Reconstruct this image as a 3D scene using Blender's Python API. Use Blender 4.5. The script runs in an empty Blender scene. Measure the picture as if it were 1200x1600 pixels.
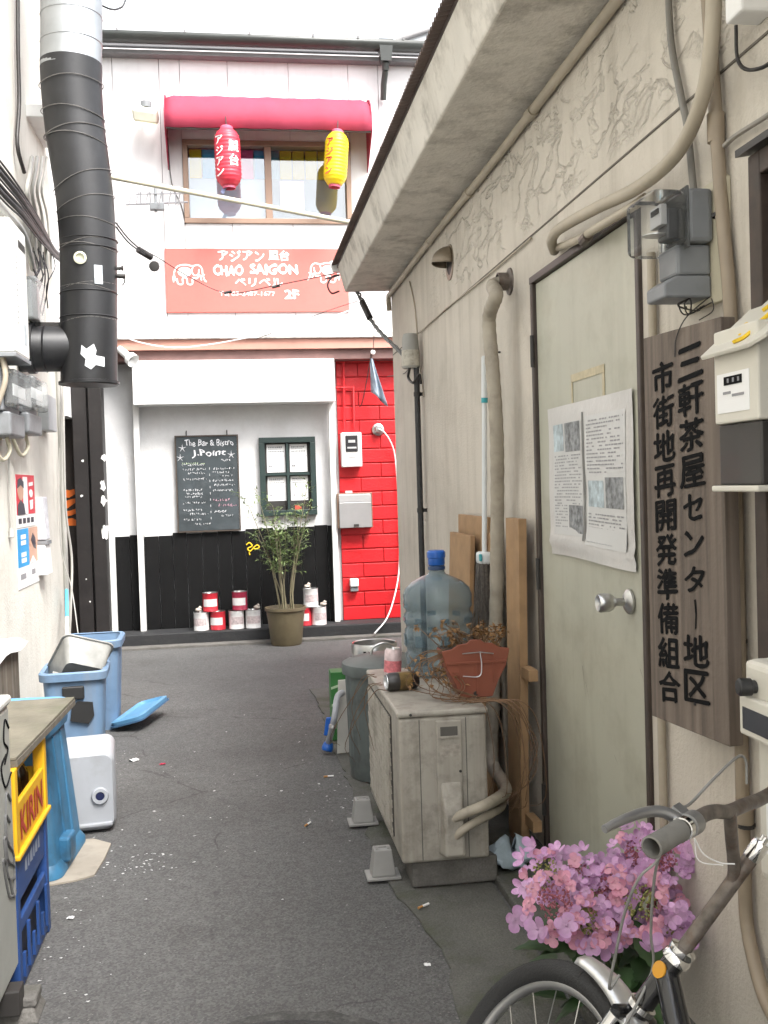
import bpy, bmesh, math, random
from mathutils import Vector, Matrix
random.seed(7)
R_ = math.radians
sc = bpy.context.scene
C = sc.collection

# ------------------------------------------------------------------ camera
F_PX, CAM_H = 1580.0, 1.35
YAW, PITCH, ROLL = R_(8.2), R_(1.55), 0.03
FWD = Vector((math.sin(YAW)*math.cos(PITCH), math.cos(YAW)*math.cos(PITCH), -math.sin(PITCH)))
RT0 = Vector((math.cos(YAW), -math.sin(YAW), 0)); UP0 = RT0.cross(FWD)
RT = RT0*math.cos(ROLL) - UP0*math.sin(ROLL); UPV = RT0*math.sin(ROLL) + UP0*math.cos(ROLL)
CAM = Vector((0, 0, CAM_H))
cd = bpy.data.cameras.new('camera'); cam = bpy.data.objects.new('camera', cd); C.objects.link(cam)
cd.sensor_fit = 'VERTICAL'; cd.sensor_height = 36.0; cd.sensor_width = 27.0
cd.lens = 36.0*F_PX/1600.0; cd.clip_start = 0.05; cd.clip_end = 500
cam.matrix_world = Matrix(((RT.x, UPV.x, -FWD.x, CAM.x), (RT.y, UPV.y, -FWD.y, CAM.y), (RT.z, UPV.z, -FWD.z, CAM.z), (0, 0, 0, 1)))
sc.camera = cam

# ------------------------------------------------------------------ sky, sun, exposure (bright overcast)
SUN_EL, SUN_AZ = R_(54), R_(148)
w = bpy.data.worlds.new('World'); sc.world = w; w.use_nodes = True
nt = w.node_tree; nt.nodes.clear()
sky = nt.nodes.new('ShaderNodeTexSky'); sky.sky_type = 'NISHITA'; sky.sun_disc = False
sky.sun_elevation = SUN_EL; sky.sun_rotation = SUN_AZ; sky.dust_density = 4.0; sky.air_density = 1.0
hs = nt.nodes.new('ShaderNodeHueSaturation'); hs.inputs['Saturation'].default_value = 0.22
bg = nt.nodes.new('ShaderNodeBackground'); bg.inputs['Strength'].default_value = 0.15
wo = nt.nodes.new('ShaderNodeOutputWorld')
nt.links.new(sky.outputs[0], hs.inputs['Color']); nt.links.new(hs.outputs[0], bg.inputs[0]); nt.links.new(bg.outputs[0], wo.inputs[0])
sl = bpy.data.lights.new('sun', 'SUN'); sl.energy = 1.5; sl.angle = R_(25); sl.color = (1.0, 0.97, 0.93)
so = bpy.data.objects.new('sun', sl); C.objects.link(so)
sd = Vector((math.sin(SUN_AZ)*math.cos(SUN_EL), math.cos(SUN_AZ)*math.cos(SUN_EL), math.sin(SUN_EL)))
so.rotation_euler = (-sd).to_track_quat('-Z', 'Y').to_euler(); so.location = (2, -3, 9)
sc.view_settings.view_transform = 'Standard'; sc.view_settings.look = 'None'
sc.view_settings.exposure = 1.9; sc.view_settings.gamma = 1.0; sc.view_settings.use_curve_mapping = False
sc.render.engine = 'CYCLES'; sc.cycles.use_light_tree = False; sc.cycles.caustics_reflective = False; sc.cycles.caustics_refractive = False
sc.cycles.max_bounces = 5; sc.cycles.diffuse_bounces = 3; sc.cycles.use_adaptive_sampling = True; sc.cycles.adaptive_threshold = 0.03; sc.cycles.glossy_bounces = 3; sc.cycles.transparent_max_bounces = 12; sc.cycles.use_denoising = True

# ------------------------------------------------------------------ surveying helper: a direction from the viewpoint met with a plane of the place
def at(px, py, X=None, Y=None, Z=None):
    d = FWD*F_PX + RT*(px-600) + UPV*(800-py)
    if X is not None: t = X/d.x
    elif Y is not None: t = Y/d.y
    else: t = (Z-CAM_H)/d.z
    return CAM + d*t

# ------------------------------------------------------------------ materials
MATS = {}
def M(name, col, rough=0.7, metal=0.0, var=0.12, vscale=6.0, bump=0.0, bscale=60.0, dirt=None, damt=0.5, dscale=3.0,
      streak=None, samt=0.5, spec=0.5, rnd=0.0, fine=0.0, coat=0.0, bdist=0.01):
    if name in MATS: return MATS[name]
    m = bpy.data.materials.new(name); m.use_nodes = True; n = m.node_tree.nodes; L = m.node_tree.links
    b = n['Principled BSDF']; b.inputs['Roughness'].default_value = rough; b.inputs['Metallic'].default_value = metal
    b.inputs['Specular IOR Level'].default_value = spec
    if coat: b.inputs['Coat Weight'].default_value = coat
    g = n.new('ShaderNodeNewGeometry'); pos = g.outputs['Position']
    def noise(scale, detail=3, vec=None, rg=0.6):
        x = n.new('ShaderNodeTexNoise'); x.inputs['Scale'].default_value = scale; x.inputs['Detail'].default_value = detail
        x.inputs['Roughness'].default_value = rg; L.new(vec or pos, x.inputs['Vector']); return x.outputs['Fac']
    def mixc(f, a, c, mode='MIX'):
        x = n.new('ShaderNodeMix'); x.data_type = 'RGBA'; x.blend_type = mode
        for s, v in ((0, f), (6, a), (7, c)):
            if hasattr(v, 'is_linked'): L.new(v, x.inputs[s])
            else: x.inputs[s].default_value = v
        return x.outputs[2]
    def ramp(v, lo, hi, amt=1.0):
        x = n.new('ShaderNodeMapRange'); L.new(v, x.inputs[0]); x.inputs[1].default_value = lo; x.inputs[2].default_value = hi
        x.inputs[3].default_value = 0; x.inputs[4].default_value = amt; return x.outputs[0]
    c4 = (*col, 1)
    out = mixc(ramp(noise(vscale), 0.3, 0.7), tuple(min(1, v*(1+var)) for v in col)+(1,), tuple(v*(1-var) for v in col)+(1,))
    if rnd:
        oi = n.new('ShaderNodeObjectInfo'); hv = n.new('ShaderNodeHueSaturation')
        mr = n.new('ShaderNodeMapRange'); L.new(oi.outputs['Random'], mr.inputs[0]); mr.inputs[3].default_value = 1-rnd; mr.inputs[4].default_value = 1+rnd
        L.new(mr.outputs[0], hv.inputs['Value']); L.new(out, hv.inputs['Color']); out = hv.outputs[0]
    if fine: out = mixc(ramp(noise(180, 2), 0.35, 0.65, fine), out, tuple(v*0.45 for v in col)+(1,))
    if dirt: out = mixc(ramp(noise(dscale, 5, rg=0.7), 0.5, 0.72, damt), out, (*dirt, 1))
    if streak:
        mp = n.new('ShaderNodeMapping'); mp.inputs['Scale'].default_value = (9, 9, 0.5); L.new(pos, mp.inputs['Vector'])
        out = mixc(ramp(noise(1.3, 4, mp.outputs[0], 0.65), 0.5, 0.75, samt), out, (*streak, 1))
    L.new(out, b.inputs['Base Color'])
    if bump:
        bp = n.new('ShaderNodeBump'); bp.inputs['Strength'].default_value = bump; bp.inputs['Distance'].default_value = bdist
        L.new(noise(bscale, 2), bp.inputs['Height']); L.new(bp.outputs[0], b.inputs['Normal'])
    MATS[name] = m; return m
def glassy(name, tint=(0.9, 0.95, 0.97), refl=0.25, rough=0.02, haze=None, hazeamt=0.0, const=None):
    m = bpy.data.materials.new(name); m.use_nodes = True; n = m.node_tree.nodes; L = m.node_tree.links; n.clear()
    o = n.new('ShaderNodeOutputMaterial'); t = n.new('ShaderNodeBsdfTransparent'); t.inputs[0].default_value = (*tint, 1)
    g = n.new('ShaderNodeBsdfGlossy'); g.inputs['Roughness'].default_value = rough
    fr = n.new('ShaderNodeLayerWeight'); fr.inputs[0].default_value = refl
    mx = n.new('ShaderNodeMixShader'); L.new(fr.outputs['Fresnel'], mx.inputs[0]); L.new(t.outputs[0], mx.inputs[1]); L.new(g.outputs[0], mx.inputs[2])
    if const is not None:
        L.remove(mx.inputs[0].links[0]); mx.inputs[0].default_value = const
    last = mx.outputs[0]
    if haze:
        d = n.new('ShaderNodeBsdfPrincipled'); d.inputs['Base Color'].default_value = (*haze, 1); d.inputs['Roughness'].default_value = 0.35
        m2 = n.new('ShaderNodeMixShader'); m2.inputs[0].default_value = hazeamt
        L.new(last, m2.inputs[1]); L.new(d.outputs[0], m2.inputs[2]); last = m2.outputs[0]
    L.new(last, o.inputs[0]); MATS[name] = m; return m

GR = (0.05, 0.045, 0.04)
white = M('white_paint', (0.80, 0.80, 0.78), 0.6, var=0.04, dirt=(0.55, 0.52, 0.48), damt=0.35, dscale=2.2)
plaster = M('white_plaster', (0.72, 0.72, 0.72), 0.85, var=0.05, bump=0.25, bscale=90, dirt=(0.5, 0.49, 0.47), damt=0.4, dscale=1.6)
blackp = M('black_paint', (0.004, 0.004, 0.0042), 0.6, spec=0.2, var=0.3, vscale=14, dirt=(0.010, 0.010, 0.010), damt=0.6, dscale=7, bump=0.1, rnd=0.2)
greyplast = M('grey_plastic', (0.20, 0.21, 0.22), 0.5, var=0.1, dirt=GR, damt=0.3)
acwhite = M('aged_ivory_paint', (0.36, 0.335, 0.29), 0.5, var=0.08, dirt=(0.10, 0.088, 0.068), damt=0.65, dscale=8, streak=(0.14, 0.115, 0.085), samt=0.6)
beige = M('beige_pvc', (0.40, 0.35, 0.27), 0.55, var=0.1, dirt=(0.2, 0.17, 0.13), damt=0.4, dscale=5)
brownpipe = M('tan_pipe_paint', (0.29, 0.235, 0.17), 0.5, var=0.1, dirt=(0.2, 0.16, 0.12), damt=0.3)
darkmetal = M('dark_metal', (0.035, 0.032, 0.03), 0.5, 0.2, var=0.2)
brownmetal = M('brown_painted_metal', (0.06, 0.045, 0.038), 0.45, 0.1, var=0.15)
steel = M('steel', (0.55, 0.55, 0.54), 0.3, 1.0, var=0.1)
chrome = M('chrome', (0.75, 0.75, 0.75), 0.12, 1.0, var=0.03)
rust = M('rusty_steel', (0.16, 0.138, 0.12), 0.5, 0.55, var=0.35, vscale=40, dirt=(0.13, 0.07, 0.04), damt=0.6, dscale=25)
wood = M('raw_pine', (0.33, 0.205, 0.105), 0.75, var=0.15, vscale=12, streak=(0.28, 0.16, 0.07), samt=0.6)
oldwood = M('weathered_plywood', (0.145, 0.132, 0.10), 0.85, var=0.2, vscale=10, dirt=(0.11, 0.12, 0.07), damt=0.6, dscale=6, bump=0.3)
ink = M('black_ink', (0.007, 0.007, 0.0075), 0.9, var=0.1, spec=0.15)
paper = M('white_paper', (0.78, 0.78, 0.77), 0.6, var=0.03)
concrete = M('concrete', (0.15, 0.142, 0.13), 0.9, var=0.2, vscale=8, fine=0.4, bump=0.5, bscale=70, dirt=(0.08, 0.085, 0.06), damt=0.5, dscale=4)
redlid = M('red_paint_gloss', (0.55, 0.03, 0.04), 0.4, var=0.1)

# ------------------------------------------------------------------ geometry helpers
def catmull(pts, k=6):
    P = [Vector(p) for p in pts]
    if len(P) < 3: return P
    Q = [P[0]*2-P[1]] + P + [P[-1]*2-P[-2]]; out = []
    for i in range(1, len(Q)-2):
        a, b, c, d = Q[i-1:i+3]
        for j in range(k):
            t = j/k
            out.append(0.5*((2*b)+(c-a)*t+(2*a-5*b+4*c-d)*t*t+(3*b-a-3*c+d)*t**3))
    out.append(P[-1]); return out
class MB:
    def __init__(s): s.v = []; s.f = []
    def add(s, vs, fs):
        k = len(s.v); s.v += [Vector(p) for p in vs]; s.f += [tuple(i+k for i in f) for f in fs]; return s
    def box(s, x0, x1, y0, y1, z0, z1):
        return s.add([(x0,y0,z0),(x1,y0,z0),(x1,y1,z0),(x0,y1,z0),(x0,y0,z1),(x1,y0,z1),(x1,y1,z1),(x0,y1,z1)],
                     [(0,3,2,1),(4,5,6,7),(0,1,5,4),(1,2,6,5),(2,3,7,6),(3,0,4,7)])
    def obox(s, o, a, b, c):
        o, a, b, c = (Vector(t) for t in (o, a, b, c))
        return s.add([o, o+a, o+a+b, o+b, o+c, o+a+c, o+a+b+c, o+b+c], [(0,3,2,1),(4,5,6,7),(0,1,5,4),(1,2,6,5),(2,3,7,6),(3,0,4,7)])
    def taper(s, c0, hx0, hy0, z0, hx1, hy1, z1, cut=0.0):
        def ring(hx, hy, z):
            k = cut
            return [(c0[0]+x, c0[1]+y, z) for x, y in ((-hx+k,-hy),(hx-k,-hy),(hx,-hy+k),(hx,hy-k),(hx-k,hy),(-hx+k,hy),(-hx,hy-k),(-hx,-hy+k))] if k else [(c0[0]-hx,c0[1]-hy,z),(c0[0]+hx,c0[1]-hy,z),(c0[0]+hx,c0[1]+hy,z),(c0[0]-hx,c0[1]+hy,z)]
        a = ring(hx0, hy0, z0); b = ring(hx1, hy1, z1); n = len(a)
        return s.add(a+b, [tuple(range(n))[::-1], tuple(range(n, 2*n))]+[(i, (i+1) % n, n+(i+1) % n, n+i) for i in range(n)])
    def tube(s, pts, r, n=8, smooth=0, caps=True):
        P = catmull(pts, smooth) if smooth else [Vector(p) for p in pts]
        rs = r if isinstance(r, (list, tuple)) else [r]*len(P)
        if len(rs) != len(P): rs = [rs[0]+(rs[-1]-rs[0])*i/(len(P)-1) for i in range(len(P))] if len(rs) == 2 else [rs[min(len(rs)-1, int(i*len(rs)/len(P)))] for i in range(len(P))]
        T = [(P[min(i+1, len(P)-1)]-P[max(i-1, 0)]).normalized() for i in range(len(P))]
        ref = Vector((0, 0, 1)) if abs(T[0].z) < 0.9 else Vector((1, 0, 0))
        u = (ref - T[0]*ref.dot(T[0])).normalized(); vs = []; fs = []
        for i, p in enumerate(P):
            u = (u - T[i]*u.dot(T[i])).normalized(); vv = T[i].cross(u)
            for j in range(n):
                a = 2*math.pi*j/n; vs.append(p + (u*math.cos(a)+vv*math.sin(a))*rs[i])
        for i in range(len(P)-1):
            for j in range(n):
                k = (j+1) % n; fs.append((i*n+j, i*n+k, (i+1)*n+k, (i+1)*n+j))
        if caps: fs += [tuple(range(n))[::-1], tuple(range((len(P)-1)*n, len(P)*n))]
        return s.add(vs, fs)
    def cyl(s, a, b, r0, r1=None, n=16): return s.tube([a, b], [r0, r0 if r1 is None else r1], n)
    def lathe(s, prof, o=(0,0,0), n=24, ax=(0,0,1), caps=True):
        ax = Vector(ax).normalized(); o = Vector(o)
        ref = Vector((1, 0, 0)) if abs(ax.x) < 0.9 else Vector((0, 1, 0)); u = (ref-ax*ref.dot(ax)).normalized(); v = ax.cross(u)
        vs = [o+ax*z+(u*math.cos(2*math.pi*j/n)+v*math.sin(2*math.pi*j/n))*r for r, z in prof for j in range(n)]
        fs = [(i*n+j, i*n+(j+1) % n, (i+1)*n+(j+1) % n, (i+1)*n+j) for i in range(len(prof)-1) for j in range(n)]
        if caps: fs += [tuple(range(n))[::-1], tuple(range((len(prof)-1)*n, len(prof)*n))]
        return s.add(vs, fs)
    def prism(s, poly, o, a, b, c):
        o, a, b, c = (Vector(t) for t in (o, a, b, c)); n = len(poly)
        vs = [o+a*x+b*y for x, y in poly]; vs += [p+c for p in vs]
        return s.add(vs, [tuple(range(n))[::-1], tuple(range(n, 2*n))]+[(i, (i+1) % n, n+(i+1) % n, n+i) for i in range(n)])
    def quad(s, a, b, c, d): return s.add([a, b, c, d], [(0, 1, 2, 3)])
ORG = {}
def obj(name, mb, mat, parent=None, smooth=0, bevel=0, solid=0, seg=2, recalc=True):
    off = ORG.get(parent, Vector()) if parent else Vector()
    me = bpy.data.meshes.new(name); me.from_pydata([tuple(p-off) for p in mb.v], [], mb.f)
    if recalc:
        bm = bmesh.new(); bm.from_mesh(me); bmesh.ops.recalc_face_normals(bm, faces=bm.faces); bm.to_mesh(me); bm.free()
    if smooth:
        me.polygons.foreach_set('use_smooth', [True]*len(me.polygons)); me.set_sharp_from_angle(angle=R_(smooth))
    me.materials.append(mat)
    o = bpy.data.objects.new(name, me); C.objects.link(o)
    if parent: o.parent = parent; ORG[o] = off
    if solid: md = o.modifiers.new('solid', 'SOLIDIFY'); md.thickness = solid; md.offset = 0
    if bevel:
        md = o.modifiers.new('bevel', 'BEVEL'); md.width = bevel; md.segments = seg; md.limit_method = 'ANGLE'; md.angle_limit = R_(35); md.harden_normals = False
    return o
def JOIN(*a, **k): return joined(obj(*a, **k))
def thing(name, label, cat, loc=(0,0,0), group=None, local=False, rot=(0,0,0)):
    o = bpy.data.objects.new(name, None); C.objects.link(o); o.location = loc; o.rotation_euler = rot; o.empty_display_size = 0.05
    o['label'] = label; o['category'] = cat
    if group: o['group'] = group
    ORG[o] = Vector() if local else Vector(loc); return o
def tag(o, label, cat, group=None):
    o['label'] = label; o['category'] = cat
    if group: o['group'] = group
    return o
def joined(o): o['kind'] = 'stuff'; return o
def struct(o): o['kind'] = 'structure'; return o
def dup(root, loc, rot, label):
    r = root.copy(); C.objects.link(r); r.location = loc; r.rotation_euler = rot; r['label'] = label
    for ch in list(root.children):
        c = ch.copy(); C.objects.link(c); c.parent = r
        for g in ch.children:
            d = g.copy(); C.objects.link(d); d.parent = c
    return r
def text(body, size=1.0, bold=0.0):
    c = bpy.data.curves.new('t', 'FONT'); c.body = body; c.size = size; c.resolution_u = 3
    o = bpy.data.objects.new('t', c); C.objects.link(o); bpy.context.view_layer.update()
    me = o.to_mesh(); vs = [v.co.copy() for v in me.vertices]; fs = [tuple(p.vertices) for p in me.polygons]
    o.to_mesh_clear(); bpy.data.objects.remove(o); bpy.data.curves.remove(c)
    if bold:                                   # heavier strokes: copies laid a hair above each other (z carries the step)
        n = len(vs); V = []; Fs = []
        for k, (dx, dy) in enumerate(((0, 0), (bold, 0), (-bold, 0), (0, bold), (0, -bold))):
            V += [Vector((v.x+dx, v.y+dy, 1.0*k)) for v in vs]; Fs += [tuple(i+k*n for i in f) for f in fs]
        vs, fs = V, Fs
    return vs, fs
def lay_text(mb, body, o, a, b, w=None, h=None, bold=0.0, jitter=0.0):
    """text fitted into the rectangle o, o+a*w, o+b*h (unit vectors a, b)"""
    vs, fs = text(body, 1.0, bold)
    if not vs: return
    x0 = min(v.x for v in vs); x1 = max(v.x for v in vs); y0 = min(v.y for v in vs); y1 = max(v.y for v in vs)
    sy = h/(y1-y0) if h else None; sx = w/(x1-x0) if w else sy; sy = sy or sx
    o, a, b = Vector(o), Vector(a), Vector(b)
    if jitter: vs = [Vector((v.x+jitter*math.sin(v.y*5+v.x*2.1), v.y+jitter*1.3*math.sin(v.x*3.3)+jitter*math.sin(v.x*9+v.y*4), v.z)) for v in vs]
    nn_ = a.cross(b); mb.add([o+a*((v.x-x0)*sx)+b*((v.y-y0)*sy)+nn_*(v.z*0.0002) for v in vs], fs)
def disc_poly(cx, cy, rx, ry, n=12, a0=0, a1=2*math.pi): return [(cx+rx*math.cos(a0+(a1-a0)*i/n), cy+ry*math.sin(a0+(a1-a0)*i/n)) for i in range(n)]
EX, EY, EZ = Vector((1,0,0)), Vector((0,1,0)), Vector((0,0,1))

# ================================================================== THE SETTING
XW, FY, XL, YC = 1.05, 9.25, -1.25, 6.65       # right wall, far shopfront, left wall, far corner of the right building
def asphalt_mat():
    m = M('asphalt', (0.102, 0.1005, 0.098), 0.82, var=0.14, vscale=0.9, bump=0.8, bscale=140, dirt=(0.060, 0.057, 0.053), damt=0.55, dscale=1.5, bdist=0.007)
    n = m.node_tree.nodes; L = m.node_tree.links; b = n['Principled BSDF']; g = next(x for x in n if x.bl_idname == 'ShaderNodeNewGeometry'); pos = g.outputs['Position']
    old = b.inputs['Base Color'].links[0].from_socket
    vo = n.new('ShaderNodeTexVoronoi'); vo.inputs['Scale'].default_value = 155; L.new(pos, vo.inputs['Vector'])
    bw = n.new('ShaderNodeRGBToBW'); L.new(vo.outputs['Color'], bw.inputs[0])
    mr = n.new('ShaderNodeMapRange'); L.new(bw.outputs[0], mr.inputs[0]); mr.inputs[1].default_value = 0.2; mr.inputs[2].default_value = 0.85; mr.inputs[3].default_value = 0.74; mr.inputs[4].default_value = 1.3
    hv = n.new('ShaderNodeHueSaturation'); L.new(old, hv.inputs['Color']); L.new(mr.outputs[0], hv.inputs['Value'])
    # mid-sized mottling
    nz = n.new('ShaderNodeTexNoise'); nz.inputs['Scale'].default_value = 22; nz.inputs['Detail'].default_value = 3; L.new(pos, nz.inputs['Vector'])
    m2 = n.new('ShaderNodeMapRange'); L.new(nz.outputs['Fac'], m2.inputs[0]); m2.inputs[1].default_value = 0.3; m2.inputs[2].default_value = 0.7; m2.inputs[3].default_value = 0.9; m2.inputs[4].default_value = 1.1
    h2 = n.new('ShaderNodeHueSaturation'); L.new(hv.outputs[0], h2.inputs['Color']); L.new(m2.outputs[0], h2.inputs['Value'])
    # cracks: thin dark lines of a large distorted cell pattern, broken up by noise
    n3 = n.new('ShaderNodeTexNoise'); n3.inputs['Scale'].default_value = 4.0; n3.inputs['Detail'].default_value = 4; L.new(pos, n3.inputs['Vector'])
    mxv = n.new('ShaderNodeMix'); mxv.data_type = 'RGBA'; mxv.inputs[0].default_value = 0.12; L.new(pos, mxv.inputs[6]); L.new(n3.outputs['Color'], mxv.inputs[7])
    vc_ = n.new('ShaderNodeTexVoronoi'); vc_.feature = 'DISTANCE_TO_EDGE'; vc_.inputs['Scale'].default_value = 0.75; L.new(mxv.outputs[2], vc_.inputs['Vector'])
    cr = n.new('ShaderNodeMapRange'); L.new(vc_.outputs['Distance'], cr.inputs[0]); cr.inputs[1].default_value = 0.0015; cr.inputs[2].default_value = 0.005; cr.inputs[3].default_value = 0.55; cr.inputs[4].default_value = 0.0
    gate = n.new('ShaderNodeMapRange'); L.new(n3.outputs['Fac'], gate.inputs[0]); gate.inputs[1].default_value = 0.48; gate.inputs[2].default_value = 0.56
    ml = n.new('ShaderNodeMath'); ml.operation = 'MULTIPLY'; L.new(cr.outputs[0], ml.inputs[0]); L.new(gate.outputs[0], ml.inputs[1])
    mx = n.new('ShaderNodeMix'); mx.data_type = 'RGBA'; L.new(ml.outputs[0], mx.inputs[0]); L.new(h2.outputs[0], mx.inputs[6]); mx.inputs[7].default_value = (0.03, 0.028, 0.026, 1)
    L.new(mx.outputs[2], b.inputs['Base Color'])
    return m
g = MB(); N = 60
g.quad((-60, -60, 0), (60, -60, 0), (60, 120, 0), (-60, 120, 0))
struct(obj('ground', g, asphalt_mat(), recalc=False))
mb = MB()
edge = [(0.47, -1.0), (0.50, 2.0), (0.505, 2.45), (0.54, 2.78), (0.50, 3.1), (0.455, 3.36), (0.46, 4.4), (0.44, 5.2), (0.45, 6.3), (0.43, 6.7)]
er = random.Random(4); e2 = []
for (xa_, ya_), (xb_, yb_) in zip(edge[:-1], edge[1:]):
    kk = max(2, int((yb_-ya_)/0.06))
    for i in range(kk): t_ = i/kk; e2.append((xa_+(xb_-xa_)*t_+er.gauss(0, 0.006), ya_+(yb_-ya_)*t_))
poly = e2 + [edge[-1], (0.80, 6.7), (0.80, -1.0)]
mb.prism(poly, (0, 0, -0.02), EX, EY, (0, 0, 0.027))
moss = M('mossy_concrete', (0.118, 0.116, 0.104), 0.9, var=0.25, vscale=5, fine=0.5, bump=0.6, bscale=80, dirt=(0.062, 0.074, 0.036), damt=0.8, dscale=5)
struct(obj('concrete_strip', mb, moss))
mb = MB().box(0.812, XW+0.02, -1.0, 6.7, -0.02, 0.028)
struct(obj('wall_footing', mb, moss, bevel=0.006))
# far kerb line of the shopfront
mb = MB().box(-1.16, 3.0, 8.93, FY+0.02, -0.02, 0.115)
struct(obj('kerb', mb, M('dark_plinth', (0.017, 0.0175, 0.019), 0.75, var=0.2, dirt=(0.05, 0.05, 0.05), damt=0.4, bump=0.3, bscale=50), bevel=0.01))
mb = MB().box(-1.5, 3.0, 8.80, 8.926, -0.02, 0.022)
struct(obj('gutter_channel', mb, concrete, bevel=0.005))

# ------------------------------------------------------------------ right building
def stucco_mat():
    m = M('beige_stucco', (0.57, 0.525, 0.455), 0.9, var=0.07, vscale=2.5, bump=0.35, bscale=110, dirt=(0.40, 0.365, 0.305), damt=0.6, dscale=2.6, streak=(0.33, 0.295, 0.24), samt=0.45)
    n = m.node_tree.nodes; L = m.node_tree.links; b = n['Principled BSDF']; g = next(x for x in n if x.bl_idname == 'ShaderNodeNewGeometry')
    sx = n.new('ShaderNodeSeparateXYZ'); L.new(g.outputs['Position'], sx.inputs[0])
    def mr(v, a, bb, lo=0.0, hi=1.0):
        x = n.new('ShaderNodeMapRange'); x.interpolation_type = 'SMOOTHSTEP'; L.new(v, x.inputs[0])
        for i, q in zip((1, 2, 3, 4), (a, bb, lo, hi)): x.inputs[i].default_value = q
        return x.outputs[0]
    def mul(a, c):
        x = n.new('ShaderNodeMath'); x.operation = 'MULTIPLY'; L.new(a, x.inputs[0])
        if hasattr(c, 'is_linked'): L.new(c, x.inputs[1])
        else: x.inputs[1].default_value = c
        return x.outputs[0]
    # crazed, flaking render between the groove and the eave
    zone = mul(mr(sx.outputs[2], 2.215, 2.26), mr(sx.outputs[1], 5.6, 4.3))
    mp = n.new('ShaderNodeMapping'); mp.inputs['Scale'].default_value = (1, 2.0, 3.4); L.new(g.outputs['Position'], mp.inputs['Vector'])
    nz = n.new('ShaderNodeTexNoise'); nz.inputs['Scale'].default_value = 2.6; nz.inputs['Detail'].default_value = 4.0; nz.inputs['Roughness'].default_value = 0.5; nz.inputs['Distortion'].default_value = 0.5
    L.new(mp.outputs[0], nz.inputs['Vector'])
    ab = n.new('ShaderNodeMath'); ab.operation = 'SUBTRACT'; L.new(nz.outputs['Fac'], ab.inputs[0]); ab.inputs[1].default_value = 0.5
    a2 = n.new('ShaderNodeMath'); a2.operation = 'ABSOLUTE'; L.new(ab.outputs[0], a2.inputs[0])
    n2 = n.new('ShaderNodeTexNoise'); n2.inputs['Scale'].default_value = 3.1; n2.inputs['Detail'].default_value = 3; L.new(g.outputs['Position'], n2.inputs['Vector'])
    crack = mul(mul(mr(a2.outputs[0], 0.010, 0.001), mr(n2.outputs['Fac'], 0.44, 0.58)), zone)
    mx = n.new('ShaderNodeMix'); mx.data_type = 'RGBA'; old = b.inputs['Base Color'].links[0].from_socket
    L.new(mul(crack, 0.34), mx.inputs[0]); L.new(old, mx.inputs[6]); mx.inputs[7].default_value = (0.12, 0.1, 0.075, 1); L.new(mx.outputs[2], b.inputs['Base Color'])
    b2 = n.new('ShaderNodeBump'); b2.inputs['Strength'].default_value = 0.7; b2.inputs['Distance'].default_value = 0.016; b2.invert = True
    L.new(mul(mr(a2.outputs[0], 0.05, 0.0), mul(zone, mr(n2.outputs['Fac'], 0.36, 0.5))), b2.inputs['Height'])
    L.new(b.inputs['Normal'].links[0].from_socket, b2.inputs['Normal']); L.new(b2.outputs[0], b.inputs['Normal'])
    return m
stucco = stucco_mat()
rb = thing('stucco_building', 'low beige stucco building with deep eave, metal door and wall pipes on the right', 'building', (2.5, 3, 0))
DY0, DY1, DZ = 2.50, 3.45, 2.055
mb = MB()
XB = 4.2
mb.box(XW, XW+0.15, DY1, YC, 0, 2.62)                     # wall beyond the door
mb.box(XW, XW+0.15, DY0, DY1, DZ, 2.62)                   # above the door
mb.box(XW, XW+0.15, 1.875, DY0, 0, 2.62)                  # between door and window
mb.box(XW, XW+0.15, 0.9, 1.875, 0, 0.95); mb.box(XW, XW+0.15, 0.9, 1.875, 1.97, 2.62)
mb.box(XW, XW+0.15, -1.0, 0.9, 0, 2.62)
mb.box(XW+0.15, XB, YC-0.15, YC, 0, 2.62); mb.box(XB-0.15, XB, -1.0, YC-0.15, 0, 2.62); mb.box(XW+0.15, XB-0.15, -1.0, -0.85, 0, 2.62)
obj('wall', mb, stucco, rb)
mb = MB()
for a, b_ in ((3.51, YC-0.003), (2.0, 2.42)): pass
mb.box(XW-0.003, XW+0.006, -1.0, YC-0.002, 2.203, 2.2085)
obj('groove', mb, M('grimy_joint', (0.13, 0.115, 0.095), 0.9, var=0.3), rb)
mb = MB()
ycut = [-1.0 + i*(YC+0.02+1.0)/24 for i in range(25)]
mb.prism([(0.745, 2.625), (XW+0.02, 2.632), (XW+0.02, 2.80), (0.700, 2.80), (0.735, 2.66)], (0, -1.0, 0), EX, EZ, (0, YC+1.02, 0))
obj('eave', mb, M('eave_render', (0.60, 0.565, 0.50), 0.9, var=0.08, vscale=4, bump=0.5, bscale=45, dirt=(0.24, 0.215, 0.18), damt=0.8, dscale=5, streak=(0.3, 0.27, 0.22), samt=0.4), rb, bevel=0.008)
mb = MB()
n_w = 1920; vs = []; fs = []
for i in range(n_w+1):
    y = -1.05 + (YC+0.10+1.05)*i/n_w; h = 0.008*math.sin(y*2*math.pi/0.032)
    vs += [(0.665, y, 2.812+h), (XB+0.2, y, 3.60+h)]
for i in range(n_w): fs.append((2*i, 2*i+1, 2*i+3, 2*i+2))
mb.add(vs, fs)
obj('corrugated_roof', mb, M('rusty_roof', (0.09, 0.06, 0.048), 0.6, 0.2, var=0.25), rb, smooth=60, solid=0.003, recalc=False)
mb = MB().box(0.70, 0.712, -1.02, YC+0.05, 2.79, 2.806)
obj('roof_batten', mb, brownmetal, rb)
# gable closing the roof space
mb = MB().prism([(0.72, 2.802), (XB, 2.802), (XB, 3.56), (0.73, 2.82)], (0, YC-0.1, 0), EX, EZ, (0, 0.08, 0)); obj('gable', mb, stucco, rb)
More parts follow.
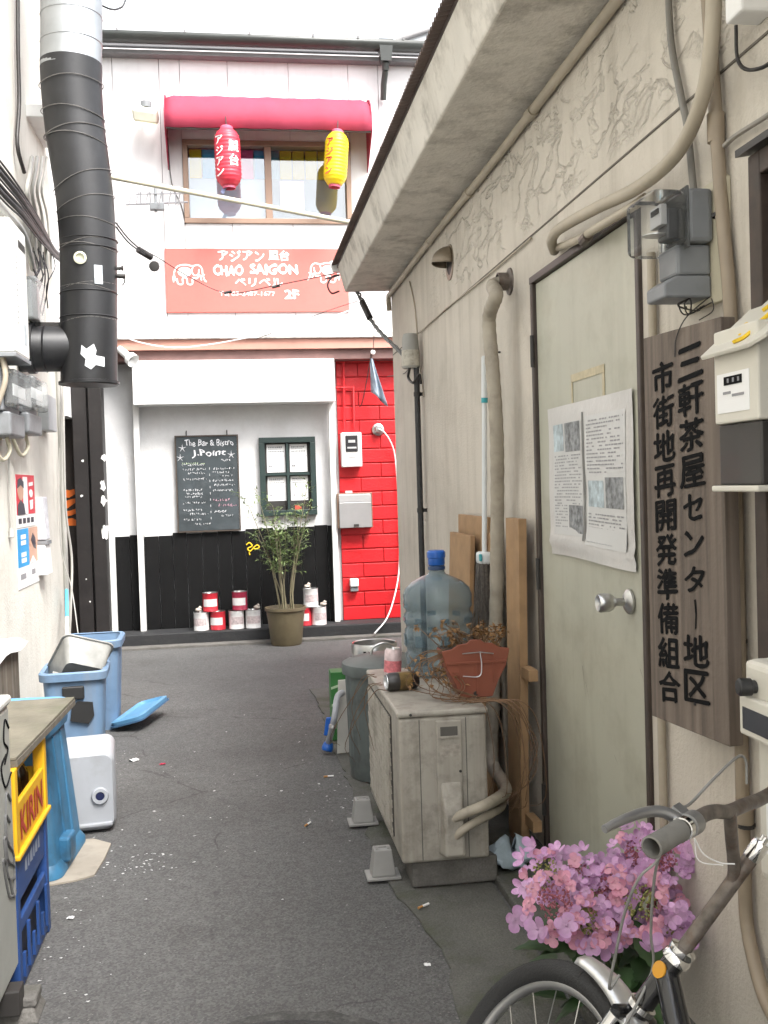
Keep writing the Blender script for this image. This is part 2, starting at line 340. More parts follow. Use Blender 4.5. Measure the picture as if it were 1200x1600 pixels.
# pipe tucked under the eave, with couplings
pts = [(1.028, y, 2.598-0.006*math.sin(y*2.1)) for y in (-1, 0.5, 2, 3, 4, 5, 6, 6.55)]
mb = MB().tube(pts + [(1.03, 6.64, 2.585), (1.035, 6.66, 2.5)], 0.017, 10, 4)
for y in (2.2, 3.35, 4.3, 5.2): mb.cyl((1.028, y-0.03, 2.598-0.006*math.sin(y*2.1)), (1.028, y+0.03, 2.598-0.006*math.sin(y*2.1)), 0.021, n=10)
obj('eave_pipe', mb, beige, rb, smooth=50)
# door
door = obj('door', MB().box(XW+0.002, XW+0.04, DY0+0.0225, DY1-0.0205, 0.0245, DZ-0.0225), M('pale_green_grey_door_paint', (0.43, 0.425, 0.345), 0.42, var=0.04, vscale=1.5, dirt=(0.33, 0.315, 0.245), damt=0.8, dscale=4.0, streak=(0.31, 0.30, 0.235), samt=0.45), rb, bevel=0.002)
mb = MB(); x0, x1 = XW-0.012, XW+0.06
mb.box(x0, x1, DY1-0.018, DY1+0.008, 0.0, DZ); mb.box(x0, x1, DY0-0.004, DY0+0.020, 0.0, DZ); mb.box(x0-0.002, x1, DY0-0.004, DY1+0.008, DZ-0.020, DZ+0.005); mb.box(x0, x1, DY0+0.020, DY1-0.018, 0.0, 0.022)
obj('frame', mb, brownmetal, door, bevel=0.003)
for z in (1.80, 1.02, 0.22): obj('hinge', MB().cyl((XW-0.014, DY1-0.014, z-0.055), (XW-0.014, DY1-0.014, z+0.055), 0.008, n=10), darkmetal, door, smooth=40)
mb = MB(); kp = at(985, 940, X=XW)
mb.lathe([(0.001, 0), (0.034, 0.0), (0.034, 0.006), (0.024, 0.014), (0.011, 0.018), (0.011, 0.042), (0.020, 0.05), (0.0255, 0.062), (0.0265, 0.085), (0.022, 0.092), (0.001, 0.086)], (XW-0.001, kp.y, kp.z), 24, (-1, 0, 0))
obj('door_knob', mb, steel, door, smooth=40)
mb = MB()                                              # yellowed tape marks
for (a, b_, c, d) in ((892, 590, 945, 582), ):
    p, q = at(892, 592, X=XW), at(944, 578, X=XW); mb.box(XW-0.0005, XW+0.001, q.y, p.y, p.z-0.012, p.z+0.012)
    mb.box(XW-0.0005, XW+0.001, q.y, q.y+0.018, p.z-0.09, p.z-0.0125); mb.box(XW-0.0005, XW+0.001, p.y-0.014, p.y, p.z-0.12, p.z-0.0125)
obj('tape_mark', mb, M('yellowed_tape', (0.46, 0.40, 0.26), 0.5, var=0.2, vscale=30), door)
# scratches on the door
mb = MB()
for px, py, l in ((910, 1040, 70), (915, 1065, 40), (1000, 1045, 25), (960, 1180, 20)):
    a, b_ = at(px, py, X=XW), at(px+8, py+l, X=XW); mb.add([(XW-0.0004, a.y, a.z), (XW-0.0004, a.y-0.003, a.z), (XW-0.0004, b_.y, b_.z)], [(0, 1, 2)])
JOIN('scratch', mb, M('scratch_grey', (0.2, 0.19, 0.16), 0.6), door)
# window on the near right: dark frame and small hood
mb = MB(); y1 = 1.875
mb.box(1.01, 1.12, y1-0.045, y1-0.001, 0.95, 1.97); mb.box(1.01, 1.12, 0.9, y1-0.045, 1.925, 1.97); mb.box(1.01, 1.12, 0.9, y1-0.045, 0.95, 0.99); mb.box(1.02, 1.11, 1.40, 1.44, 0.99, 1.925)
win = obj('window', mb, M('dark_brown_timber', (0.045, 0.03, 0.022), 0.6, var=0.3, vscale=20), rb, bevel=0.003)
obj('hood', MB().obox((0.99, 0.85, 1.971), (0.075, 0, 0.012), (0, y1-0.85+0.01, 0), (0, 0, 0.014)), darkmetal, win)
obj('pane', MB().box(1.085, 1.089, 0.9, y1-0.045, 0.99, 1.925), glassy('dark_glass', (0.25, 0.27, 0.27), 0.3), win)
obj('shutter', MB().box(1.2, 1.21, 0.9, y1, 0.95, 2.0), M('shop_dark', (0.03, 0.028, 0.026), 0.7), win)
# hooded vent
vp = at(703, 410, X=XW)
mb = MB(); rows = []
for i in range(9):
    t = (math.pi/2)*i/8*1.08; rows.append((0.085*math.cos(t) if i < 8 else 0.004, 0.085*math.sin(t)))
vs = []; fs = []; nn = 18
for i in range(9):
    t = math.radians(-60 + 150*i/8)      # hemispherical cowl, open below
    for j in range(nn+1):
        a = math.radians(-10 + 200*j/nn) ; r = 0.075
        th = (i/8)*math.pi/2
        vs.append((XW - 0.002 - r*1.15*math.sin(th), vp.y + r*math.cos(th)*math.cos(a), vp.z + r*math.cos(th)*math.sin(a)*(1.0) ))
for i in range(8):
    for j in range(nn): fs.append((i*(nn+1)+j, i*(nn+1)+j+1, (i+1)*(nn+1)+j+1, (i+1)*(nn+1)+j))
mb.add(vs, fs)
ventmat = M('tarnished_metal', (0.30, 0.25, 0.19), 0.45, 0.6, var=0.15, dirt=(0.1, 0.08, 0.06), damt=0.5, dscale=14)
hv = obj('vent_hood', mb, ventmat, rb, smooth=60, solid=0.003, recalc=False)
obj('flange', MB().lathe([(0.06, 0), (0.086, 0), (0.086, 0.005), (0.06, 0.005)], (XW+0.001, vp.y, vp.z), 28, (-1, 0, 0), caps=False), ventmat, hv, smooth=40)
obj('opening', MB().lathe([(0.001, 0), (0.062, 0), (0.062, 0.002), (0.001, 0.002)], (XW+0.001, vp.y, vp.z), 24, (-1, 0, 0)), darkmetal, hv)
# big bent conduit over the door
pp = [at(866, 392, X=1.03), at(862, 376, X=1.0), at(874, 358, X=0.99), at(930, 326, X=0.99), at(1000, 291, X=0.99), at(1060, 236, X=0.99), at(1098, 150, X=0.99), at(1113, 50, X=0.99), at(1116, -60, X=0.99), at(1116, -200, X=0.99)]
obj('bent_conduit', MB().tube(pp, 0.0165, 12, 6), beige, rb, smooth=60)
pp = [at(868, 388, X=1.035), at(900, 376, X=1.01), at(940, 352, X=1.0), at(985, 325, X=1.0), at(1010, 308, X=1.02)]
obj('lower_conduit', MB().tube(pp, 0.012, 10, 4), beige, rb, smooth=60)
cp = at(915, 372, X=1.005)
obj('pipe_clip', MB().cyl((cp.x, cp.y-0.02, cp.z+0.002), (cp.x, cp.y+0.02, cp.z-0.004), 0.0165, n=10), rust, rb)
pp = [at(1043, -60, X=1.035), at(1048, 60, X=1.035), at(1064, 150, X=1.035), at(1074, 200, X=1.035), at(1084, 300, X=1.035)]
obj('grey_cable', MB().tube(pp, 0.0085, 8, 5), M('grey_cable', (0.2, 0.19, 0.17), 0.6), rb, smooth=60)
pp = [at(1102, -60, X=1.03), at(1110, 60, X=1.03), at(1117, 160, X=1.03), at(1128, 330, X=1.03), at(1142, 500, X=1.03), at(1150, 800, X=1.03), at(1157, 1100, X=1.03), at(1163, 1350, X=1.03), at(1168, 1450, X=1.03), at(1190, 1545, X=1.02), at(1215, 1600, X=1.0)]
p_ = MB().tube(pp, 0.0145, 12, 5)
for py in (200, 900, 1270):
    q = at(1117 + (py-160)*0.042, py, X=1.03); p_.cyl(q-EZ*0.03, q+EZ*0.03, 0.0185, n=12)
vc = obj('tan_conduit', p_, brownpipe, rb, smooth=60)
mb = MB()
for py in (336, 1002, 1290):
    q = at(1117 + (py-160)*0.043, py, X=1.03); mb.lathe([(0.0155, -0.004), (0.0175, -0.004), (0.0175, 0.004), (0.0155, 0.004)], q, 14, caps=False); mb.box(q.x, XW+0.002, q.y-0.003, q.y+0.003, q.z-0.004, q.z+0.004)
obj('clamp', mb, darkmetal, vc)
# thin conduit beside the door frame
q0, q1 = at(1017, 395, X=1.035), at(1036, 1300, X=1.035)
mb = MB().tube([q0, (q0.x, q0.y, 1.2), (q0.x, q0.y, 0.03)], 0.011, 10)
for z in (1.62, 1.0): mb.cyl((q0.x, q0.y, z-0.025), (q0.x, q0.y, z+0.025), 0.0145, n=10)
obj('thin_conduit', mb, beige, rb, smooth=60)
# flexible drain duct running down from the wall sleeve to the outdoor unit
hp = at(797, 440, X=XW)
pth = [(XW, hp.y, hp.z), (0.99, hp.y+0.02, hp.z-0.01), at(775, 462, X=0.955), at(764, 500, X=0.955), at(770, 580, X=0.96), at(776, 680, X=0.97), at(777, 800, X=0.985), at(775, 960, X=0.985), at(770, 1100, X=0.97), at(768, 1185, X=0.95), at(785, 1222, X=0.92), at(789, 1238, X=0.89), at(762, 1256, Y=3.21), at(728, 1270, Y=3.195), at(708, 1280, Y=3.21)]
dm = M('wrapped_duct', (0.36, 0.32, 0.255), 0.6, var=0.12, vscale=18, dirt=(0.16, 0.135, 0.105), damt=0.6, dscale=7)
P = catmull(pth, 14); rs = [(0.0265-0.0125*max(0, (i/len(P)-0.62)/0.38))*(1+0.045*math.sin(i*1.9)) for i in range(len(P))]
rp = MB(); rp.tube(P, rs, 14)
dk = obj('drain_duct', rp, dm, rb, smooth=70)
mb = MB().lathe([(0.028, 0.0), (0.052, 0.0), (0.050, 0.006), (0.034, 0.012), (0.034, 0.05), (0.028, 0.05)], (XW, hp.y, hp.z), 22, (-1, 0, 0), caps=False)
obj('sleeve', mb, rust, dk, smooth=40)
pth = [at(775, 1195, X=0.93), at(786, 1252, X=0.90), at(770, 1270, Y=3.26), at(745, 1283, Y=3.21), at(722, 1298, Y=3.195), at(708, 1312, Y=3.21)]
obj('lower_hose', MB().tube(pth, 0.014, 12, 6), dm, rb, smooth=70)
# rust-brown cable crossing the wall under the groove's far end, white meter box near the top right
mb = MB().box(0.98, XW+0.002, *sorted((at(1132, 20, X=0.98).y, at(1158, 20, X=0.98).y)), at(1132, 40, X=0.98).z, at(1132, 40, X=0.98).z+0.2)
jb = obj('junction_box', mb, white, rb, bevel=0.006)
q = at(1150, 40, X=1.02)
obj('cable_tail', MB().tube([q, at(1152, 90, X=1.02), at(1165, 108, X=1.02), at(1190, 106, X=1.02), at(1215, 90, X=1.03)], 0.004, 6, 5), darkmetal, jb, smooth=60)
obj('side_cable', MB().tube([at(1132, 228, X=1.035), at(1150, 212, X=1.035), at(1200, 180, X=1.035), at(1240, 150, X=1.035)], 0.006, 6, 4), M('grey_cable2', (0.27, 0.25, 0.22), 0.6), rb, smooth=60)
# corner rim and hairline wiring on the far end of the wall
mb = MB().tube([at(640, 440, X=1.043), at(648, 480, X=1.043), at(655, 560, X=1.043), at(662, 620, X=1.043)], 0.004, 6, 4)
mb.tube([at(655, 520, X=1.04), at(700, 480, X=1.042), at(760, 432, X=1.042), at(830, 372, X=1.042)], 0.004, 6, 4)
obj('wall_wire', mb, beige, rb)

# ------------------------------------------------------------------ left building
lb = thing('left_building', 'off-white building along the left of the alley', 'building', (-2.5, 3, 0))
lwall = M('offwhite_render', (0.66, 0.645, 0.585), 0.85, var=0.06, vscale=2.0, bump=0.3, bscale=70, dirt=(0.44, 0.42, 0.36), damt=0.45, dscale=2.4, streak=(0.42, 0.395, 0.33), samt=0.35)
obj('wall', MB().box(-4.5, XL, 4.7, 7.5, 0, 5.6), lwall, lb)
obj('sky_gap_wall', MB().box(-4.5, XL, 2.6, 4.695, 0, 2.5), lwall, lb)  # unseen stretch, made low to let sky light onto the right wall and fascia
obj('sky_block_wall', MB().box(-4.5, XL, -4.0, 2.595, 0, 4.6), lwall, lb)  # unseen stretch, raised to block sky light and darken the near right wall
obj('parapet', MB().box(-4.5, XL+0.04, 4.65, 7.55, 5.6, 5.75), white, lb)
obj('sky_gap_coping', MB().box(-4.5, XL+0.03, 2.6, 4.64, 2.5, 2.56), white, lb)
q = at(62, 240, Y=7.2)
obj('ledge', MB().box(XL-0.01, -1.11, 6.75, 7.35, 3.76, 3.84), white, lb, bevel=0.004)
mb = MB().tube([at(28, -80, X=-1.22), at(28, 60, X=-1.22), at(30, 160, X=-1.22), at(27, 225, X=-1.22), at(38, 270, X=-1.21)], 0.012, 8, 4)
obj('vertical_cable', mb, darkmetal, lb, smooth=60)
mb = MB()
for k, x in enumerate((50, 58, 66, 73)):
    mb.tube([at(x, 246, X=-1.2), at(x-3, 270, X=-1.19), at(x-8, 300, X=-1.2), at(x-2+k, 340, X=-1.21), at(x+8, 420, X=-1.2)], 0.014-0.002*k, 8, 4)
obj('riser_pipe', mb, M('grey_pvc', (0.42, 0.41, 0.38), 0.5, var=0.1), lb, smooth=60)
mb = MB()
for k in range(7):
    s_ = k*7
    mb.tube([at(-30, 215+s_*1.4, X=-1.2), at(8, 262+s_*1.3, X=-1.17), at(35, 300+s_, X=-1.16), at(60, 340+s_*0.8, X=-1.17), at(85, 388+s_*0.3, X=-1.19), at(100, 400+s_*0.3, X=-1.2)], 0.006+0.004*(k % 3), 7, 5)
JOIN('cable_bundle', mb, M('black_cable', (0.03, 0.03, 0.032), 0.5, var=0.3), lb, smooth=60)
mb = MB().tube([at(-30, 285, X=-1.14), at(8, 330, X=-1.13), at(34, 360, X=-1.12), at(45, 392, X=-1.13), at(52, 420, X=-1.17)], 0.018, 10, 5)
obj('grey_conduit', mb, M('grey_pvc2', (0.3, 0.3, 0.29), 0.5), lb, smooth=60)
mb = MB()
for k in range(10):
    x = 50+random.uniform(0, 28); y = 395+random.uniform(-10, 15)
    mb.tube([at(x, y, X=-1.2), at(x+random.uniform(-10, 12), y+30, X=-1.16), at(x+random.uniform(-12, 14), y+60, X=-1.18), at(x+random.uniform(-5, 12), y+95, X=-1.21)], 0.004, 6, 4)
JOIN('hanging_wire', mb, M('black_cable', (0.03, 0.03, 0.032)), lb, smooth=60)
# corner trim pole and downpipe at the end of the wall
mb = MB().tube([(XL+0.015, 7.47, 0.0), (XL+0.015, 7.47, 2.35)], 0.02, 10)
obj('corner_pipe', mb, M('grey_pvc', (0.4, 0.4, 0.38)), lb, smooth=60)
mb = MB().tube([at(98, 560, X=-1.2), at(100, 700, X=-1.2), at(103, 800, X=-1.2), at(112, 870, X=-1.18), at(111, 940, X=-1.18), at(108, 1010, X=-1.2)], 0.008, 6, 5)
mb.tube([at(93, 700, X=-1.23), at(95, 850, X=-1.22), at(112, 920, X=-1.15), at(122, 990, X=-1.1)], 0.004, 6, 5)
obj('loose_cable', mb, M('grey_pvc', (0.4, 0.4, 0.38)), lb, smooth=60)

# ------------------------------------------------------------------ passage left of the shopfront: dark door and black post
dp = thing('dark_shop_front', 'dark recessed front left of the black post with an orange graphic', 'shopfront', (-1.9, 9.2, 0))
obj('wall', MB().box(-3.2, -1.30, 9.10, 9.25, 0, 2.6), M('dark_stain_wood', (0.022, 0.015, 0.012), 0.6, var=0.4, vscale=6), dp)
mb = MB(); o = at(93, 822, Y=9.095); s = 0.0055
def og(poly): mb.prism([(x*s, y*s) for x, y in poly], (o.x, 9.094, o.z), EX, EZ, (0, 0.003, 0))
og([(0, 0), (30, 0), (32, 6), (20, 12), (4, 10)]); og([(2, 14), (18, 16), (34, 22), (34, 30), (18, 24), (2, 22)]); og([(0, 26), (14, 28), (28, 38), (34, 44), (20, 42), (6, 38)])
og([(4, 46), (16, 44), (26, 50), (34, 52), (32, 60), (18, 56), (8, 58)]); og([(26, 2), (36, 4), (36, 10), (30, 12)])
obj('orange_graphic', mb, M('orange_paint', (0.75, 0.16, 0.02), 0.5), dp)
obj('canopy', MB().box(-3.2, -1.38, 8.7, 9.1, 2.0, 2.35), white, dp)
bp = thing('steel_post', 'black painted steel column at left end of the shopfront', 'post', (-1.23, 9.0, 0))
mb = MB().box(-1.375, -1.255, 8.93, 9.09, 0, 2.62); obj('flange', mb, M('black_brown_paint', (0.014, 0.0115, 0.011), 0.5, var=0.2, dirt=(0.035, 0.03, 0.028), damt=0.4, dscale=9), bp, bevel=0.004)
mb = MB().box(-1.235, -1.125, 8.90, 9.09, 0, 2.62); obj('flange', mb, MATS['black_brown_paint'], bp, bevel=0.004)
mb = MB().box(-1.256, -1.234, 8.97, 9.08, 0, 2.62); obj('web', mb, MATS['black_brown_paint'], bp)
mb = MB()
for (px, py, w_, h_) in ((160, 715, 12, 12), (158, 760, 13, 20), (157, 783, 14, 18), (160, 830, 16, 30), (128, 720, 4, 5), (126, 775, 6, 4), (134, 905, 3, 3), (140, 940, 3, 3)):
    a = at(px, py, Y=8.895); q = 1/175
    rj = random.uniform; pp_ = [(w_*q*.42*math.cos(t_)*rj(.35, 1.2)+w_*q*.25, h_*q*.45*math.sin(t_)*rj(.5, 1.2)) for t_ in [2*math.pi*i/15 for i in range(15)]]
    obj('peeled_paint', MB().prism(pp_, (a.x, 8.894, a.z), EX, EZ, (0, 0.003, 0)), white, bp)

# ================================================================== the far building with the shopfront
fb = thing('shop_building', 'two-storey white building at the end of the alley with red panels', 'building', (0.5, 9.5, 0))
YU = 9.05
whiteup = M('upper_white_cladding', (0.78, 0.765, 0.765), 0.7, var=0.03, dirt=(0.62, 0.58, 0.58), damt=0.35, dscale=1.1, streak=(0.6, 0.55, 0.55), samt=0.3)
WX0, WX1 = at(287, 300, Y=YU).x, at(549, 300, Y=YU).x
WZ0, WZ1 = at(420, 350, Y=YU).z, at(420, 221, Y=YU).z
ZT = at(400, 97, Y=YU).z
ZB = at(400, 521, Y=YU).z
mb = MB()
mb.box(-1.15, 3.0, FY, FY+0.2, 0.0, ZB-0.2)                                   # ground-floor wall
obj('ground_floor_wall', mb, plaster, fb)
# upper cladding sheets with open joints
xs = [-2.6, -1.55, -0.95, at(248, 110, Y=YU).x, WX0-0.0, at(355, 110, Y=YU).x, at(450, 110, Y=YU).x, WX1, at(590, 110, Y=YU).x, 1.7, 2.4, 3.2]
xs = sorted(xs)
core = MB(); core.box(-2.6, WX0, YU+0.03, YU+0.25, ZB, ZT+0.1); core.box(WX1, 3.2, YU+0.03, YU+0.25, ZB, ZT+0.1); core.box(WX0, WX1, YU+0.03, YU+0.25, ZB, WZ0); core.box(WX0, WX1, YU+0.03, YU+0.25, WZ1, ZT+0.1)
core.box(-2.6, -2.4, YU+0.25, 12.5, ZB, ZT+0.1); core.box(3.0, 3.2, YU+0.25, 12.5, 0, ZT+0.1); core.box(-2.6, 3.2, 12.5, 12.7, 0, ZT+0.1); core.box(-2.4, 3.0, YU+0.25, 12.5, ZB-0.1, ZB)
core.box(-2.4, 3.0, YU+0.25, 12.5, ZT-0.02, ZT+0.09)
obj('core_wall', core, M('joint_grey', (0.60, 0.55, 0.55), 0.8), fb)
for a, b_ in zip(xs[:-1], xs[1:]):
    g_ = 0.0025
    if a >= WX0-1e-6 and b_ <= WX1+1e-6: spans = ((ZB, WZ0), (WZ1, ZT))
    else: spans = ((ZB, ZT),)
    for z0, z1 in spans: obj('cladding_panel', MB().box(a+g_, b_-g_, YU, YU+0.027, z0, z1), whiteup, fb)
# roof edge and rain gutter
mb = MB()
mb.box(-2.8, 3.4, YU-0.10, YU+0.3, ZT, ZT+0.035); obj('eave_board', mb, M('grey_eave', (0.17, 0.165, 0.165), 0.6, var=0.1), fb)
gz = ZT+0.10
vs = []; fs = []
for k, x in enumerate((-2.8, 0.3, 3.4)):
    for j in range(9):
        a = math.pi + math.pi*j/8; vs.append((x, YU-0.17+0.07*math.cos(a), gz+0.035+0.075*math.sin(a)-0.012*(k == 2)))
for k in range(2):
    for j in range(8): fs.append((k*9+j, k*9+j+1, (k+1)*9+j+1, (k+1)*9+j))
gm = M('grey_green_gutter', (0.05, 0.054, 0.05), 0.4, var=0.15)
gt = obj('rain_gutter', MB().add(vs, fs), gm, fb, smooth=60, solid=0.006, recalc=False)
mb = MB()
for px in (185, 290, 390, 488, 558, 628): x = at(px, 75, Y=8.9).x; mb.box(x-0.008, x+0.008, YU-0.245, YU-0.09, gz+0.03, gz+0.055)
obj('bracket', mb, M('grey_eave'  , (0.33, 0.32, 0.32)), gt)
x = at(602, 80, Y=8.88).x
mb = MB().taper((x, YU-0.17), 0.045, 0.045, gz-0.14, 0.065, 0.065, gz+0.04); mb.cyl((x, YU-0.17, gz-0.14), (x+0.0, YU-0.15, gz-0.2), 0.03); mb.tube([(x, YU-0.15, gz-0.2), (x-0.01, YU-0.09, gz-0.3), (x-0.01, YU-0.04, gz-0.42)], 0.027, 10)
obj('outlet_box', mb, gm, fb, smooth=40)
mb = MB().obox((-2.7, YU+0.05, ZT+0.13), (6.0, 0, 0), (0, 3.5, 0.9), (0, 0, 0.05)); obj('roof', mb, M('grey_roof', (0.12, 0.12, 0.125), 0.6), fb)
# floor band: ledge, salmon fascia, brown soffit
zl = ZB; 
mb = MB().box(-1.4, 3.0, YU-0.09, YU+0.03, ZB-0.055, ZB-0.002); obj('ledge', mb, M('stained_ledge', (0.62, 0.6, 0.57), 0.8, var=0.1, streak=(0.2, 0.19, 0.17), samt=0.8, dirt=(0.25, 0.24, 0.22), damt=0.6, dscale=7), fb, bevel=0.006)
mb = MB().box(-1.4, 3.0, YU-0.06, YU+0.03, ZB-0.145, ZB-0.056); obj('fascia', mb, M('salmon_paint', (0.52, 0.26, 0.20), 0.6, var=0.06), fb)
mb = MB().box(-1.4, 3.0, YU-0.02, FY+0.05, ZB-0.235, ZB-0.146); obj('soffit', mb, M('brown_soffit', (0.17, 0.095, 0.085), 0.7, var=0.15), fb)
# window of the upper floor
wf = M('bronze_window_frame', (0.33, 0.22, 0.16), 0.4, 0.2, var=0.08)
t = 0.045
wn = obj('window', MB().box(WX0, WX1, YU-0.02, YU+0.08, WZ0, WZ0+t).box(WX0, WX1, YU-0.02, YU+0.08, WZ1-t, WZ1).box(WX0, WX0+t, YU-0.02, YU+0.08, WZ0+t, WZ1-t).box(WX1-t, WX1, YU-0.02, YU+0.08, WZ0+t, WZ1-t), wf, fb, bevel=0.004)
mx_ = at(420, 300, Y=YU).x
obj('sash', MB().box(mx_-0.03, mx_+0.03, YU+0.0, YU+0.06, WZ0+t, WZ1-t), wf, wn, bevel=0.003)
gls = glassy('window_glass', (0.95, 0.97, 0.98), 0.42, 0.01, const=0.16)
obj('pane', MB().box(WX0+t, mx_-0.03, YU+0.025, YU+0.029, WZ0+t, WZ1-t), gls, wn); obj('pane', MB().box(mx_+0.03, WX1-t, YU+0.045, YU+0.049, WZ0+t, WZ1-t), gls, wn)
cols = [(0.85, 0.65, 0.03), (0.08, 0.42, 0.7), (0.85, 0.2, 0.4), (0.8, 0.15, 0.15), (0.75, 0.12, 0.3), (0.05, 0.3, 0.55), (0.1, 0.25, 0.3), (0.55, 0.42, 0.02), (0.5, 0.38, 0.02), (0.55, 0.42, 0.02), (0.5, 0.38, 0.02), (0.6, 0.45, 0.02)]
for k, c_ in enumerate(cols):
    a = WX0+t+0.01+(WX1-WX0-2*t-0.02)*k/12; b_ = WX0+t+(WX1-WX0-2*t-0.02)*(k+1)/12
    obj('curtain_strip', MB().box(a, b_, YU+0.10, YU+0.104, WZ1-0.30, WZ1-t-0.002), M('strip_%d' % k, c_, 0.8), wn)
q0, q1 = at(437, 283, Y=YU+0.07), at(476, 328, Y=YU+0.07)
obj('poster', MB().box(q0.x, q1.x, YU+0.06, YU+0.062, q1.z, q0.z), M('pink_paper', (0.75, 0.42, 0.6), 0.6), wn)
bw_ = obj('reflection_panel', MB().box(WX0+t+0.005, mx_-0.035, YU+0.115, YU+0.12, WZ0+t+0.003, WZ1-0.29), M('pale_blue_reflection', (0.55, 0.64, 0.74), 0.8, var=0.06), wn); obj('reflection_panel', MB().box(mx_+0.035, WX1-t-0.005, YU+0.115, YU+0.12, WZ0+t+0.003, WZ1-0.29), M('grey_blue_reflection', (0.17, 0.205, 0.24), 0.8, var=0.06), wn)  # added panels: the sky reflected in the panes, painted as two flat blues
obj('room', MB().box(WX0-0.3, WX1+0.3, YU+1.6, YU+1.62, ZB, ZT-0.1), M('dim_room', (0.35, 0.36, 0.38), 0.8), wn)
# awning: rounded red canopy
A0, A1 = at(257, 180, Y=8.72).x, at(580, 180, Y=8.72).x
az1 = at(420, 159, Y=YU).z; az0 = at(420, 200, Y=8.68).z
prof = [(YU, az1), (YU-0.12, az1-0.01), (YU-0.22, az1-0.045), (YU-0.30, az1-0.11), (YU-0.345, az1-0.20), (YU-0.36, az0)]
vs = []; fs = []
n_s = 25
for i in range(n_s):
    x = A0+(A1-A0)*i/(n_s-1); sg = 0.006*math.sin(i*1.05)**2*(1 if 0 < i < n_s-1 else 0)
    for kq, (y, z) in enumerate(prof): vs.append((x, y+(0.012*math.sin(i*0.52)**2 if 0 < kq < 5 else 0), z-sg*(kq > 0)-(0.03 if i in (0, n_s-1) and 0 < kq < 5 else 0)))
for i in range(n_s-1):
    for j in range(len(prof)-1): fs.append((i*6+j, i*6+j+1, (i+1)*6+j+1, (i+1)*6+j))
k = len(vs)
awc = M('awning_cloth', (0.37, 0.038, 0.075), 0.8, var=0.08, dirt=(0.27, 0.03, 0.055), damt=0.5, dscale=2.5)
aw = thing('red_awning', 'rounded faded red awning over the upper window', 'awning', ((A0+A1)/2, YU-0.2, az0))
obj('cover', MB().add(vs, fs), awc, aw, smooth=70, solid=0.006, recalc=False)
for x in (A0, A1):
    pl = [(y, z) for y, z in prof]+[(YU-0.02, az0-0.24), (YU, az0-0.25)]
    obj('side_cheek', MB().prism(pl, (x-0.004, 0, 0), EY, EZ, (0.008, 0, 0)), awc, aw)
obj('valance_bar', MB().box(A0+0.01, A1-0.01, YU-0.352, YU-0.335, az0-0.012, az0+0.012), brownmetal, aw)
# red sign with white lettering and elephants
S0, S1 = at(257, 388, Y=YU-0.02), at(546, 487, Y=YU-0.02)
sx0, sx1, sz1, sz0 = S0.x, S1.x, S0.z, S1.z
sg = thing('restaurant_sign', 'coral red signboard with white hand lettering and elephants', 'sign', ((sx0+sx1)/2, YU-0.02, sz0))
obj('board', MB().box(sx0, sx1, YU-0.022, YU-0.001, sz0, sz1), M('coral_red', (0.62, 0.145, 0.12), 0.55, var=0.06, vscale=2, dirt=(0.75, 0.2, 0.17), damt=0.4, dscale=2), sg, bevel=0.003)
W_ = sx1-sx0; H_ = sz1-sz0; yb = YU-0.0245
mb = MB()
wl = M('white_lettering', (0.85, 0.82, 0.80), 0.6, var=0.02)
def st(body, u, v, w_, h_, bold=0.03): m_ = MB(); lay_text(m_, body, (sx0+u*W_, yb, sz1-v*H_), EX, EZ, w_*W_, h_*H_, bold, 0.03); obj('lettering', m_, wl, sg, recalc=False)
st('アジアン', 0.285, 0.20, 0.255, 0.17); st('屋台', 0.56, 0.19, 0.115, 0.17); st('CHAO', 0.255, 0.43, 0.165, 0.17, 0.05); st('SAIGON', 0.455, 0.41, 0.265, 0.17, 0.05)
st('ベリベル', 0.37, 0.60, 0.265, 0.14); st('Tel 03-3487-1677', 0.285, 0.745, 0.305, 0.07, 0.02); st('2F', 0.64, 0.80, 0.085, 0.15, 0.04)
def elephant(u, v, fl):
    m_ = MB(); s_ = 0.17*W_; ox = sx0+u*W_; oz = sz1-v*H_
    def pg(P): m_.prism([(fl*x*s_, y*s_) for x, y in P], (ox, yb-0.001, oz), EX, EZ, (0, 0.002, 0))
    def st_(P, w_=0.022): 
        Q = catmull([(fl*x*s_+ox, yb-0.0005, y*s_+oz) for x, y in P], 4)
        for a, b_ in zip(Q[:-1], Q[1:]):
            d = (b_-a).normalized(); nrm = Vector((-d.z, 0, d.x))*w_*s_*0.5; m_.quad(a-nrm, b_-nrm, b_+nrm, a+nrm)
    pg([(x*0.22-0.13, y*0.16+0.33) for x, y in disc_poly(0, 0, 1, 1, 14)])          # saddle cloth
    st_([(-0.42, 0.05), (-0.46, 0.28), (-0.36, 0.50), (-0.1, 0.56), (0.12, 0.52), (0.3, 0.55), (0.42, 0.44), (0.44, 0.25), (0.5, 0.06), (0.56, 0.02)], 0.05)
    st_([(0.14, 0.5), (0.1, 0.35), (0.18, 0.22), (0.3, 0.26), (0.33, 0.42)], 0.045)
    st_([(-0.38, 0.12), (-0.34, -0.05), (-0.2, -0.05), (-0.2, 0.12), (-0.08, 0.14), (-0.04, -0.05), (0.1, -0.05), (0.12, 0.14), (0.25, 0.12), (0.34, 0.24), (0.4, 0.06)], 0.05)
    st_([(-0.44, 0.3), (-0.5, 0.15), (-0.48, 0.0)], 0.035); st_([(0.33, 0.22), (0.45, 0.2), (0.5, 0.26)], 0.035)
    obj('elephant_mark', m_, wl, sg, recalc=False)
elephant(0.125, 0.53, 1); elephant(0.865, 0.50, -1)

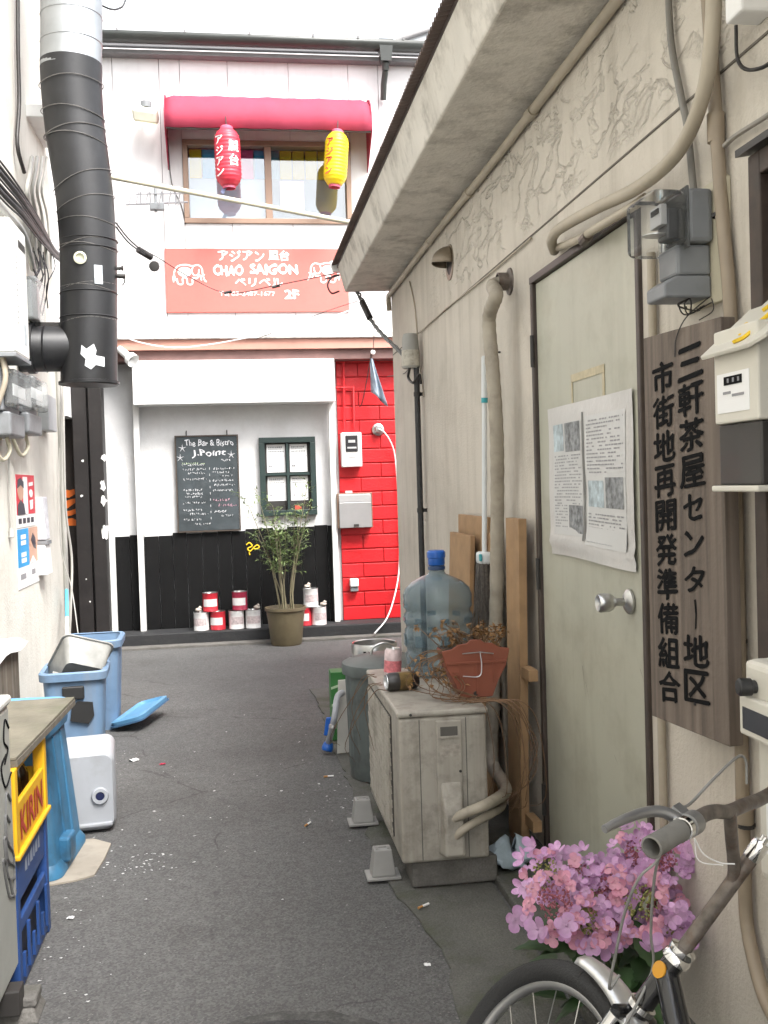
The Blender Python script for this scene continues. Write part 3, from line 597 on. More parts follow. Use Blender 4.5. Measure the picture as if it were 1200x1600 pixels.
# lanterns
def lantern(cx, cz, y, h_, r, tilt, mat, capmat, txt, tcol, label):
    t_ = thing('paper_lantern', label, 'lantern', (cx, y, cz), None, local=True, rot=(0, R_(tilt), 0)); t_['group'] = 'paper lanterns at the upper window'
    pr_ = []; n_ = 56
    for i in range(n_+1):
        u = i/n_; z = (u-0.5)*h_; e = abs(2*u-1)
        rr = r*(1-max(0, (e-0.55)/0.45)**2.4*0.45) + 0.0022*math.sin(u*2*math.pi*15)
        pr_.append((rr, z))
    obj('shade', MB().lathe(pr_, n=32, caps=True), mat, t_, smooth=60)
    for s_ in (-1, 1): obj('end_ring', MB().lathe([(r*0.45, 0), (r*0.5, 0), (r*0.5, 0.02), (r*0.38, 0.03), (r*0.38, 0)], (0, 0, s_*h_/2-(0 if s_ > 0 else 0.02)), 24, caps=False), capmat, t_, smooth=40)
    m_ = MB()
    for body, ang, v0, hh in txt:
        z = v0
        for ch in body:
            vs, fs = text(ch, 1, 0.03)
            x0 = min(v.x for v in vs); x1 = max(v.x for v in vs); y0 = min(v.y for v in vs); y1 = max(v.y for v in vs)
            sc_ = hh*0.85/max(y1-y0, x1-x0, 0.5)
            out = []
            for v in vs:
                a = R_(ang)+((v.x-(x0+x1)/2)*sc_)/r; re_ = r+0.004+v.z*0.0003; out.append((re_*math.sin(a), -re_*math.cos(a), z-hh/2+(v.y-(y0+y1)/2)*sc_))
            m_.add(out, fs); z -= hh
    obj('lettering', m_, tcol, t_, recalc=False)
    obj('cord', MB().tube([(0, 0, h_/2+0.02), (0, 0.02, h_/2+0.12)], 0.004, 6), darkmetal, t_)
    return t_
redp = M('red_lantern_paper', (0.62, 0.035, 0.06), 0.45, var=0.05); yelp = M('yellow_lantern_paper', (0.85, 0.62, 0.01), 0.45, var=0.05)
c1 = at(356, 247, Y=8.66); lantern(c1.x, c1.z, 8.66, 0.47, 0.108, -1, redp, M('pink_ring', (0.7, 0.12, 0.2), 0.5), [('アジアン', -38, 0.17, 0.088), ('屋台', 28, 0.13, 0.115)], wl, 'red paper lantern with white writing under the awning')
c2 = at(525, 249, Y=8.66); lantern(c2.x, c2.z, 8.66, 0.44, 0.10, 5, yelp, M('pink_ring', (0.7, 0.12, 0.2), 0.5), [('アジアン', -40, 0.16, 0.08)], M('red_ink', (0.65, 0.1, 0.06), 0.6), 'yellow paper lantern hanging at the right end of the awning')
# small hanging tag under the red lantern
q = at(350, 296, Y=8.66)
tag(obj('paper_tag', MB().obox((q.x-0.03, 8.66, q.z-0.02), (0.025, 0.0, -0.02), (0, 0.002, 0), (0.03, 0, 0.06)), M('blue_white_tag', (0.35, 0.4, 0.65), 0.6), bevel=0.0005), 'small blue and white tag below the red lantern', 'tag')

# shopfront: white posts, black boards, light box
for px0, px1, y0, y1 in ((169, 178, 800, 985), (214, 229, 630, 985), (518, 527, 628, 975)):
    xa = at(px0+4, 800, Y=9.16).x
    obj('white_post', MB().box(xa-0.024, xa+0.024, 9.13, 9.20, 0.116, 2.2 if px0 > 200 else 1.0), white, fb, bevel=0.003)
x = -1.10; k = 0
while x < 0.86:
    wd = random.uniform(0.118, 0.14); top = 0.945+random.choice((0, 0.012, 0.02, 0.006))+0.018*(x+1.1)
    obj('wainscot_board', MB().box(x+0.0015, min(x+wd, 0.88)-0.0015, 9.226+random.uniform(0, 0.004), 9.2495, 0.117, top), blackp, fb, bevel=0.002); x += wd
mb = MB(); q = at(393, 857, Y=9.222)
for P in ([(-8, 6), (-3, 9), (1, 4), (-6, 0), (-2, -4), (4, 2), (9, 5), (12, 1), (6, -1), (2, 1)], [(-4, -6), (-3, -10)]):
    mb.tube([(q.x+a/172, 9.2215, q.z+b_/172) for a, b_ in P], 0.006, 6, 5)
tg = JOIN('graffiti', mb, M('yellow_spray', (0.75, 0.5, 0.02), 0.6), fb)
# red block wall
redb = M('red_block_paint', (0.60, 0.012, 0.018), 0.45, var=0.07, vscale=4, bump=0.25, bscale=60, dirt=(0.42, 0.018, 0.02), damt=0.6, dscale=5, rnd=0.13)
obj('mortar_bed', MB().box(0.925, 2.3, FY-0.02, FY-0.003, 0.116, 2.515), M('red_mortar', (0.50, 0.02, 0.024), 0.7), fb)
r_ = 0; z = 0.118
while z < 2.49:
    hh = min(0.124, 2.51-z); x = 0.927-(0.19 if r_ % 2 else 0)
    while x < 2.28:
        a, b_ = max(x, 0.927), min(x+0.385, 2.29)
        if b_-a > 0.02: obj('block', MB().box(a, b_-0.003, FY-0.034+random.uniform(0, 0.002), FY-0.0195, z, z+hh-0.0045), redb, fb, bevel=0.004)
        x += 0.39
    z += 0.131; r_ += 1
mb = MB()                                            # red-painted pipes on the blocks
def rp_(P): mb.tube([at(a, b_, Y=FY-0.07) for a, b_ in P], 0.011, 8)
rp_([(525, 606), (552, 605), (553, 670)]); rp_([(537, 565), (538, 672)])
obj('red_pipe', mb, redb, fb, smooth=50)
# light box
LX0, LX1 = at(207, 600, Y=8.98).x, at(523, 600, Y=8.98).x; LZ0, LZ1 = at(365, 630, Y=8.98).z, at(365, 562, Y=8.98).z
tag(obj('light_box', MB().box(LX0, LX1, 8.97, FY+0.0, LZ0, LZ1), M('blank_acrylic', (0.84, 0.84, 0.83), 0.35, var=0.02), bevel=0.006), 'long blank white sign box above the white shop wall', 'sign box')
# loose cables over the light box
mb = MB()
mb.tube([at(185, 520, Y=8.9), at(215, 534, Y=8.9), at(270, 543, Y=8.9), at(330, 538, Y=8.9), at(400, 525, Y=8.9), at(470, 512, Y=8.9), at(560, 480, Y=8.9)], 0.006, 6, 6)
tag(obj('white_cable', mb, white, smooth=60), 'white cable looping below the red signboard', 'cable')
mb = MB(); mb.tube([at(185, 558, Y=9.1), at(300, 556, Y=9.1), at(380, 551, Y=9.1), at(450, 548, Y=9.1), at(485, 553, Y=9.1), at(520, 556, Y=9.1), at(612, 558, Y=9.15)], 0.008, 6, 6); mb.lathe([(0.001, -0.03), (0.035, -0.03), (0.035, 0.03), (0.001, 0.03)], at(521, 550, Y=9.1), 14, (0, 1, 0))
tag(obj('black_cable', mb, M('black_cable', (0.03, 0.03, 0.03)), smooth=60), 'black cable with a round plug on top of the white sign box', 'cable')

# ================================================================== things on the shopfront
# chalkboard
c0, c1 = at(276, 683, Y=9.2), at(374, 827, Y=9.2)
cb = thing('chalkboard', 'dark chalkboard menu with chalk writing on the white wall', 'chalkboard', ((c0.x+c1.x)/2, 9.2, c1.z))
bx0, bx1, bz0, bz1 = at(277, 750, Y=9.2).x, at(372, 750, Y=9.2).x, c1.z, c0.z
obj('board', MB().box(bx0, bx1, 9.2, 9.222, bz0, bz1), M('chalkboard_slate', (0.035, 0.045, 0.05), 0.75, var=0.25, vscale=7, dirt=(0.09, 0.1, 0.11), damt=0.35, dscale=6), cb, bevel=0.003)
mb = MB().box(bx0-0.012, bx0-0.0005, 9.194, 9.224, bz0-0.012, bz1+0.012).box(bx1+0.0005, bx1+0.012, 9.194, 9.224, bz0-0.012, bz1+0.012).box(bx0, bx1, 9.194, 9.224, bz1+0.0005, bz1+0.012).box(bx0, bx1, 9.194, 9.224, bz0-0.012, bz0-0.0005)
obj('rim', mb, M('dark_oak', (0.06, 0.045, 0.035), 0.6, var=0.2), cb)
W2, H2 = bx1-bx0, bz1-bz0; yb = 9.1975
ch = M('white_chalk', (0.62, 0.63, 0.65), 0.9, var=0.1); chp = M('pink_chalk', (0.6, 0.35, 0.42), 0.9); chg = M('green_chalk', (0.5, 0.6, 0.4), 0.9)
mb = MB()
lay_text(mb, 'The Bar & Bistro', (bx0+0.14*W2, yb, bz1-0.10*H2), EX, EZ, 0.80*W2, 0.065*H2, 0.008, 0.05)
lay_text(mb, 'J.Point', (bx0+0.26*W2, yb, bz1-0.225*H2), EX, EZ, 0.55*W2, 0.085*H2, 0.02, 0.05)
def scrawl(m_, u, v, w_, h_):
    n_ = int(w_/0.035); x = u
    for i in range(n_):
        P = []
        for j in range(4): P.append((x+random.uniform(0, 0.03), v+random.uniform(-h_, h_)*0.5))
        for (a, b_), (c_, d_) in zip(P[:-1], P[1:]):
            A = Vector((bx0+a*W2, yb, bz1-b_*H2)); B = Vector((bx0+c_*W2, yb, bz1-d_*H2)); d = (B-A)
            if d.length < 1e-4: continue
            n__ = Vector((-d.z, 0, d.x)).normalized()*0.0022; m_.quad(A-n__, B-n__, B+n__, A+n__)
        x += 0.035
    return m_
rows = [(0.07, 0.30, 0.42), (0.10, 0.345, 0.42), (0.18, 0.385, 0.3), (0.10, 0.45, 0.40), (0.10, 0.565, 0.35), (0.14, 0.605, 0.30), (0.12, 0.64, 0.30), (0.08, 0.70, 0.40), (0.08, 0.78, 0.34), (0.18, 0.82, 0.34), (0.08, 0.88, 0.32), (0.25, 0.93, 0.28),
        (0.60, 0.345, 0.36), (0.58, 0.385, 0.30), (0.70, 0.425, 0.24), (0.58, 0.47, 0.38), (0.60, 0.52, 0.38), (0.57, 0.575, 0.36), (0.58, 0.80, 0.24), (0.70, 0.85, 0.22), (0.72, 0.255, 0.2)]
for (u, v, w_) in rows: scrawl(mb, u, v, w_, 0.026)
for i in range(9):  # dashed dividers
    A = (bx0+0.53*W2, yb, bz1-(0.33+i*0.066)*H2); mb.quad(A, (A[0]+0.004, yb, A[2]), (A[0]+0.004, yb, A[2]-0.02), (A[0], yb, A[2]-0.02))
for (u, v) in ((0.1, 0.12), (0.9, 0.2), (0.06, 0.22)):  # chalk stars
    for k_ in range(5):
        a = 2*math.pi*k_/5+0.3; A = Vector((bx0+u*W2, yb, bz1-v*H2)); B = A+Vector((math.cos(a), 0, math.sin(a)))*0.035; n__ = Vector((-math.sin(a), 0, math.cos(a)))*0.004; mb.quad(A-n__, B-n__*0.2, B+n__*0.2, A+n__)
JOIN('chalk_writing', mb, ch, cb, recalc=False)
m2 = MB(); scrawl(m2, 0.58, 0.68, 0.3, 0.03); scrawl(m2, 0.66, 0.735, 0.34, 0.03); JOIN('pink_chalk_writing', m2, chp, cb, recalc=False)
m2 = MB(); scrawl(m2, 0.08, 0.285, 0.4, 0.03); JOIN('green_chalk_writing', m2, chg, cb, recalc=False)
mb = MB()
for u in (0.17, 0.84): mb.tube([(bx0+u*W2, 9.215, bz1+0.01), (bx0+u*W2, 9.21, bz1+0.045), (bx0+u*W2, FY, bz1+0.055)], 0.005, 6)
obj('hook', mb, darkmetal, cb)

# small four-pane window with notices
w0, w1 = at(404, 684, Y=9.2), at(494, 804, Y=9.2)
gw = thing('green_window', 'small dark green four-pane window papered with notices', 'window', ((w0.x+w1.x)/2, 9.2, w1.z))
x0, x1, z0, z1 = at(406, 740, Y=9.2).x, at(494, 740, Y=9.2).x, w1.z, w0.z; t = 0.05
gfm = M('dark_green_paint', (0.018, 0.035, 0.032), 0.45, var=0.15)
obj('frame', MB().box(x0, x1, 9.19, 9.2495, z1-t, z1).box(x0, x1, 9.19, 9.2495, z0, z0+t).box(x0, x0+t, 9.19, 9.2495, z0+t, z1-t).box(x1-t, x1, 9.19, 9.2495, z0+t, z1-t), gfm, gw, bevel=0.003)
xm = (x0+x1)/2; zm = z0+(z1-z0)*0.53
obj('glazing_bar', MB().box(xm-0.011, xm+0.011, 9.20, 9.2495, z0+t, z1-t), gfm, gw); obj('glazing_bar', MB().box(x0+t, x1-t, 9.203, 9.2495, zm-0.011, zm+0.011), gfm, gw)
obj('backing', MB().box(x0+t, x1-t, 9.243, 9.2485, z0+t, z1-t), M('shop_dark', (0.03, 0.03, 0.03)), gw)
tm = MB()
def noticerows(m_, xa, xb, za, zb, y):
    hgt = za-zb
    for (v, wd, th) in ((0.08, 0.75, 0.05), (0.16, 0.6, 0.02), (0.24, 0.8, 0.04), (0.42, 0.85, 0.008), (0.5, 0.7, 0.008), (0.74, 0.15, 0.07), (0.78, 0.4, 0.02)):
        u = 0.1
        while u < 0.1+wd:
            l = random.uniform(0.04, 0.1); m_.quad((xa+(xb-xa)*u, y, za-hgt*v), (xa+(xb-xa)*(u+l), y, za-hgt*v), (xa+(xb-xa)*(u+l), y, za-hgt*(v+th)), (xa+(xb-xa)*u, y, za-hgt*(v+th))); u += l+0.025
for i in range(2):
    for j in range(2):
        xa = (x0+t+0.018 if i == 0 else xm+0.022); xb = (xm-0.02 if i == 0 else x1-t-0.025)
        za = (z1-t-0.012 if j == 0 else zm-0.02); zb = (zm+0.018 if j == 0 else z0+t+0.085)
        nm = obj('notice', MB().box(xa, xb, 9.2395, 9.2415, zb, za), paper, gw)
        m_ = MB(); noticerows(m_, xa, xb, za, zb, 9.2385); JOIN('printing', m_, M('grey_print', (0.25, 0.25, 0.26), 0.7), nm, recalc=False)
q = at(466, 793, Y=9.24); obj('red_card', MB().box(q.x-0.03, q.x+0.03, 9.239, 9.2415, q.z-0.02, q.z+0.02), M('red_card', (0.45, 0.08, 0.05), 0.6), gw)

# meter on the red wall
m0, m1 = at(533, 676, Y=9.12), at(566, 729, Y=9.12)
mt = thing('wall_meter', 'white meter box with dark dial on the red wall', 'meter', ((m0.x+m1.x)/2, 9.12, m1.z))
obj('case', MB().box(m0.x, m1.x, 9.11, FY-0.033, m1.z, m0.z), white, mt, bevel=0.008)
hh = m0.z-m1.z; obj('dial', MB().box(m0.x+0.035, m1.x-0.035, 9.10, 9.113, m0.z-0.56*hh, m0.z-0.08*hh), M('dark_dial', (0.03, 0.03, 0.033), 0.25), mt, bevel=0.01)
mb = MB().box(m0.x+0.06, m1.x-0.06, 9.097, 9.101, m0.z-0.3*hh, m0.z-0.22*hh).box(m0.x+0.05, m1.x-0.05, 9.097, 9.101, m0.z-0.47*hh, m0.z-0.42*hh).box(m0.x+0.055, m1.x-0.055, 9.106, 9.112, m0.z-0.74*hh, m0.z-0.66*hh)
obj('dial_plate', mb, M('silver_grey', (0.4, 0.4, 0.4), 0.4), mt)
# letterbox on the red wall
m0, m1 = at(526, 771, Y=9.1), at(583, 824, Y=9.1)
lx = thing('letterbox', 'silver grey letterbox with brown rim on the red wall', 'letterbox', ((m0.x+m1.x)/2, 9.1, m1.z))
obj('case', MB().box(m0.x, m1.x, 9.10, FY-0.033, m1.z, m0.z), M('letterbox_brown', (0.16, 0.10, 0.07), 0.5), lx, bevel=0.004)
obj('door', MB().box(m0.x+0.018, m1.x-0.012, 9.085, 9.099, m1.z+0.004, m0.z-0.085), M('brushed_silver', (0.42, 0.42, 0.42), 0.35, 0.6, var=0.06), lx, bevel=0.003)
obj('flap', MB().obox((m0.x+0.018, 9.088, m0.z-0.083), (m1.x-m0.x-0.03, 0, 0), (0, 0.012, 0), (0, 0.008, 0.07)), MATS['brushed_silver'], lx, bevel=0.003)
obj('latch', MB().box((m0.x+m1.x)/2-0.015, (m0.x+m1.x)/2+0.03, 9.078, 9.0845, m1.z+0.012, m1.z+0.035), darkmetal, lx)
q = at(545, 769, Y=9.12); tag(obj('folded_paper', MB().box(q.x-0.03, q.x+0.03, 9.11, 9.13, q.z-0.012, q.z+0.012), paper), 'white paper sticking out on top of the letterbox', 'paper')
# outlet box low on the red wall
q = at(554, 914, Y=9.15)
ob = thing('outlet_cover', 'small white outlet cover low on the red wall', 'outlet', (q.x, 9.17, q.z-0.05))
obj('flap', MB().box(q.x-0.038, q.x+0.038, 9.14, FY-0.033, q.z-0.015, q.z+0.055), white, ob, bevel=0.008); obj('base', MB().box(q.x-0.036, q.x+0.036, 9.155, FY-0.033, q.z-0.06, q.z-0.016), greyplast, ob, bevel=0.004)
# round vent cap with white cable on the red wall
q = at(591, 671, Y=9.18)
vt = thing('vent_cap', 'round silver wall cap with a white cable trailing down the red wall', 'wall cap', (q.x, 9.2, q.z))
obj('plate', MB().lathe([(0.001, 0), (0.058, 0), (0.055, 0.012), (0.035, 0.025), (0.03, 0.06), (0.001, 0.065)], (q.x, FY-0.045, q.z), 22, (0, -1, 0)), steel, vt, smooth=40)
obj('cable', MB().tube([(q.x, 9.14, q.z), at(600, 675, Y=9.13), at(611, 692, Y=9.15), at(618, 720, Y=9.18), at(623, 800, Y=9.185), at(624, 880, Y=9.185), at(618, 925, Y=9.1), at(605, 965, Y=8.95), at(585, 990, Y=8.78)], 0.0065, 8, 6), white, vt, smooth=60)
# small flag
q = at(582, 552, Y=9.0)
fl = thing('shop_pennant', 'small grey-blue pennant hanging from a short arm on the red wall', 'pennant', (q.x, 9.0, q.z))
obj('arm', MB().tube([(q.x, FY-0.02, q.z-0.02), (q.x, 8.98, q.z)], 0.009, 8).lathe([(0.001, -0.02), (0.02, -0.012), (0.022, 0.0), (0.02, 0.012), (0.001, 0.02)], (q.x, 8.97, q.z+0.005), 12, (0, 1, 0)), white, fl, smooth=40)
vs = []; fs = []
for i in range(10):
    t_ = i/9
    for j in range(6):
        s_ = j/5; pq = at(578-6*t_*0.6+ (s_)*(4+9*t_)+12*t_*s_+t_*6, 560+ t_*(52+24*s_), Y=9.02); a, b_ = pq.x, pq.z
        vs.append((a, 9.02+0.03*math.sin(s_*9+t_*2)*(0.3+t_), b_))
for i in range(9):
    for j in range(5): fs.append((i*6+j, i*6+j+1, (i+1)*6+j+1, (i+1)*6+j))
obj('cloth', MB().add(vs, fs), M('pennant_cloth', (0.30, 0.36, 0.43), 0.8, var=0.2, vscale=20), fl, smooth=80, solid=0.002, recalc=False)
obj('wire', MB().tube([(q.x-0.01, 9.0, q.z), at(572, 600, Y=9.05), at(566, 628, Y=9.1), at(562, 636, Y=9.15)], 0.004, 6, 4), darkmetal, fl)
# spotlight at the left of the light box
q = at(200, 557, Y=8.98)
sp = thing('spotlight', 'white spotlight clipped above the left end of the sign box', 'spotlight', tuple(q))
a = at(186, 545, Y=9.0)
obj('body', MB().lathe([(0.001, 0), (0.03, 0), (0.034, 0.05), (0.034, 0.12), (0.055, 0.14), (0.06, 0.19), (0.05, 0.185), (0.02, 0.15)], a, 18, tuple((q-a)+Vector((0, -0.03, 0))), caps=False), white, sp, smooth=40)
obj('clip', MB().tube([a, (a.x-0.02, YU-0.02, a.z+0.08)], 0.012, 8), greyplast, sp)
# floodlight beside the awning
q = at(228, 180, Y=8.85)
fd = thing('floodlight', 'cream floodlight on a thin arm left of the awning', 'floodlight', (q.x, 8.9, q.z))
obj('housing', MB().obox(q+Vector((-0.11, -0.02, -0.06)), (0.20, 0.02, -0.02), (0.02, 0.10, 0.07), (-0.01, -0.04, 0.10)), M('cream_enamel', (0.62, 0.6, 0.5), 0.5), fd, bevel=0.02)
obj('lens', MB().obox(q+Vector((-0.095, -0.03, -0.064)), (0.18, 0.015, -0.018), (0.018, 0.08, 0.055), (0, -0.003, -0.006)), M('lamp_lens', (0.45, 0.43, 0.33), 0.2), fd)
obj('bracket', MB().tube([q+Vector((0, 0.05, 0.05)), q+Vector((0.0, 0.08, 0.11)), (q.x+0.0, YU, q.z+0.12)], 0.012, 8).cyl(q+Vector((0, 0.05, 0.08)), q+Vector((0, 0.05, 0.13)), 0.045), greyplast, fd)
obj('arm', MB().tube([at(205, 212, Y=8.8), at(177, 236, Y=8.7)], 0.008, 6), M('cream_enamel', (0.62, 0.6, 0.5)), fd)
# TV antenna
q = at(243, 312, Y=8.85)
an = thing('tv_antenna', 'grey television antenna fixed on the white wall left of the window', 'antenna', tuple(q))
mb = MB(); S = 1/178
def an_(P, r=0.006): mb.tube([(q.x+a*S, 8.85+c_, q.z+b_*S) for a, b_, c_ in P], r, 6)
an_([(-45, -8, 0), (48, -3, 0)], 0.009); an_([(-30, 8, 0), (45, 10, 0)])
for x in (-38, -28, -14, 6, 20, 34): an_([(x, -14, -0.12), (x+2, 18, 0.12)], 0.005)
for x in (-22, -8, 10, 30): an_([(x, -8, 0), (x, 12, 0)])
obj('elements', mb, M('antenna_grey', (0.28, 0.28, 0.29), 0.4, 0.6), an)
obj('balun', MB().box(q.x-0.05, q.x+0.07, 8.82, 8.88, q.z-0.09, q.z-0.03), greyplast, an, bevel=0.006)
obj('mast', MB().tube([(q.x, 8.85, q.z-0.1), (q.x, 8.87, q.z+0.1)], 0.012, 8).tube([(q.x, 8.86, q.z), (q.x, YU, q.z)], 0.012, 8), greyplast, an)
obj('lead', MB().tube([at(290, 350, Y=9.04), at(283, 320, Y=9.04), at(268, 285, Y=9.04), at(262, 215, Y=9.02)], 0.004, 6, 4), darkmetal, an)

# potted bamboo-like shrub
pc = Vector((0.375, 8.72, 0))
pot = thing('potted_shrub', 'tall thin-stemmed leafy shrub in an olive brown pot before the black boards', 'potted plant', tuple(pc))
potm = M('olive_clay', (0.13, 0.105, 0.06), 0.55, var=0.15, dirt=(0.07, 0.06, 0.04), damt=0.5, dscale=8)
obj('pot', MB().lathe([(0.001, 0), (0.125, 0), (0.135, 0.02), (0.155, 0.22), (0.165, 0.29), (0.178, 0.30), (0.178, 0.325), (0.165, 0.325), (0.155, 0.29), (0.001, 0.285)], pc, 32), potm, pot, smooth=40)
obj('soil', MB().lathe([(0.001, 0.288), (0.154, 0.289), (0.154, 0.285), (0.001, 0.28)], pc, 20), M('soil', (0.03, 0.024, 0.018), 0.95), pot)
stm = M('pale_stem', (0.20, 0.18, 0.11), 0.7, var=0.2); leafm = M('shrub_leaf', (0.12, 0.17, 0.055), 0.5, var=0.3, vscale=15)
lf = MB()
def leaf(m_, p, d, l, wd, up=Vector((0, 0, 1))):
    d = d.normalized(); s_ = d.cross(up); s_ = s_.normalized()*wd if s_.length > 1e-4 else Vector((wd, 0, 0)); n_ = s_.cross(d).normalized()
    m_.add([p, p+d*l*0.4+s_+n_*wd*0.3, p+d*l-n_*l*0.12, p+d*l*0.4-s_+n_*wd*0.3, p+d*l*0.45], [(0, 1, 4), (1, 2, 4), (2, 3, 4), (3, 0, 4)])
rng = random.Random(11)
for k in range(15):
    a = rng.uniform(0, 6.28); r0 = rng.uniform(0.01, 0.07); sp_ = rng.uniform(0.06, 0.30); top = rng.uniform(0.85, 1.22)
    if k < 3: top = 1.3+0.05*k
    ca, sa = math.cos(a), math.sin(a)*0.6
    P = [pc+Vector((ca*(r0+sp_*(u**1.5)), sa*(r0+sp_*(u**1.5)), 0.28+(top-0.28)*u)) + Vector((rng.uniform(-1, 1), rng.uniform(-1, 1), 0))*0.012 for u in (0, 0.25, 0.5, 0.75, 1)]
    obj('stem', MB().tube(P, [0.0065, 0.002], 6, 4), stm, pot, smooth=60)
    Q = catmull(P, 8)
    for i, p in enumerate(Q):
        if i < len(Q)*0.48: continue
        for j in range(2 if i % 2 else 1):
            b_ = rng.uniform(0, 6.28); tw = Vector((math.cos(b_), math.sin(b_), rng.uniform(-0.1, 0.7))); L_ = rng.uniform(0.04, 0.13)
            lf.tube([p, p+tw*L_], 0.0012, 3, caps=False)
            for m_ in range(4):
                dd = tw+Vector((rng.uniform(-1, 1), rng.uniform(-1, 1), rng.uniform(-0.8, 0.6))); leaf(lf, p+tw*L_*(0.3+0.18*m_), dd, rng.uniform(0.028, 0.055), rng.uniform(0.005, 0.009))
JOIN('foliage', lf, leafm, pot, recalc=False)

# paint tins
def tin_root(label):
    return thing('paint_tin', label, 'paint tin', group='paint tins in front of the black boards', local=True)
tinw = M('tin_white_label', (0.70, 0.69, 0.68), 0.4, var=0.08, dirt=(0.4, 0.35, 0.33), damt=0.5, dscale=9); tinr = M('tin_red_label', (0.50, 0.025, 0.04), 0.4, var=0.1, dirt=(0.3, 0.02, 0.03), damt=0.4, dscale=9)
tinp = M('tin_maroon_label', (0.33, 0.025, 0.06), 0.4, var=0.1)
def make_tin(label, body, band):
    t_ = tin_root(label)
    obj('body', MB().lathe([(0.001, 0), (0.066, 0), (0.068, 0.006), (0.066, 0.01), (0.066, 0.15), (0.068, 0.154), (0.068, 0.16)], n=24, caps=False), body, t_, smooth=40)
    obj('lid', MB().lathe([(0.001, 0.153), (0.05, 0.153), (0.052, 0.158), (0.0665, 0.158), (0.068, 0.165), (0.061, 0.165), (0.060, 0.1585)], n=24, caps=False), steel, t_, smooth=40)
    if band:
        m_ = MB(); n_ = 12; vs = []; fs = []
        for i in range(n_+1):
            a = R_(-150+120*i/n_); vs += [(0.0668*math.cos(a), 0.0668*math.sin(a), 0.045), (0.0668*math.cos(a), 0.0668*math.sin(a), 0.11)]
        for i in range(n_): fs.append((2*i, 2*i+2, 2*i+3, 2*i+1))
        obj('label', m_.add(vs, fs), band, t_, smooth=60, recalc=False)
    return t_
LW = make_tin('', tinw, M('tin_grey_label', (0.5, 0.42, 0.42), 0.4, var=0.3, vscale=60)); LR = make_tin('', tinr, tinw); LP = make_tin('', tinp, tinw)
spots = [  # px centre, py of base, stack level, kind, label
 (315, 0, 'w', 'white paint tin at the far left of the row, left of the red one'), (341, 0, 'r', 'red and white paint tin on the kerb, second from left'), (330, 1, 'r', 'red paint tin on top of the left pair'),
 (370, 0, 'w2', 'white paint tin third from left on the kerb'), (396, 0, 'w3', 'white paint tin nearest the pot on its left side'), (376, 1, 'p', 'maroon paint tin stacked on the middle pair'),
 (476, 0, 'r2', 'red and white paint tin half hidden behind the pot'), (499, 0, 'w4', 'white paint tin on the kerb at the far right end'), (487, 1, 'w5', 'white paint tin stacked on the pair right of the pot')]
used = set()
for px, lev, kd, lab in spots:
    q = at(px, 983, Y=9.03); src = {'w': LW, 'r': LR, 'p': LP}[kd[0]]
    loc = (q.x, 9.03+random.uniform(-0.01, 0.01), 0.1155+lev*0.1655); rot = (0, 0, random.uniform(-0.5, 0.5))
    if kd[0] in used: dup(src, loc, rot, lab)
    else: used.add(kd[0]); src.location = loc; src.rotation_euler = rot; src['label'] = lab
# little shells and figurines on the tins
for px, lev, lab in ((310, 1, 'small pale stone on the leftmost white tin'), (401, 1, 'small pale stone on the white tin left of the pot'), (481, 2, 'small pale stone on top of the tin stack right of the pot'), (505, 1, 'small pale stone on the rightmost white tin')):
    q = at(px, 945, Y=9.02); z0_ = 0.1155+lev*0.1655; m_ = MB()
    m_.lathe([(0.001, 0), (0.022, 0.004), (0.03, 0.016), (0.024, 0.03), (0.001, 0.036)], (q.x, 9.02, z0_), 10); m_.lathe([(0.001, 0.02), (0.014, 0.026), (0.018, 0.038), (0.001, 0.052)], (q.x+0.012, 9.015, z0_), 8)
    for i, v in enumerate(m_.v): m_.v[i] = v+Vector((random.uniform(-1, 1), random.uniform(-1, 1), 0))*0.002
    tag(obj('decor_stone', m_, M('bleached_stone', (0.5, 0.44, 0.38), 0.8, var=0.3, vscale=40), smooth=60), lab, 'stone', 'stones on the paint tins')

# ================================================================== exhaust duct on the left
DYc = 6.3
galv = M('galvanised', (0.40, 0.415, 0.425), 0.42, 0.85, var=0.12, vscale=5)
dblk = M('black_duct_paint', (0.012, 0.012, 0.013), 0.42, var=0.25, vscale=6, dirt=(0.03, 0.03, 0.032), damt=0.5, dscale=7)
duct = thing('exhaust_duct', 'fat exhaust duct, silver above and black below, with a bend', 'duct', (-0.87, DYc, 1.95))
def dcen(px0, px1, py): p, q_ = at(px0, py, Y=DYc), at(px1, py, Y=DYc); return (p+q_)/2, abs(q_.x-p.x)/2
sect = [(64, 161, -260), (63, 160, -80), (63, 160, 60), (63, 158, 112)]
P = [dcen(*s_)[0] for s_ in sect]; rr = dcen(63, 159, 60)[1]
obj('silver_section', MB().tube(P, rr, 36), galv, duct, smooth=50)
mb = MB()
for py in (28, 70): c_ = dcen(63, 160, py)[0]; mb.lathe([(rr-0.002, -0.004), (rr+0.004, 0), (rr-0.002, 0.004)], c_, 36, caps=False)
obj('seam', mb, galv, duct, smooth=60)
sect = [(63, 159, 100), (64, 160, 140), (70, 164, 200), (79, 171, 255), (88, 177, 310), (93, 179, 360), (95, 181, 400)]
P = [dcen(*s_)[0] for s_ in sect]; rB = [dcen(*s_)[1] for s_ in sect]
Pb = catmull(P, 4); obj('black_bend', MB().tube(Pb, [rr*1.01-(rr*1.01-0.163)*i/(len(Pb)-1) for i in range(len(Pb))], 36), dblk, duct, smooth=50)
sect = [(95, 181, 378), (96, 181, 450), (96, 181, 520), (97, 182, 602)]
P = [dcen(*s_)[0] for s_ in sect]; rb_ = 0.166
lo = MB().tube(P, rb_, 36)
obj('black_section', lo, dblk, duct, smooth=50)
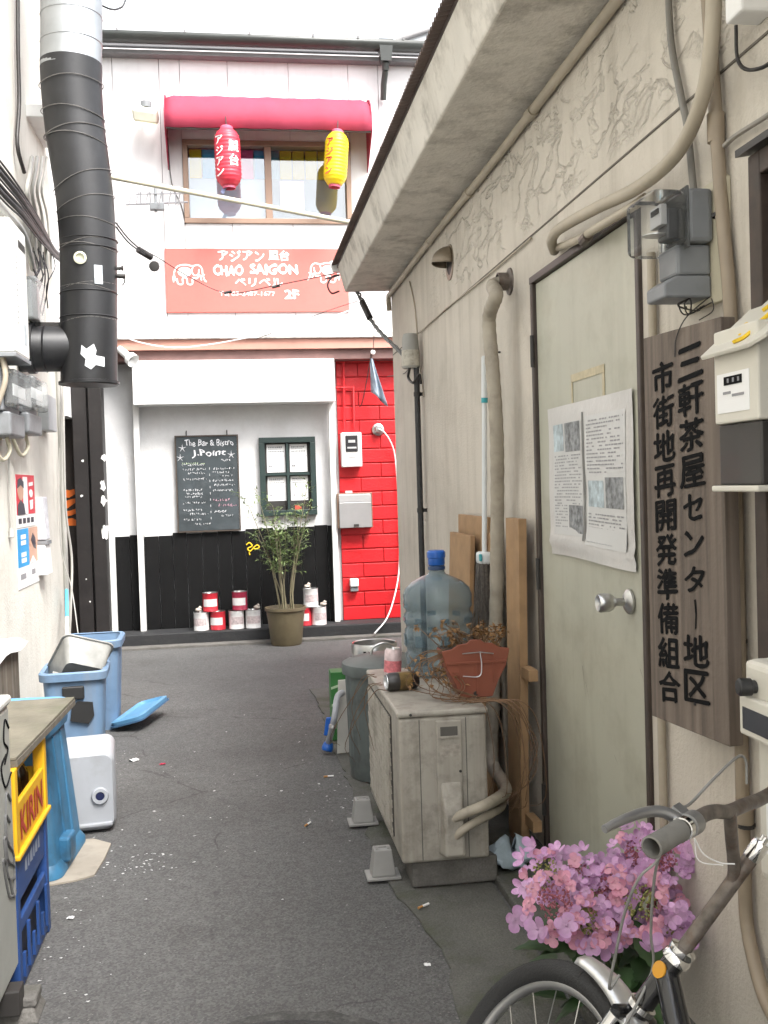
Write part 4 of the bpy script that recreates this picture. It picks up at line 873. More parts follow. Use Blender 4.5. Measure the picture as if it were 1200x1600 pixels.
mb = MB(); mb.lathe([(rb_-0.001, -0.01), (rb_+0.012, -0.008), (rb_+0.012, 0.008), (rb_-0.001, 0.01)], P[-1]+EZ*0.012, 36, caps=False)
for py in (378, 392, 460, 498): obj('band', MB().lathe([(rb_-0.001, -0.006), (rb_+0.005, 0), (rb_-0.001, 0.006)], dcen(96, 181, py)[0], 36, caps=False), dblk, duct, smooth=50)
obj('collar', mb, dblk, duct, smooth=50)
mb = MB(); wm = M('tie_wire', (0.22, 0.21, 0.2), 0.4, 0.7)
for (py, tl, s_) in ((135, 0.01, (63, 160)), (182, -0.02, (66, 162)), (210, 0.03, (70, 164)), (222, -0.02, (72, 166)), (285, 0.07, (84, 174)), (320, 0.05, (90, 178)), (350, -0.01, (92, 179)), (383, 0.03, (95, 181)), (390, -0.02, (95, 181)), (450, 0.02, (96, 181)), (453, -0.015, (96, 181)), (503, 0.012, (96, 181))):
    c_, r_0 = dcen(s_[0], s_[1], py); ring = [(c_.x+(r_0+0.006)*math.cos(a), c_.y+(r_0+0.006)*math.sin(a), c_.z+tl*math.cos(a)+0.006*math.sin(3*a)) for a in [2*math.pi*i/28 for i in range(29)]]
    mb.tube(ring, 0.0028, 5)
JOIN('tie_wire', mb, wm, duct)
# side inlet elbow from the wall
mb = MB(); c_ = dcen(97, 182, 545)[0]
mb.tube([(XL, 6.25, c_.z-0.005), (c_.x-0.10, DYc-0.0, c_.z)], 0.135, 30)
mb.lathe([(0.13, -0.02), (0.15, -0.02), (0.15, 0.02), (0.13, 0.02)], (-1.18, 6.26, c_.z), 30, (1, 0, 0), caps=False); mb.lathe([(0.13, -0.006), (0.143, 0), (0.13, 0.006)], (-1.10, 6.27, c_.z), 30, (1, 0, 0), caps=False)
obj('side_inlet', mb, dblk, duct, smooth=50)
def on_duct(px, py, w_, h_, mat, name, poly=None):
    c_ = dcen(96, 181, py)[0]; q = at(px, py, Y=DYc-rb_)
    m_ = MB(); poly = poly or [(-.5, -.5), (.5, -.5), (.5, .5), (-.5, .5)]; vs = []; r_0 = rb_+0.004
    a0 = math.asin(max(-0.95, min(0.95, (q.x*DYc/(DYc-rb_)*0+ (at(px, py, Y=DYc-0.12).x-c_.x))/r_0)))
    n_ = len(poly)
    for x, y in poly:
        a = a0+x*w_/r_0; vs.append((c_.x+r_0*math.sin(a), c_.y-r_0*math.cos(a), q.z+y*h_))
    cx_ = (c_.x+(r_0+0.002)*math.sin(a0), c_.y-(r_0+0.002)*math.cos(a0), q.z); vs.append(cx_)
    obj(name, m_.add(vs, [(i, (i+1) % n_, n_) for i in range(n_)]), mat, duct, recalc=False, solid=0.001)
stk = M('sticker_grey', (0.42, 0.46, 0.48), 0.4, var=0.15, vscale=30)
on_duct(155, 428, 0.05, 0.11, stk, 'label_plate')
on_duct(147, 557, 0.14, 0.15, M('sticker_white', (0.62, 0.63, 0.65), 0.5, var=0.2, vscale=30), 'sticker', [(-.5, .1), (-.45, .45), (-.25, .3), (0.05, .5), (.15, .25), (.1, .05), (.5, 0.0), (.48, -.38), (.1, -.32), (-.1, -.5), (-.35, -.35), (-.3, -.1)])
q = at(125, 402, Y=DYc-rb_-0.01)
obj('round_gauge', MB().lathe([(0.001, 0), (0.034, 0), (0.037, 0.03), (0.026, 0.033), (0.024, 0.022), (0.001, 0.02)], (q.x, DYc-rb_+0.02, q.z), 22, (0, -1, -0.05)), M('gauge_yellow_white', (0.6, 0.6, 0.45), 0.35), duct, smooth=40)
c_ = at(181, 428, Y=DYc)
mb = MB().cyl((c_.x-0.02, DYc, c_.z-0.01), (c_.x+0.055, DYc, c_.z-0.015), 0.014).cyl((c_.x-0.02, DYc, c_.z+0.03), (c_.x+0.04, DYc, c_.z+0.035), 0.010).cyl((c_.x+0.035, DYc, c_.z+0.035), (c_.x+0.045, DYc, c_.z+0.035), 0.016).tube([(c_.x+0.045, DYc, c_.z-0.015), (c_.x+0.05, DYc, c_.z-0.05), (c_.x+0.035, DYc, c_.z-0.07)], 0.004, 6)
obj('valve_stub', mb, darkmetal, duct, smooth=40)
mb = MB()
for z in (2.35,): mb.box(XL, -0.98, DYc-0.01, DYc+0.01, z, z+0.03)
obj('wall_bracket', mb, darkmetal, duct)

# ================================================================== overhead poles and wires
a, b_ = at(165, 275, Y=6.45), at(556, 349, Y=6.6)
a = a+(a-b_)*0.12
tag(obj('tie_pole', MB().cyl(a, b_+(b_-a)*0.02, 0.016, n=12), M('cream_pipe', (0.60, 0.56, 0.43), 0.5, var=0.08), smooth=50), 'long thin cream pole spanning the alley between duct and eave', 'pole')
mb = MB()
for dz in (0, 6): mb.tube([at(181, 348+dz, Y=6.4), at(200, 372+dz, Y=6.6), at(222, 392+dz*0.5, Y=6.8), at(232, 400, Y=6.9)], 0.005, 6, 5)
mb.tube([at(222, 390, Y=6.8), at(246, 402, Y=7.0), at(300, 435, Y=7.2), at(357, 458, Y=7.2), at(430, 446, Y=7.0), at(500, 432, Y=6.8), at(535, 424, Y=6.65)], 0.0035, 6, 6)
lw = thing('drop_wire', 'thin dark wire with a round insulator sagging across the red signboard', 'wire', tuple(at(240, 405, Y=7.0)))
obj('strand', mb, M('black_cable', (0.03, 0.03, 0.03)), lw, smooth=60)
obj('clamp', MB().cyl(at(216, 390, Y=6.82), at(236, 402, Y=6.9), 0.022).lathe([(0.001, -0.02), (0.03, -0.018), (0.036, 0), (0.03, 0.018), (0.001, 0.02)], at(241, 416, Y=6.9), 16, (0, 1, 0.1)), darkmetal, lw, smooth=40)
obj('splice', MB().cyl(at(350, 458, Y=7.18), at(362, 455, Y=7.18), 0.010, n=8).cyl(at(425, 449, Y=7.0), at(437, 446, Y=7.0), 0.010, n=8), darkmetal, lw)
# service cable from eave corner to the meter head
sv = thing('service_cable', 'twisted grey service cable dropping from the eave corner', 'cable', tuple(at(560, 460, Y=6.7)))
mb = MB()
base = [at(547, 375, Y=6.72), at(543, 405, Y=6.72), at(552, 440, Y=6.70), at(566, 470, Y=6.62), at(580, 500, Y=6.5), at(600, 525, Y=6.2), at(628, 552, Y=5.9), at(640, 568, Y=5.8)]
for k in range(3):
    pts = catmull(base, 8); mb.tube([p+Vector((math.cos(i*0.9+k*2.1), 0, math.sin(i*0.9+k*2.1)))*0.011*(1 if i < 30 else 0.7) for i, p in enumerate(pts)], 0.007, 6)
obj('strand', mb, M('grey_twist', (0.19, 0.19, 0.185), 0.6, var=0.3, vscale=30), sv, smooth=60)
obj('wrap', MB().tube([at(566, 472, Y=6.6), at(578, 497, Y=6.5)], 0.022, 10), darkmetal, sv, smooth=40)
obj('bracket', MB().obox(at(520, 425, Y=6.7), (0.09, 0, 0.02), (0, 0.03, 0), (-0.02, 0, 0.07)), white, sv, bevel=0.004)
obj('loop', MB().tube([at(508, 436, Y=6.7), at(530, 430, Y=6.7), at(520, 432, Y=6.68), at(512, 445, Y=6.66), at(518, 458, Y=6.66), at(530, 455, Y=6.68)], 0.006, 6, 5), M('black_cable', (0.03, 0.03, 0.03)), sv, smooth=60)
obj('thin_tail', MB().tube([at(560, 470, Y=6.7), at(500, 490, Y=8.0), at(400, 530, Y=8.8)], 0.003, 5, 6).tube([at(640, 575, Y=5.8), at(628, 585, Y=6.4), at(605, 588, Y=8.9)], 0.003, 5, 4).tube([at(585, 500, Y=6.5), at(584, 530, Y=8.5), at(583, 552, Y=8.98)], 0.003, 5, 4), darkmetal, sv)
# mast head and black riser
hd = at(645, 575, X=1.0); 
mh = thing('service_mast', 'black riser pipe with grey weatherhead on the beige wall', 'mast', (1.015, hd.y, 0))
yy = at(655, 700, X=1.015).y
obj('riser', MB().tube([(1.012, yy, 0.012), (1.012, yy, 2.02)], 0.0165, 12), M('black_pipe', (0.022, 0.022, 0.023), 0.5, var=0.3, vscale=20, dirt=(0.2, 0.2, 0.2), damt=0.15, dscale=20), mh, smooth=50)
h0, h1 = at(646, 575, X=0.995), at(643, 520, X=0.995)
obj('weatherhead', MB().lathe([(0.001, 0), (0.045, 0), (0.052, 0.01), (0.047, 0.10), (0.047, 0.12), (0.045, 0.17), (0.038, 0.192), (0.001, 0.197)], (0.985, yy+0.02, h0.z+0.0), 20), M('weatherhead_grey', (0.33, 0.325, 0.3), 0.6, var=0.15), mh, smooth=40)
obj('lower_band', MB().lathe([(0.0535, 0.012), (0.0545, 0.012), (0.0505, 0.10), (0.0495, 0.10)], (0.985, yy+0.02, h0.z), 20, caps=False), M('weatherhead_cream', (0.48, 0.45, 0.38), 0.6, dirt=(0.15, 0.13, 0.1), damt=0.7, dscale=20), mh, smooth=40)
obj('cable_loop', MB().tube([at(640, 575, X=0.97), at(638, 590, X=0.97), at(646, 598, X=0.97), at(655, 585, X=1.0), at(658, 600, X=1.01)], 0.008, 6, 5), darkmetal, mh, smooth=60)
for z in (1.85, 1.2, 0.5): obj('clamp', MB().lathe([(0.0168, -0.012), (0.020, -0.012), (0.020, 0.012), (0.0168, 0.012)], (1.012, yy, z), 14, caps=False).box(1.0285, XW, yy-0.004, yy+0.004, z-0.01, z+0.01), darkmetal, mh)

# ================================================================== things on the left wall
# water heater
wh = thing('water_heater', 'tall white boxy water heater high on the left wall', 'water heater', (-1.15, 5.6, 2.05))
y1 = at(43, 460, X=-1.08).y; y0 = y1-0.38; z0, z1 = at(43, 562, X=-1.08).z, at(43, 372, X=-1.08).z
obj('case', MB().box(XL, -1.08, y0, y1, z0, z1), M('heater_white', (0.72, 0.72, 0.68), 0.4, var=0.04, dirt=(0.5, 0.48, 0.42), damt=0.3), wh, bevel=0.012)
mb = MB()
obj('exhaust_slot', MB().box(-1.083, -1.079, y1-0.20, y1-0.03, z1-0.11, z1-0.07), darkmetal, wh)
mb = MB()
for k in range(14): mb.box(-1.0825, -1.079, y0+0.12, y0+0.128, z1-0.15-k*0.028, z1-0.14-k*0.028)
JOIN('vent_slot', mb, darkmetal, wh)
obj('rating_label', MB().box(-1.0825, -1.079, y1-0.13, y1-0.07, z0+0.07, z0+0.18), stk, wh)
obj('base_rim', MB().box(XL, -1.075, y0-0.004, y1+0.004, z0-0.022, z0-0.001), greyplast, wh, bevel=0.003)
mb = MB()
for k in range(4): mb.tube([(-1.15-0.02*k, y0+0.05+0.08*k, z0-0.02), (-1.14, y0+0.04+0.08*k, z0-0.14), (-1.2, y0+0.05+0.08*k, z0-0.3), (-1.24, y0+0.06+0.08*k, z0-0.42)], 0.014+0.003*(k % 2), 8, 5)
obj('supply_pipe', mb, beige, wh, smooth=60)
# switch panel beside it
sy0, sy1 = at(46, 490, X=-1.16).y, at(62, 490, X=-1.16).y
sp_ = thing('switch_panel', 'narrow cream control panel with a clear cover beside the water heater', 'control panel', (-1.2, (sy0+sy1)/2, 2.25))
zz1, zz0 = at(54, 432, X=-1.16).z, at(54, 545, X=-1.16).z
obj('plate', MB().box(XL, -1.19, sy0, sy1, zz0, zz1), M('cream_plate', (0.66, 0.64, 0.52), 0.5), sp_, bevel=0.004)
obj('works', MB().box(-1.19, -1.15, sy0+0.04, sy1-0.04, zz0+0.18, zz1-0.05), greyplast, sp_, bevel=0.006)
obj('clear_cover', MB().box(-1.19, -1.12, sy0+0.03, sy1-0.03, zz0+0.16, zz1-0.03), glassy('clear_plastic', (0.93, 0.95, 0.95), 0.12, 0.08, (0.6, 0.62, 0.62), 0.18), sp_, bevel=0.012)
# grey electricity meters
def emeter(px0, px1, py0, py1, label, X=-1.10):
    a, b_ = at(px0, (py0+py1)/2, X=X).y, at(px1, (py0+py1)/2, X=X).y; z1_, z0_ = at((px0+px1)/2, py0, X=X).z, at((px0+px1)/2, py1, X=X).z
    t_ = thing('electric_meter', label, 'meter', (XL+0.05, (a+b_)/2, z0_), 'grey electric meters on the left wall')
    zm_ = z0_+(z1_-z0_)*0.42
    obj('base', MB().box(XL, X-0.06, a, b_, zm_-0.02, z1_), greyplast, t_, bevel=0.01); obj('terminal_box', MB().box(XL, X-0.03, a+0.02, b_-0.02, z0_, zm_-0.022), greyplast, t_, bevel=0.012)
    obj('register', MB().box(X-0.0595, X-0.02, a+0.03, b_-0.03, zm_+0.03, z1_-0.03), M('dark_dial', (0.03, 0.03, 0.03)), t_, bevel=0.006)
    obj('nameplate', MB().box(X-0.0195, X-0.017, a+0.045, b_-0.045, zm_+0.06, zm_+0.12), paper, t_)
    obj('glass_cover', MB().box(X-0.0595, X+0.01, a+0.012, b_-0.012, zm_, z1_-0.01), MATS['clear_plastic'], t_, bevel=0.018)
    obj('cable_tail', MB().tube([(XL+0.06, (a+b_)/2, z0_), (XL+0.07, (a+b_)/2+0.01, z0_-0.07), (XL+0.05, (a+b_)/2-0.09, z0_-0.12), (XL+0.03, (a+b_)/2-0.2, z0_-0.02), (XL+0.02, (a+b_)/2-0.24, z0_+0.1)], 0.011, 8, 6), M('cream_pipe', (0.6, 0.56, 0.43)), t_, smooth=60)
emeter(24, 48, 580, 682, 'larger grey electric meter with clear cover on the left wall'); emeter(52, 74, 590, 678, 'grey electric meter nearer the wall corner, right of the larger one')
q0, q1 = at(76, 640, X=-1.18), at(88, 640, X=-1.18)
tag(obj('grey_junction_box', MB().box(XL, -1.18, q0.y, q1.y, q0.z-0.13, q0.z+0.1), M('pale_grey_box', (0.45, 0.47, 0.48), 0.5), bevel=0.008), 'pale grey junction box right of the two grey meters', 'box')
# two posters and a hanging bundle
def poster(px0, py0, px1, py1, label, build):
    y0_, y1_ = at(px0, py0, X=XL).y, at(px1, py0, X=XL).y; z1_, z0_ = at(px0, py0, X=XL).z, at(px0, py1, X=XL).z
    t_ = thing('wall_poster', label, 'poster', (XL+0.005, (y0_+y1_)/2, z0_), 'posters on the left wall')
    obj('sheet', MB().box(XL+0.001, XL+0.004, y0_, y1_, z0_, z1_), paper, t_)
    def rect(u0, u1, v0, v1, mat, name, lay=1):
        obj(name, MB().box(XL+0.004, XL+0.004+0.001*lay, y0_+(y1_-y0_)*u0, y0_+(y1_-y0_)*u1, z1_-(z1_-z0_)*v1, z1_-(z1_-z0_)*v0), mat, t_)
    def blob(P, mat, name, lay=2):
        obj(name, MB().prism([(y0_+(y1_-y0_)*u, z1_-(z1_-z0_)*v) for u, v in P], (XL+0.004, 0, 0), EY, EZ, (0.001*lay, 0, 0)), mat, t_)
    def tx(body, u, v, w_, h_, mat):
        m_ = MB(); lay_text(m_, body, (XL+0.0072, y0_+(y1_-y0_)*u, z1_-(z1_-z0_)*v), EY, EZ, w_*(y1_-y0_), h_*(z1_-z0_), 0.03); obj('lettering', m_, mat, t_, recalc=False)
    build(rect, blob, tx)
pred = M('poster_red', (0.60, 0.03, 0.05), 0.5); pblue = M('poster_blue', (0.03, 0.32, 0.68), 0.5); skin = M('poster_skin', (0.52, 0.31, 0.22), 0.5); pdark = M('poster_dark', (0.03, 0.03, 0.045), 0.5)
def p1(rect, blob, tx):
    rect(0.0, 1.0, 0.0, 0.76, pred, 'red_field'); rect(0.36, 0.60, 0.04, 0.76, paper, 'white_field', 2)
    blob([(0.05, 0.76), (0.06, 0.58), (0.2, 0.48), (0.38, 0.56), (0.44, 0.76)], pdark, 'figure', 3); blob(disc_poly(0.22, 0.32, 0.15, 0.17, 14), skin, 'figure', 3); blob([(0.06, 0.26), (0.1, 0.1), (0.24, 0.06), (0.38, 0.14), (0.38, 0.26), (0.22, 0.2)], pdark, 'figure', 4)
    blob([(0.68, 0.15), (0.9, 0.13), (0.9, 0.2), (0.68, 0.22)], paper, 'mark', 3); blob(disc_poly(0.78, 0.36, 0.1, 0.08, 10), paper, 'mark', 3); blob([(0.7, 0.5), (0.88, 0.48), (0.86, 0.66), (0.72, 0.68)], paper, 'mark', 3)
    for k in range(4): rect(0.08+0.22*k, 0.24+0.22*k, 0.83, 0.93, pdark, 'mark', 1)
def p2(rect, blob, tx):
    rect(0.0, 0.52, 0.0, 0.64, pblue, 'blue_field'); rect(0.52, 1.0, 0.0, 0.62, skin, 'photo_field'); blob([(0.62, 0.22), (0.72, 0.1), (0.84, 0.2), (0.86, 0.4), (0.74, 0.36)], pdark, 'figure'); blob([(0.54, 0.62), (0.7, 0.5), (0.84, 0.62)], paper, 'figure')
    for k, v in enumerate((0.1, 0.2, 0.4, 0.5)): rect(0.16, 0.38, v, v+0.075, paper, 'mark', 2)
    rect(0.1, 0.34, 0.76, 0.85, M('grey_print', (0.25, 0.25, 0.26)), 'mark'); rect(0.62, 0.8, 0.74, 0.83, M('grey_print', (0.25, 0.25, 0.26)), 'mark')
poster(22.5, 741, 51.5, 826, 'red and white campaign poster of a person in a dark suit', p1)
poster(25, 828, 58, 924, 'blue and white campaign poster pasted below the red one', p2)
q0 = at(62, 775, X=XL+0.03); q1 = at(76, 895, X=XL+0.03)
nb = thing('paper_bundle', 'white flyers bundle hanging on the left wall beside the posters', 'flyers', (XL+0.03, q0.y+0.15, q1.z))
obj('upper_sheaf', MB().obox((XL+0.002, q0.y+0.02, q1.z+0.22), (0.05, 0, 0), (0, q1.y-q0.y-0.04, 0.0), (-0.01, 0.0, 0.27)), M('flyer_white', (0.62, 0.63, 0.66), 0.7, var=0.2, vscale=25), nb, bevel=0.006)
obj('lower_sheaf', MB().obox((XL+0.002, q0.y+0.0, q1.z), (0.06, 0, 0), (0, q1.y-q0.y-0.03, 0.0), (-0.01, 0.0, 0.19)), white, nb, bevel=0.006)
obj('clip', MB().box(XL, XL+0.065, q0.y, q1.y-0.05, q1.z+0.192, q1.z+0.215), greyplast, nb)
# thin conduit ending in a clip left of the posters
tag(obj('wall_conduit', MB().tube([at(14, 640, X=-1.235), at(14, 740, X=-1.235), at(18, 828, X=-1.235)], 0.006, 6).cyl(at(18, 826, X=-1.235), at(18, 840, X=-1.235), 0.014), M('grey_pvc', (0.4, 0.4, 0.4))), 'thin vertical conduit ending beside the posters on the left wall', 'conduit')
# blue and white stick by the corner
a, b_ = at(104, 922, X=-1.2), at(106, 1040, X=-1.12)
stp = thing('broom_stick', 'thin white stick with a blue grip leaning by the left corner', 'stick', tuple(b_))
obj('shaft', MB().cyl(b_, b_+(a-b_)*0.62, 0.012), white, stp, smooth=50); obj('grip', MB().cyl(b_+(a-b_)*0.62, a, 0.0125), M('sky_blue_plastic', (0.1, 0.42, 0.62), 0.5), stp, smooth=50)

# ================================================================== bins, crates and boxes on the left
blueA = M('faded_blue_plastic', (0.145, 0.235, 0.36), 0.5, var=0.1, dirt=(0.10, 0.14, 0.19), damt=0.5, dscale=5, streak=(0.2, 0.23, 0.27), samt=0.6)
blueB = M('bright_blue_plastic', (0.038, 0.155, 0.285), 0.5, var=0.14, dirt=(0.03, 0.06, 0.09), damt=0.75, dscale=6, streak=(0.10, 0.14, 0.17), samt=0.7)
blueL = M('sky_blue_lid', (0.105, 0.27, 0.45), 0.45, var=0.08, dirt=(0.1, 0.2, 0.3), damt=0.4)
def rring(hx, hy, r, n=5):
    out = []
    for cx, cy, a0 in ((hx-r, hy-r, 0), (-hx+r, hy-r, 90), (-hx+r, -hy+r, 180), (hx-r, -hy+r, 270)):
        for i in range(n+1): a = R_(a0+90*i/n); out.append((cx+r*math.cos(a), cy+r*math.sin(a)))
    return out
def loft(m_, rings, cap0=True, cap1=True):
    n = len(rings[0]); vs = [p for r in rings for p in r]
    fs = [(i*n+j, i*n+(j+1) % n, (i+1)*n+(j+1) % n, (i+1)*n+j) for i in range(len(rings)-1) for j in range(n)]
    if cap0: fs.append(tuple(range(n))[::-1])
    if cap1: fs.append(tuple(range((len(rings)-1)*n, len(rings)*n)))
    return m_.add(vs, fs)
def R3(hx, hy, r, z): return [(x, y, z) for x, y in rring(hx, hy, r)]
def bin_(name, label, cat, loc, rz, hx, hy, h, mat, tap=0.85, group='plastic rubbish bins on the left'):
    t_ = thing(name, label, cat, loc, group, local=True, rot=(0, 0, rz))
    w_ = 0.008
    m_ = MB(); loft(m_, [R3(hx*tap, hy*tap, 0.04, 0), R3(hx*(tap+1)/2, hy*(tap+1)/2, 0.045, h*0.5), R3(hx, hy, 0.05, h-0.005), R3(hx-w_, hy-w_, 0.045, h-0.005), R3(hx*tap-w_, hy*tap-w_, 0.035, 0.02)], True, True)
    obj('body', m_, mat, t_, smooth=45)
    m_ = MB(); loft(m_, [R3(hx-0.001, hy-0.001, 0.05, h-0.045), R3(hx+0.016, hy+0.016, 0.06, h-0.042), R3(hx+0.018, hy+0.018, 0.06, h-0.004), R3(hx+0.010, hy+0.010, 0.055, h+0.004), R3(hx-0.009, hy-0.009, 0.045, h+0.001)], False, False)
    obj('rim', m_, mat, t_, smooth=45)
    return t_
b1 = bin_('rubbish_bin', 'pale blue lidless bin holding a grey tub, with black side latch', 'bin', (-0.885, 5.54, 0), R_(4), 0.155, 0.175, 0.43, blueA)
obj('latch', MB().box(-0.055, 0.055, -0.185, -0.16, 0.29, 0.36), M('black_plastic', (0.02, 0.02, 0.02), 0.5), b1, bevel=0.008)
m_ = MB().prism([(-0.02, 0.18), (0.07, 0.16), (0.10, 0.2), (0.095, 0.27), (0.02, 0.28), (-0.01, 0.25)], (0, -0.176, 0), EX, EZ, (0, 0.012, 0)); obj('torn_sticker', m_, M('black_plastic', (0.02, 0.02, 0.02)), b1)
b2 = bin_('rubbish_bin', 'pale blue empty bin farther back, behind the one with the tub', 'bin', (-0.86, 6.04, 0), R_(2), 0.155, 0.17, 0.515, blueA)
obj('handle_slot', MB().box(0.135, 0.152, -0.05, 0.05, 0.40, 0.44), M('faded_blue_dark', (0.08, 0.14, 0.22), 0.5), b2, bevel=0.005)
# grey tub leaning inside the first bin
t_ = thing('grey_tub', 'translucent grey plastic tub standing tilted inside the pale blue bin', 'tub', (-0.87, 5.5, 0.36), local=True, rot=(R_(-48), R_(18), R_(20)))
m_ = MB(); loft(m_, [R3(0.10, 0.13, 0.03, 0), R3(0.13, 0.17, 0.035, 0.14), R3(0.14, 0.18, 0.04, 0.142), R3(0.14, 0.18, 0.04, 0.15), R3(0.124, 0.164, 0.035, 0.15), R3(0.095, 0.125, 0.03, 0.006)])
obj('shell', m_, M('clouded_plastic', (0.25, 0.25, 0.235), 0.45, var=0.2, vscale=12), t_, smooth=45)
obj('rib', MB().box(-0.135, 0.135, -0.006, 0.006, 0.0065, 0.03), MATS['clouded_plastic'], t_)
# blue lid lying on the asphalt
t_ = thing('bin_lid', 'blue plastic bin lid lying tilted on the asphalt', 'lid', (-0.60, 6.02, 0.055), local=True, rot=(R_(4), R_(-14), R_(-18)))
m_ = MB(); loft(m_, [R3(0.095, 0.215, 0.04, 0.0), R3(0.10, 0.22, 0.045, 0.03), R3(0.082, 0.2, 0.04, 0.036), R3(0.072, 0.19, 0.04, 0.02), R3(0.03, 0.14, 0.028, 0.02)]); obj('shell', m_, blueL, t_, smooth=45)
m_ = MB(); loft(m_, [R3(0.101, 0.221, 0.045, 0.004), R3(0.107, 0.227, 0.046, 0.004), R3(0.107, 0.227, 0.046, 0.012), R3(0.101, 0.221, 0.045, 0.012)], False, False); obj('rim', m_, M('blue_dark_rim', (0.05, 0.12, 0.22), 0.5), t_, smooth=45)
# white container on its side with a drain plug
t_ = thing('white_container', 'white plastic container lying on its side, drain plug facing out', 'container', (-0.715, 4.22, 0.0), local=True, rot=(0, 0, R_(9)))
m_ = MB(); 
def YR(hx, hz, r, y, cz): return [(x, y, z+cz) for x, z in rring(hx, hz, r)]
loft(m_, [YR(0.165, 0.145, 0.035, -0.13, 0.165), YR(0.175, 0.155, 0.04, -0.115, 0.165), YR(0.19, 0.162, 0.04, 0.16, 0.165), YR(0.18, 0.152, 0.035, 0.16, 0.165), YR(0.16, 0.14, 0.03, -0.1, 0.165)])
obj('shell', m_, M('white_pe_plastic', (0.37, 0.385, 0.41), 0.4, var=0.06, dirt=(0.26, 0.26, 0.25), damt=0.5, dscale=7), t_, smooth=45)
obj('plug', MB().lathe([(0.001, 0.0), (0.016, 0.0), (0.018, 0.012), (0.03, 0.012), (0.034, 0.006), (0.034, 0.0)], (0.115, -0.131, 0.15), 22, (0, -1, 0), caps=False), M('white_pe_plastic', (0.7, 0.7, 0.7)), t_, smooth=40)
obj('plug_hole', MB().lathe([(0.001, 0), (0.0165, 0), (0.0165, 0.008), (0.001, 0.009)], (0.115, -0.132, 0.15), 18, (0, -1, 0)), M('navy_plug', (0.01, 0.015, 0.06), 0.4), t_, smooth=40)
obj('foot_ridge', MB().box(-0.15, 0.16, -0.142, -0.128, 0.028, 0.045), MATS['white_pe_plastic'], t_, bevel=0.005)
# big blue bin on cardboard
t_ = bin_('blue_barrel_bin', 'tall bright blue ribbed bin standing on cardboard beside the crates', 'bin', (-0.838, 3.84, 0.008), R_(-4), 0.145, 0.165, 0.525, blueB, tap=1.28)
for sy in (-1,):
    for k in (-0.05, 0.06): obj('rib', MB().obox((0.176, k-0.015, 0.05), (0.014, 0, 0), (0, 0.03, 0), (-0.036, 0, 0.42)), blueB, t_, bevel=0.006)
m_ = MB(); loft(m_, [R3(0.184, 0.209, 0.045, 0.0), R3(0.2, 0.222, 0.05, 0.0), R3(0.2, 0.222, 0.05, 0.022), R3(0.182, 0.205, 0.045, 0.05)], False, False); obj('base_skirt', m_, blueB, t_, smooth=45)
obj('foot_handle', MB().box(0.17, 0.215, -0.13, -0.03, 0.03, 0.12), blueB, t_, bevel=0.01)
m_ = MB(); loft(m_, [R3(0.17, 0.19, 0.055, 0.531), R3(0.17, 0.19, 0.055, 0.556), R3(0.158, 0.178, 0.05, 0.566), R3(0.135, 0.155, 0.05, 0.557)]); obj('lid', m_, blueL, t_, smooth=45)
# cardboard under it
m_ = MB().prism([(-0.98, 3.62), (-0.72, 3.575), (-0.60, 3.61), (-0.545, 3.645), (-0.53, 3.80), (-0.525, 3.96), (-0.60, 4.03), (-0.95, 4.04)], (0, 0, 0.001), EX, EY, (0, 0, 0.006)); 
tag(obj('cardboard_sheet', m_, M('grey_cardboard', (0.32, 0.285, 0.235), 0.9, var=0.15, dirt=(0.14, 0.12, 0.1), damt=0.5, dscale=7)), 'flattened grimy cardboard under the tall blue bin', 'cardboard')
# crates
def crate(name, label, loc, L_, D, h, mat, txt=None, tmat=None, rails=((0.0, 0.03), (0.45, 0.55), (0.9, 1.0))):
    t_ = thing(name, label, 'crate', loc, 'drink crates stacked on the left', local=True)
    th = 0.014
    for sx, sy in ((-1, -1), (-1, 1), (1, -1), (1, 1)):
        obj('corner_post', MB().box(sx*D/2-(0.035 if sx > 0 else 0), sx*D/2+(0.035 if sx < 0 else 0), sy*L_/2-(0.035 if sy > 0 else 0), sy*L_/2+(0.035 if sy < 0 else 0), 0, h), mat, t_, bevel=0.004)
    for v0, v1 in rails:
        for sx in (-1, 1): obj('rail', MB().box(sx*(D/2-0.004)-(th if sx > 0 else 0), sx*(D/2-0.004)+(th if sx < 0 else 0), -L_/2+0.0352, L_/2-0.0352, h*v0, h*v1), mat, t_, bevel=0.003)
        for sy in (-1, 1): obj('rail', MB().box(-D/2+0.0352, D/2-0.0352, sy*(L_/2-0.004)-(th if sy > 0 else 0), sy*(L_/2-0.004)+(th if sy < 0 else 0), h*v0, h*v1), mat, t_, bevel=0.003)
    obj('base', MB().box(-D/2+0.036, D/2-0.036, -L_/2+0.036, L_/2-0.036, 0.006, 0.016), mat, t_)
    if txt:
        body, v0, hh, col = txt; m_ = MB(); lay_text(m_, body, (D/2-0.0025, -L_/2+0.06, h*v0), EY, EZ, L_-0.13, hh, 0.03); obj('lettering', m_, col, t_, recalc=False)
    return t_
yel = M('crate_yellow', (0.72, 0.40, 0.015), 0.45, var=0.08, dirt=(0.4, 0.22, 0.03), damt=0.3); nav = M('crate_blue', (0.02, 0.06, 0.20), 0.5, var=0.12, dirt=(0.02, 0.04, 0.08), damt=0.5)
L_ = 0.44
lo_ = crate('drink_crate', 'dark blue drink crate on the ground under the yellow crate', (-0.79, 3.02, 0.0), L_, 0.34, 0.37, nav, ('BEER', 0.72, 0.0, None) if False else None, None, rails=((0.02, 0.10), (0.42, 0.52), (0.66, 1.0)))
for k in range(6): obj('rib', MB().box(0.166, 0.174, -0.17+k*0.065, -0.155+k*0.065, 0.035, 0.16 if k % 2 else 0.1), nav, lo_)
m_ = MB()
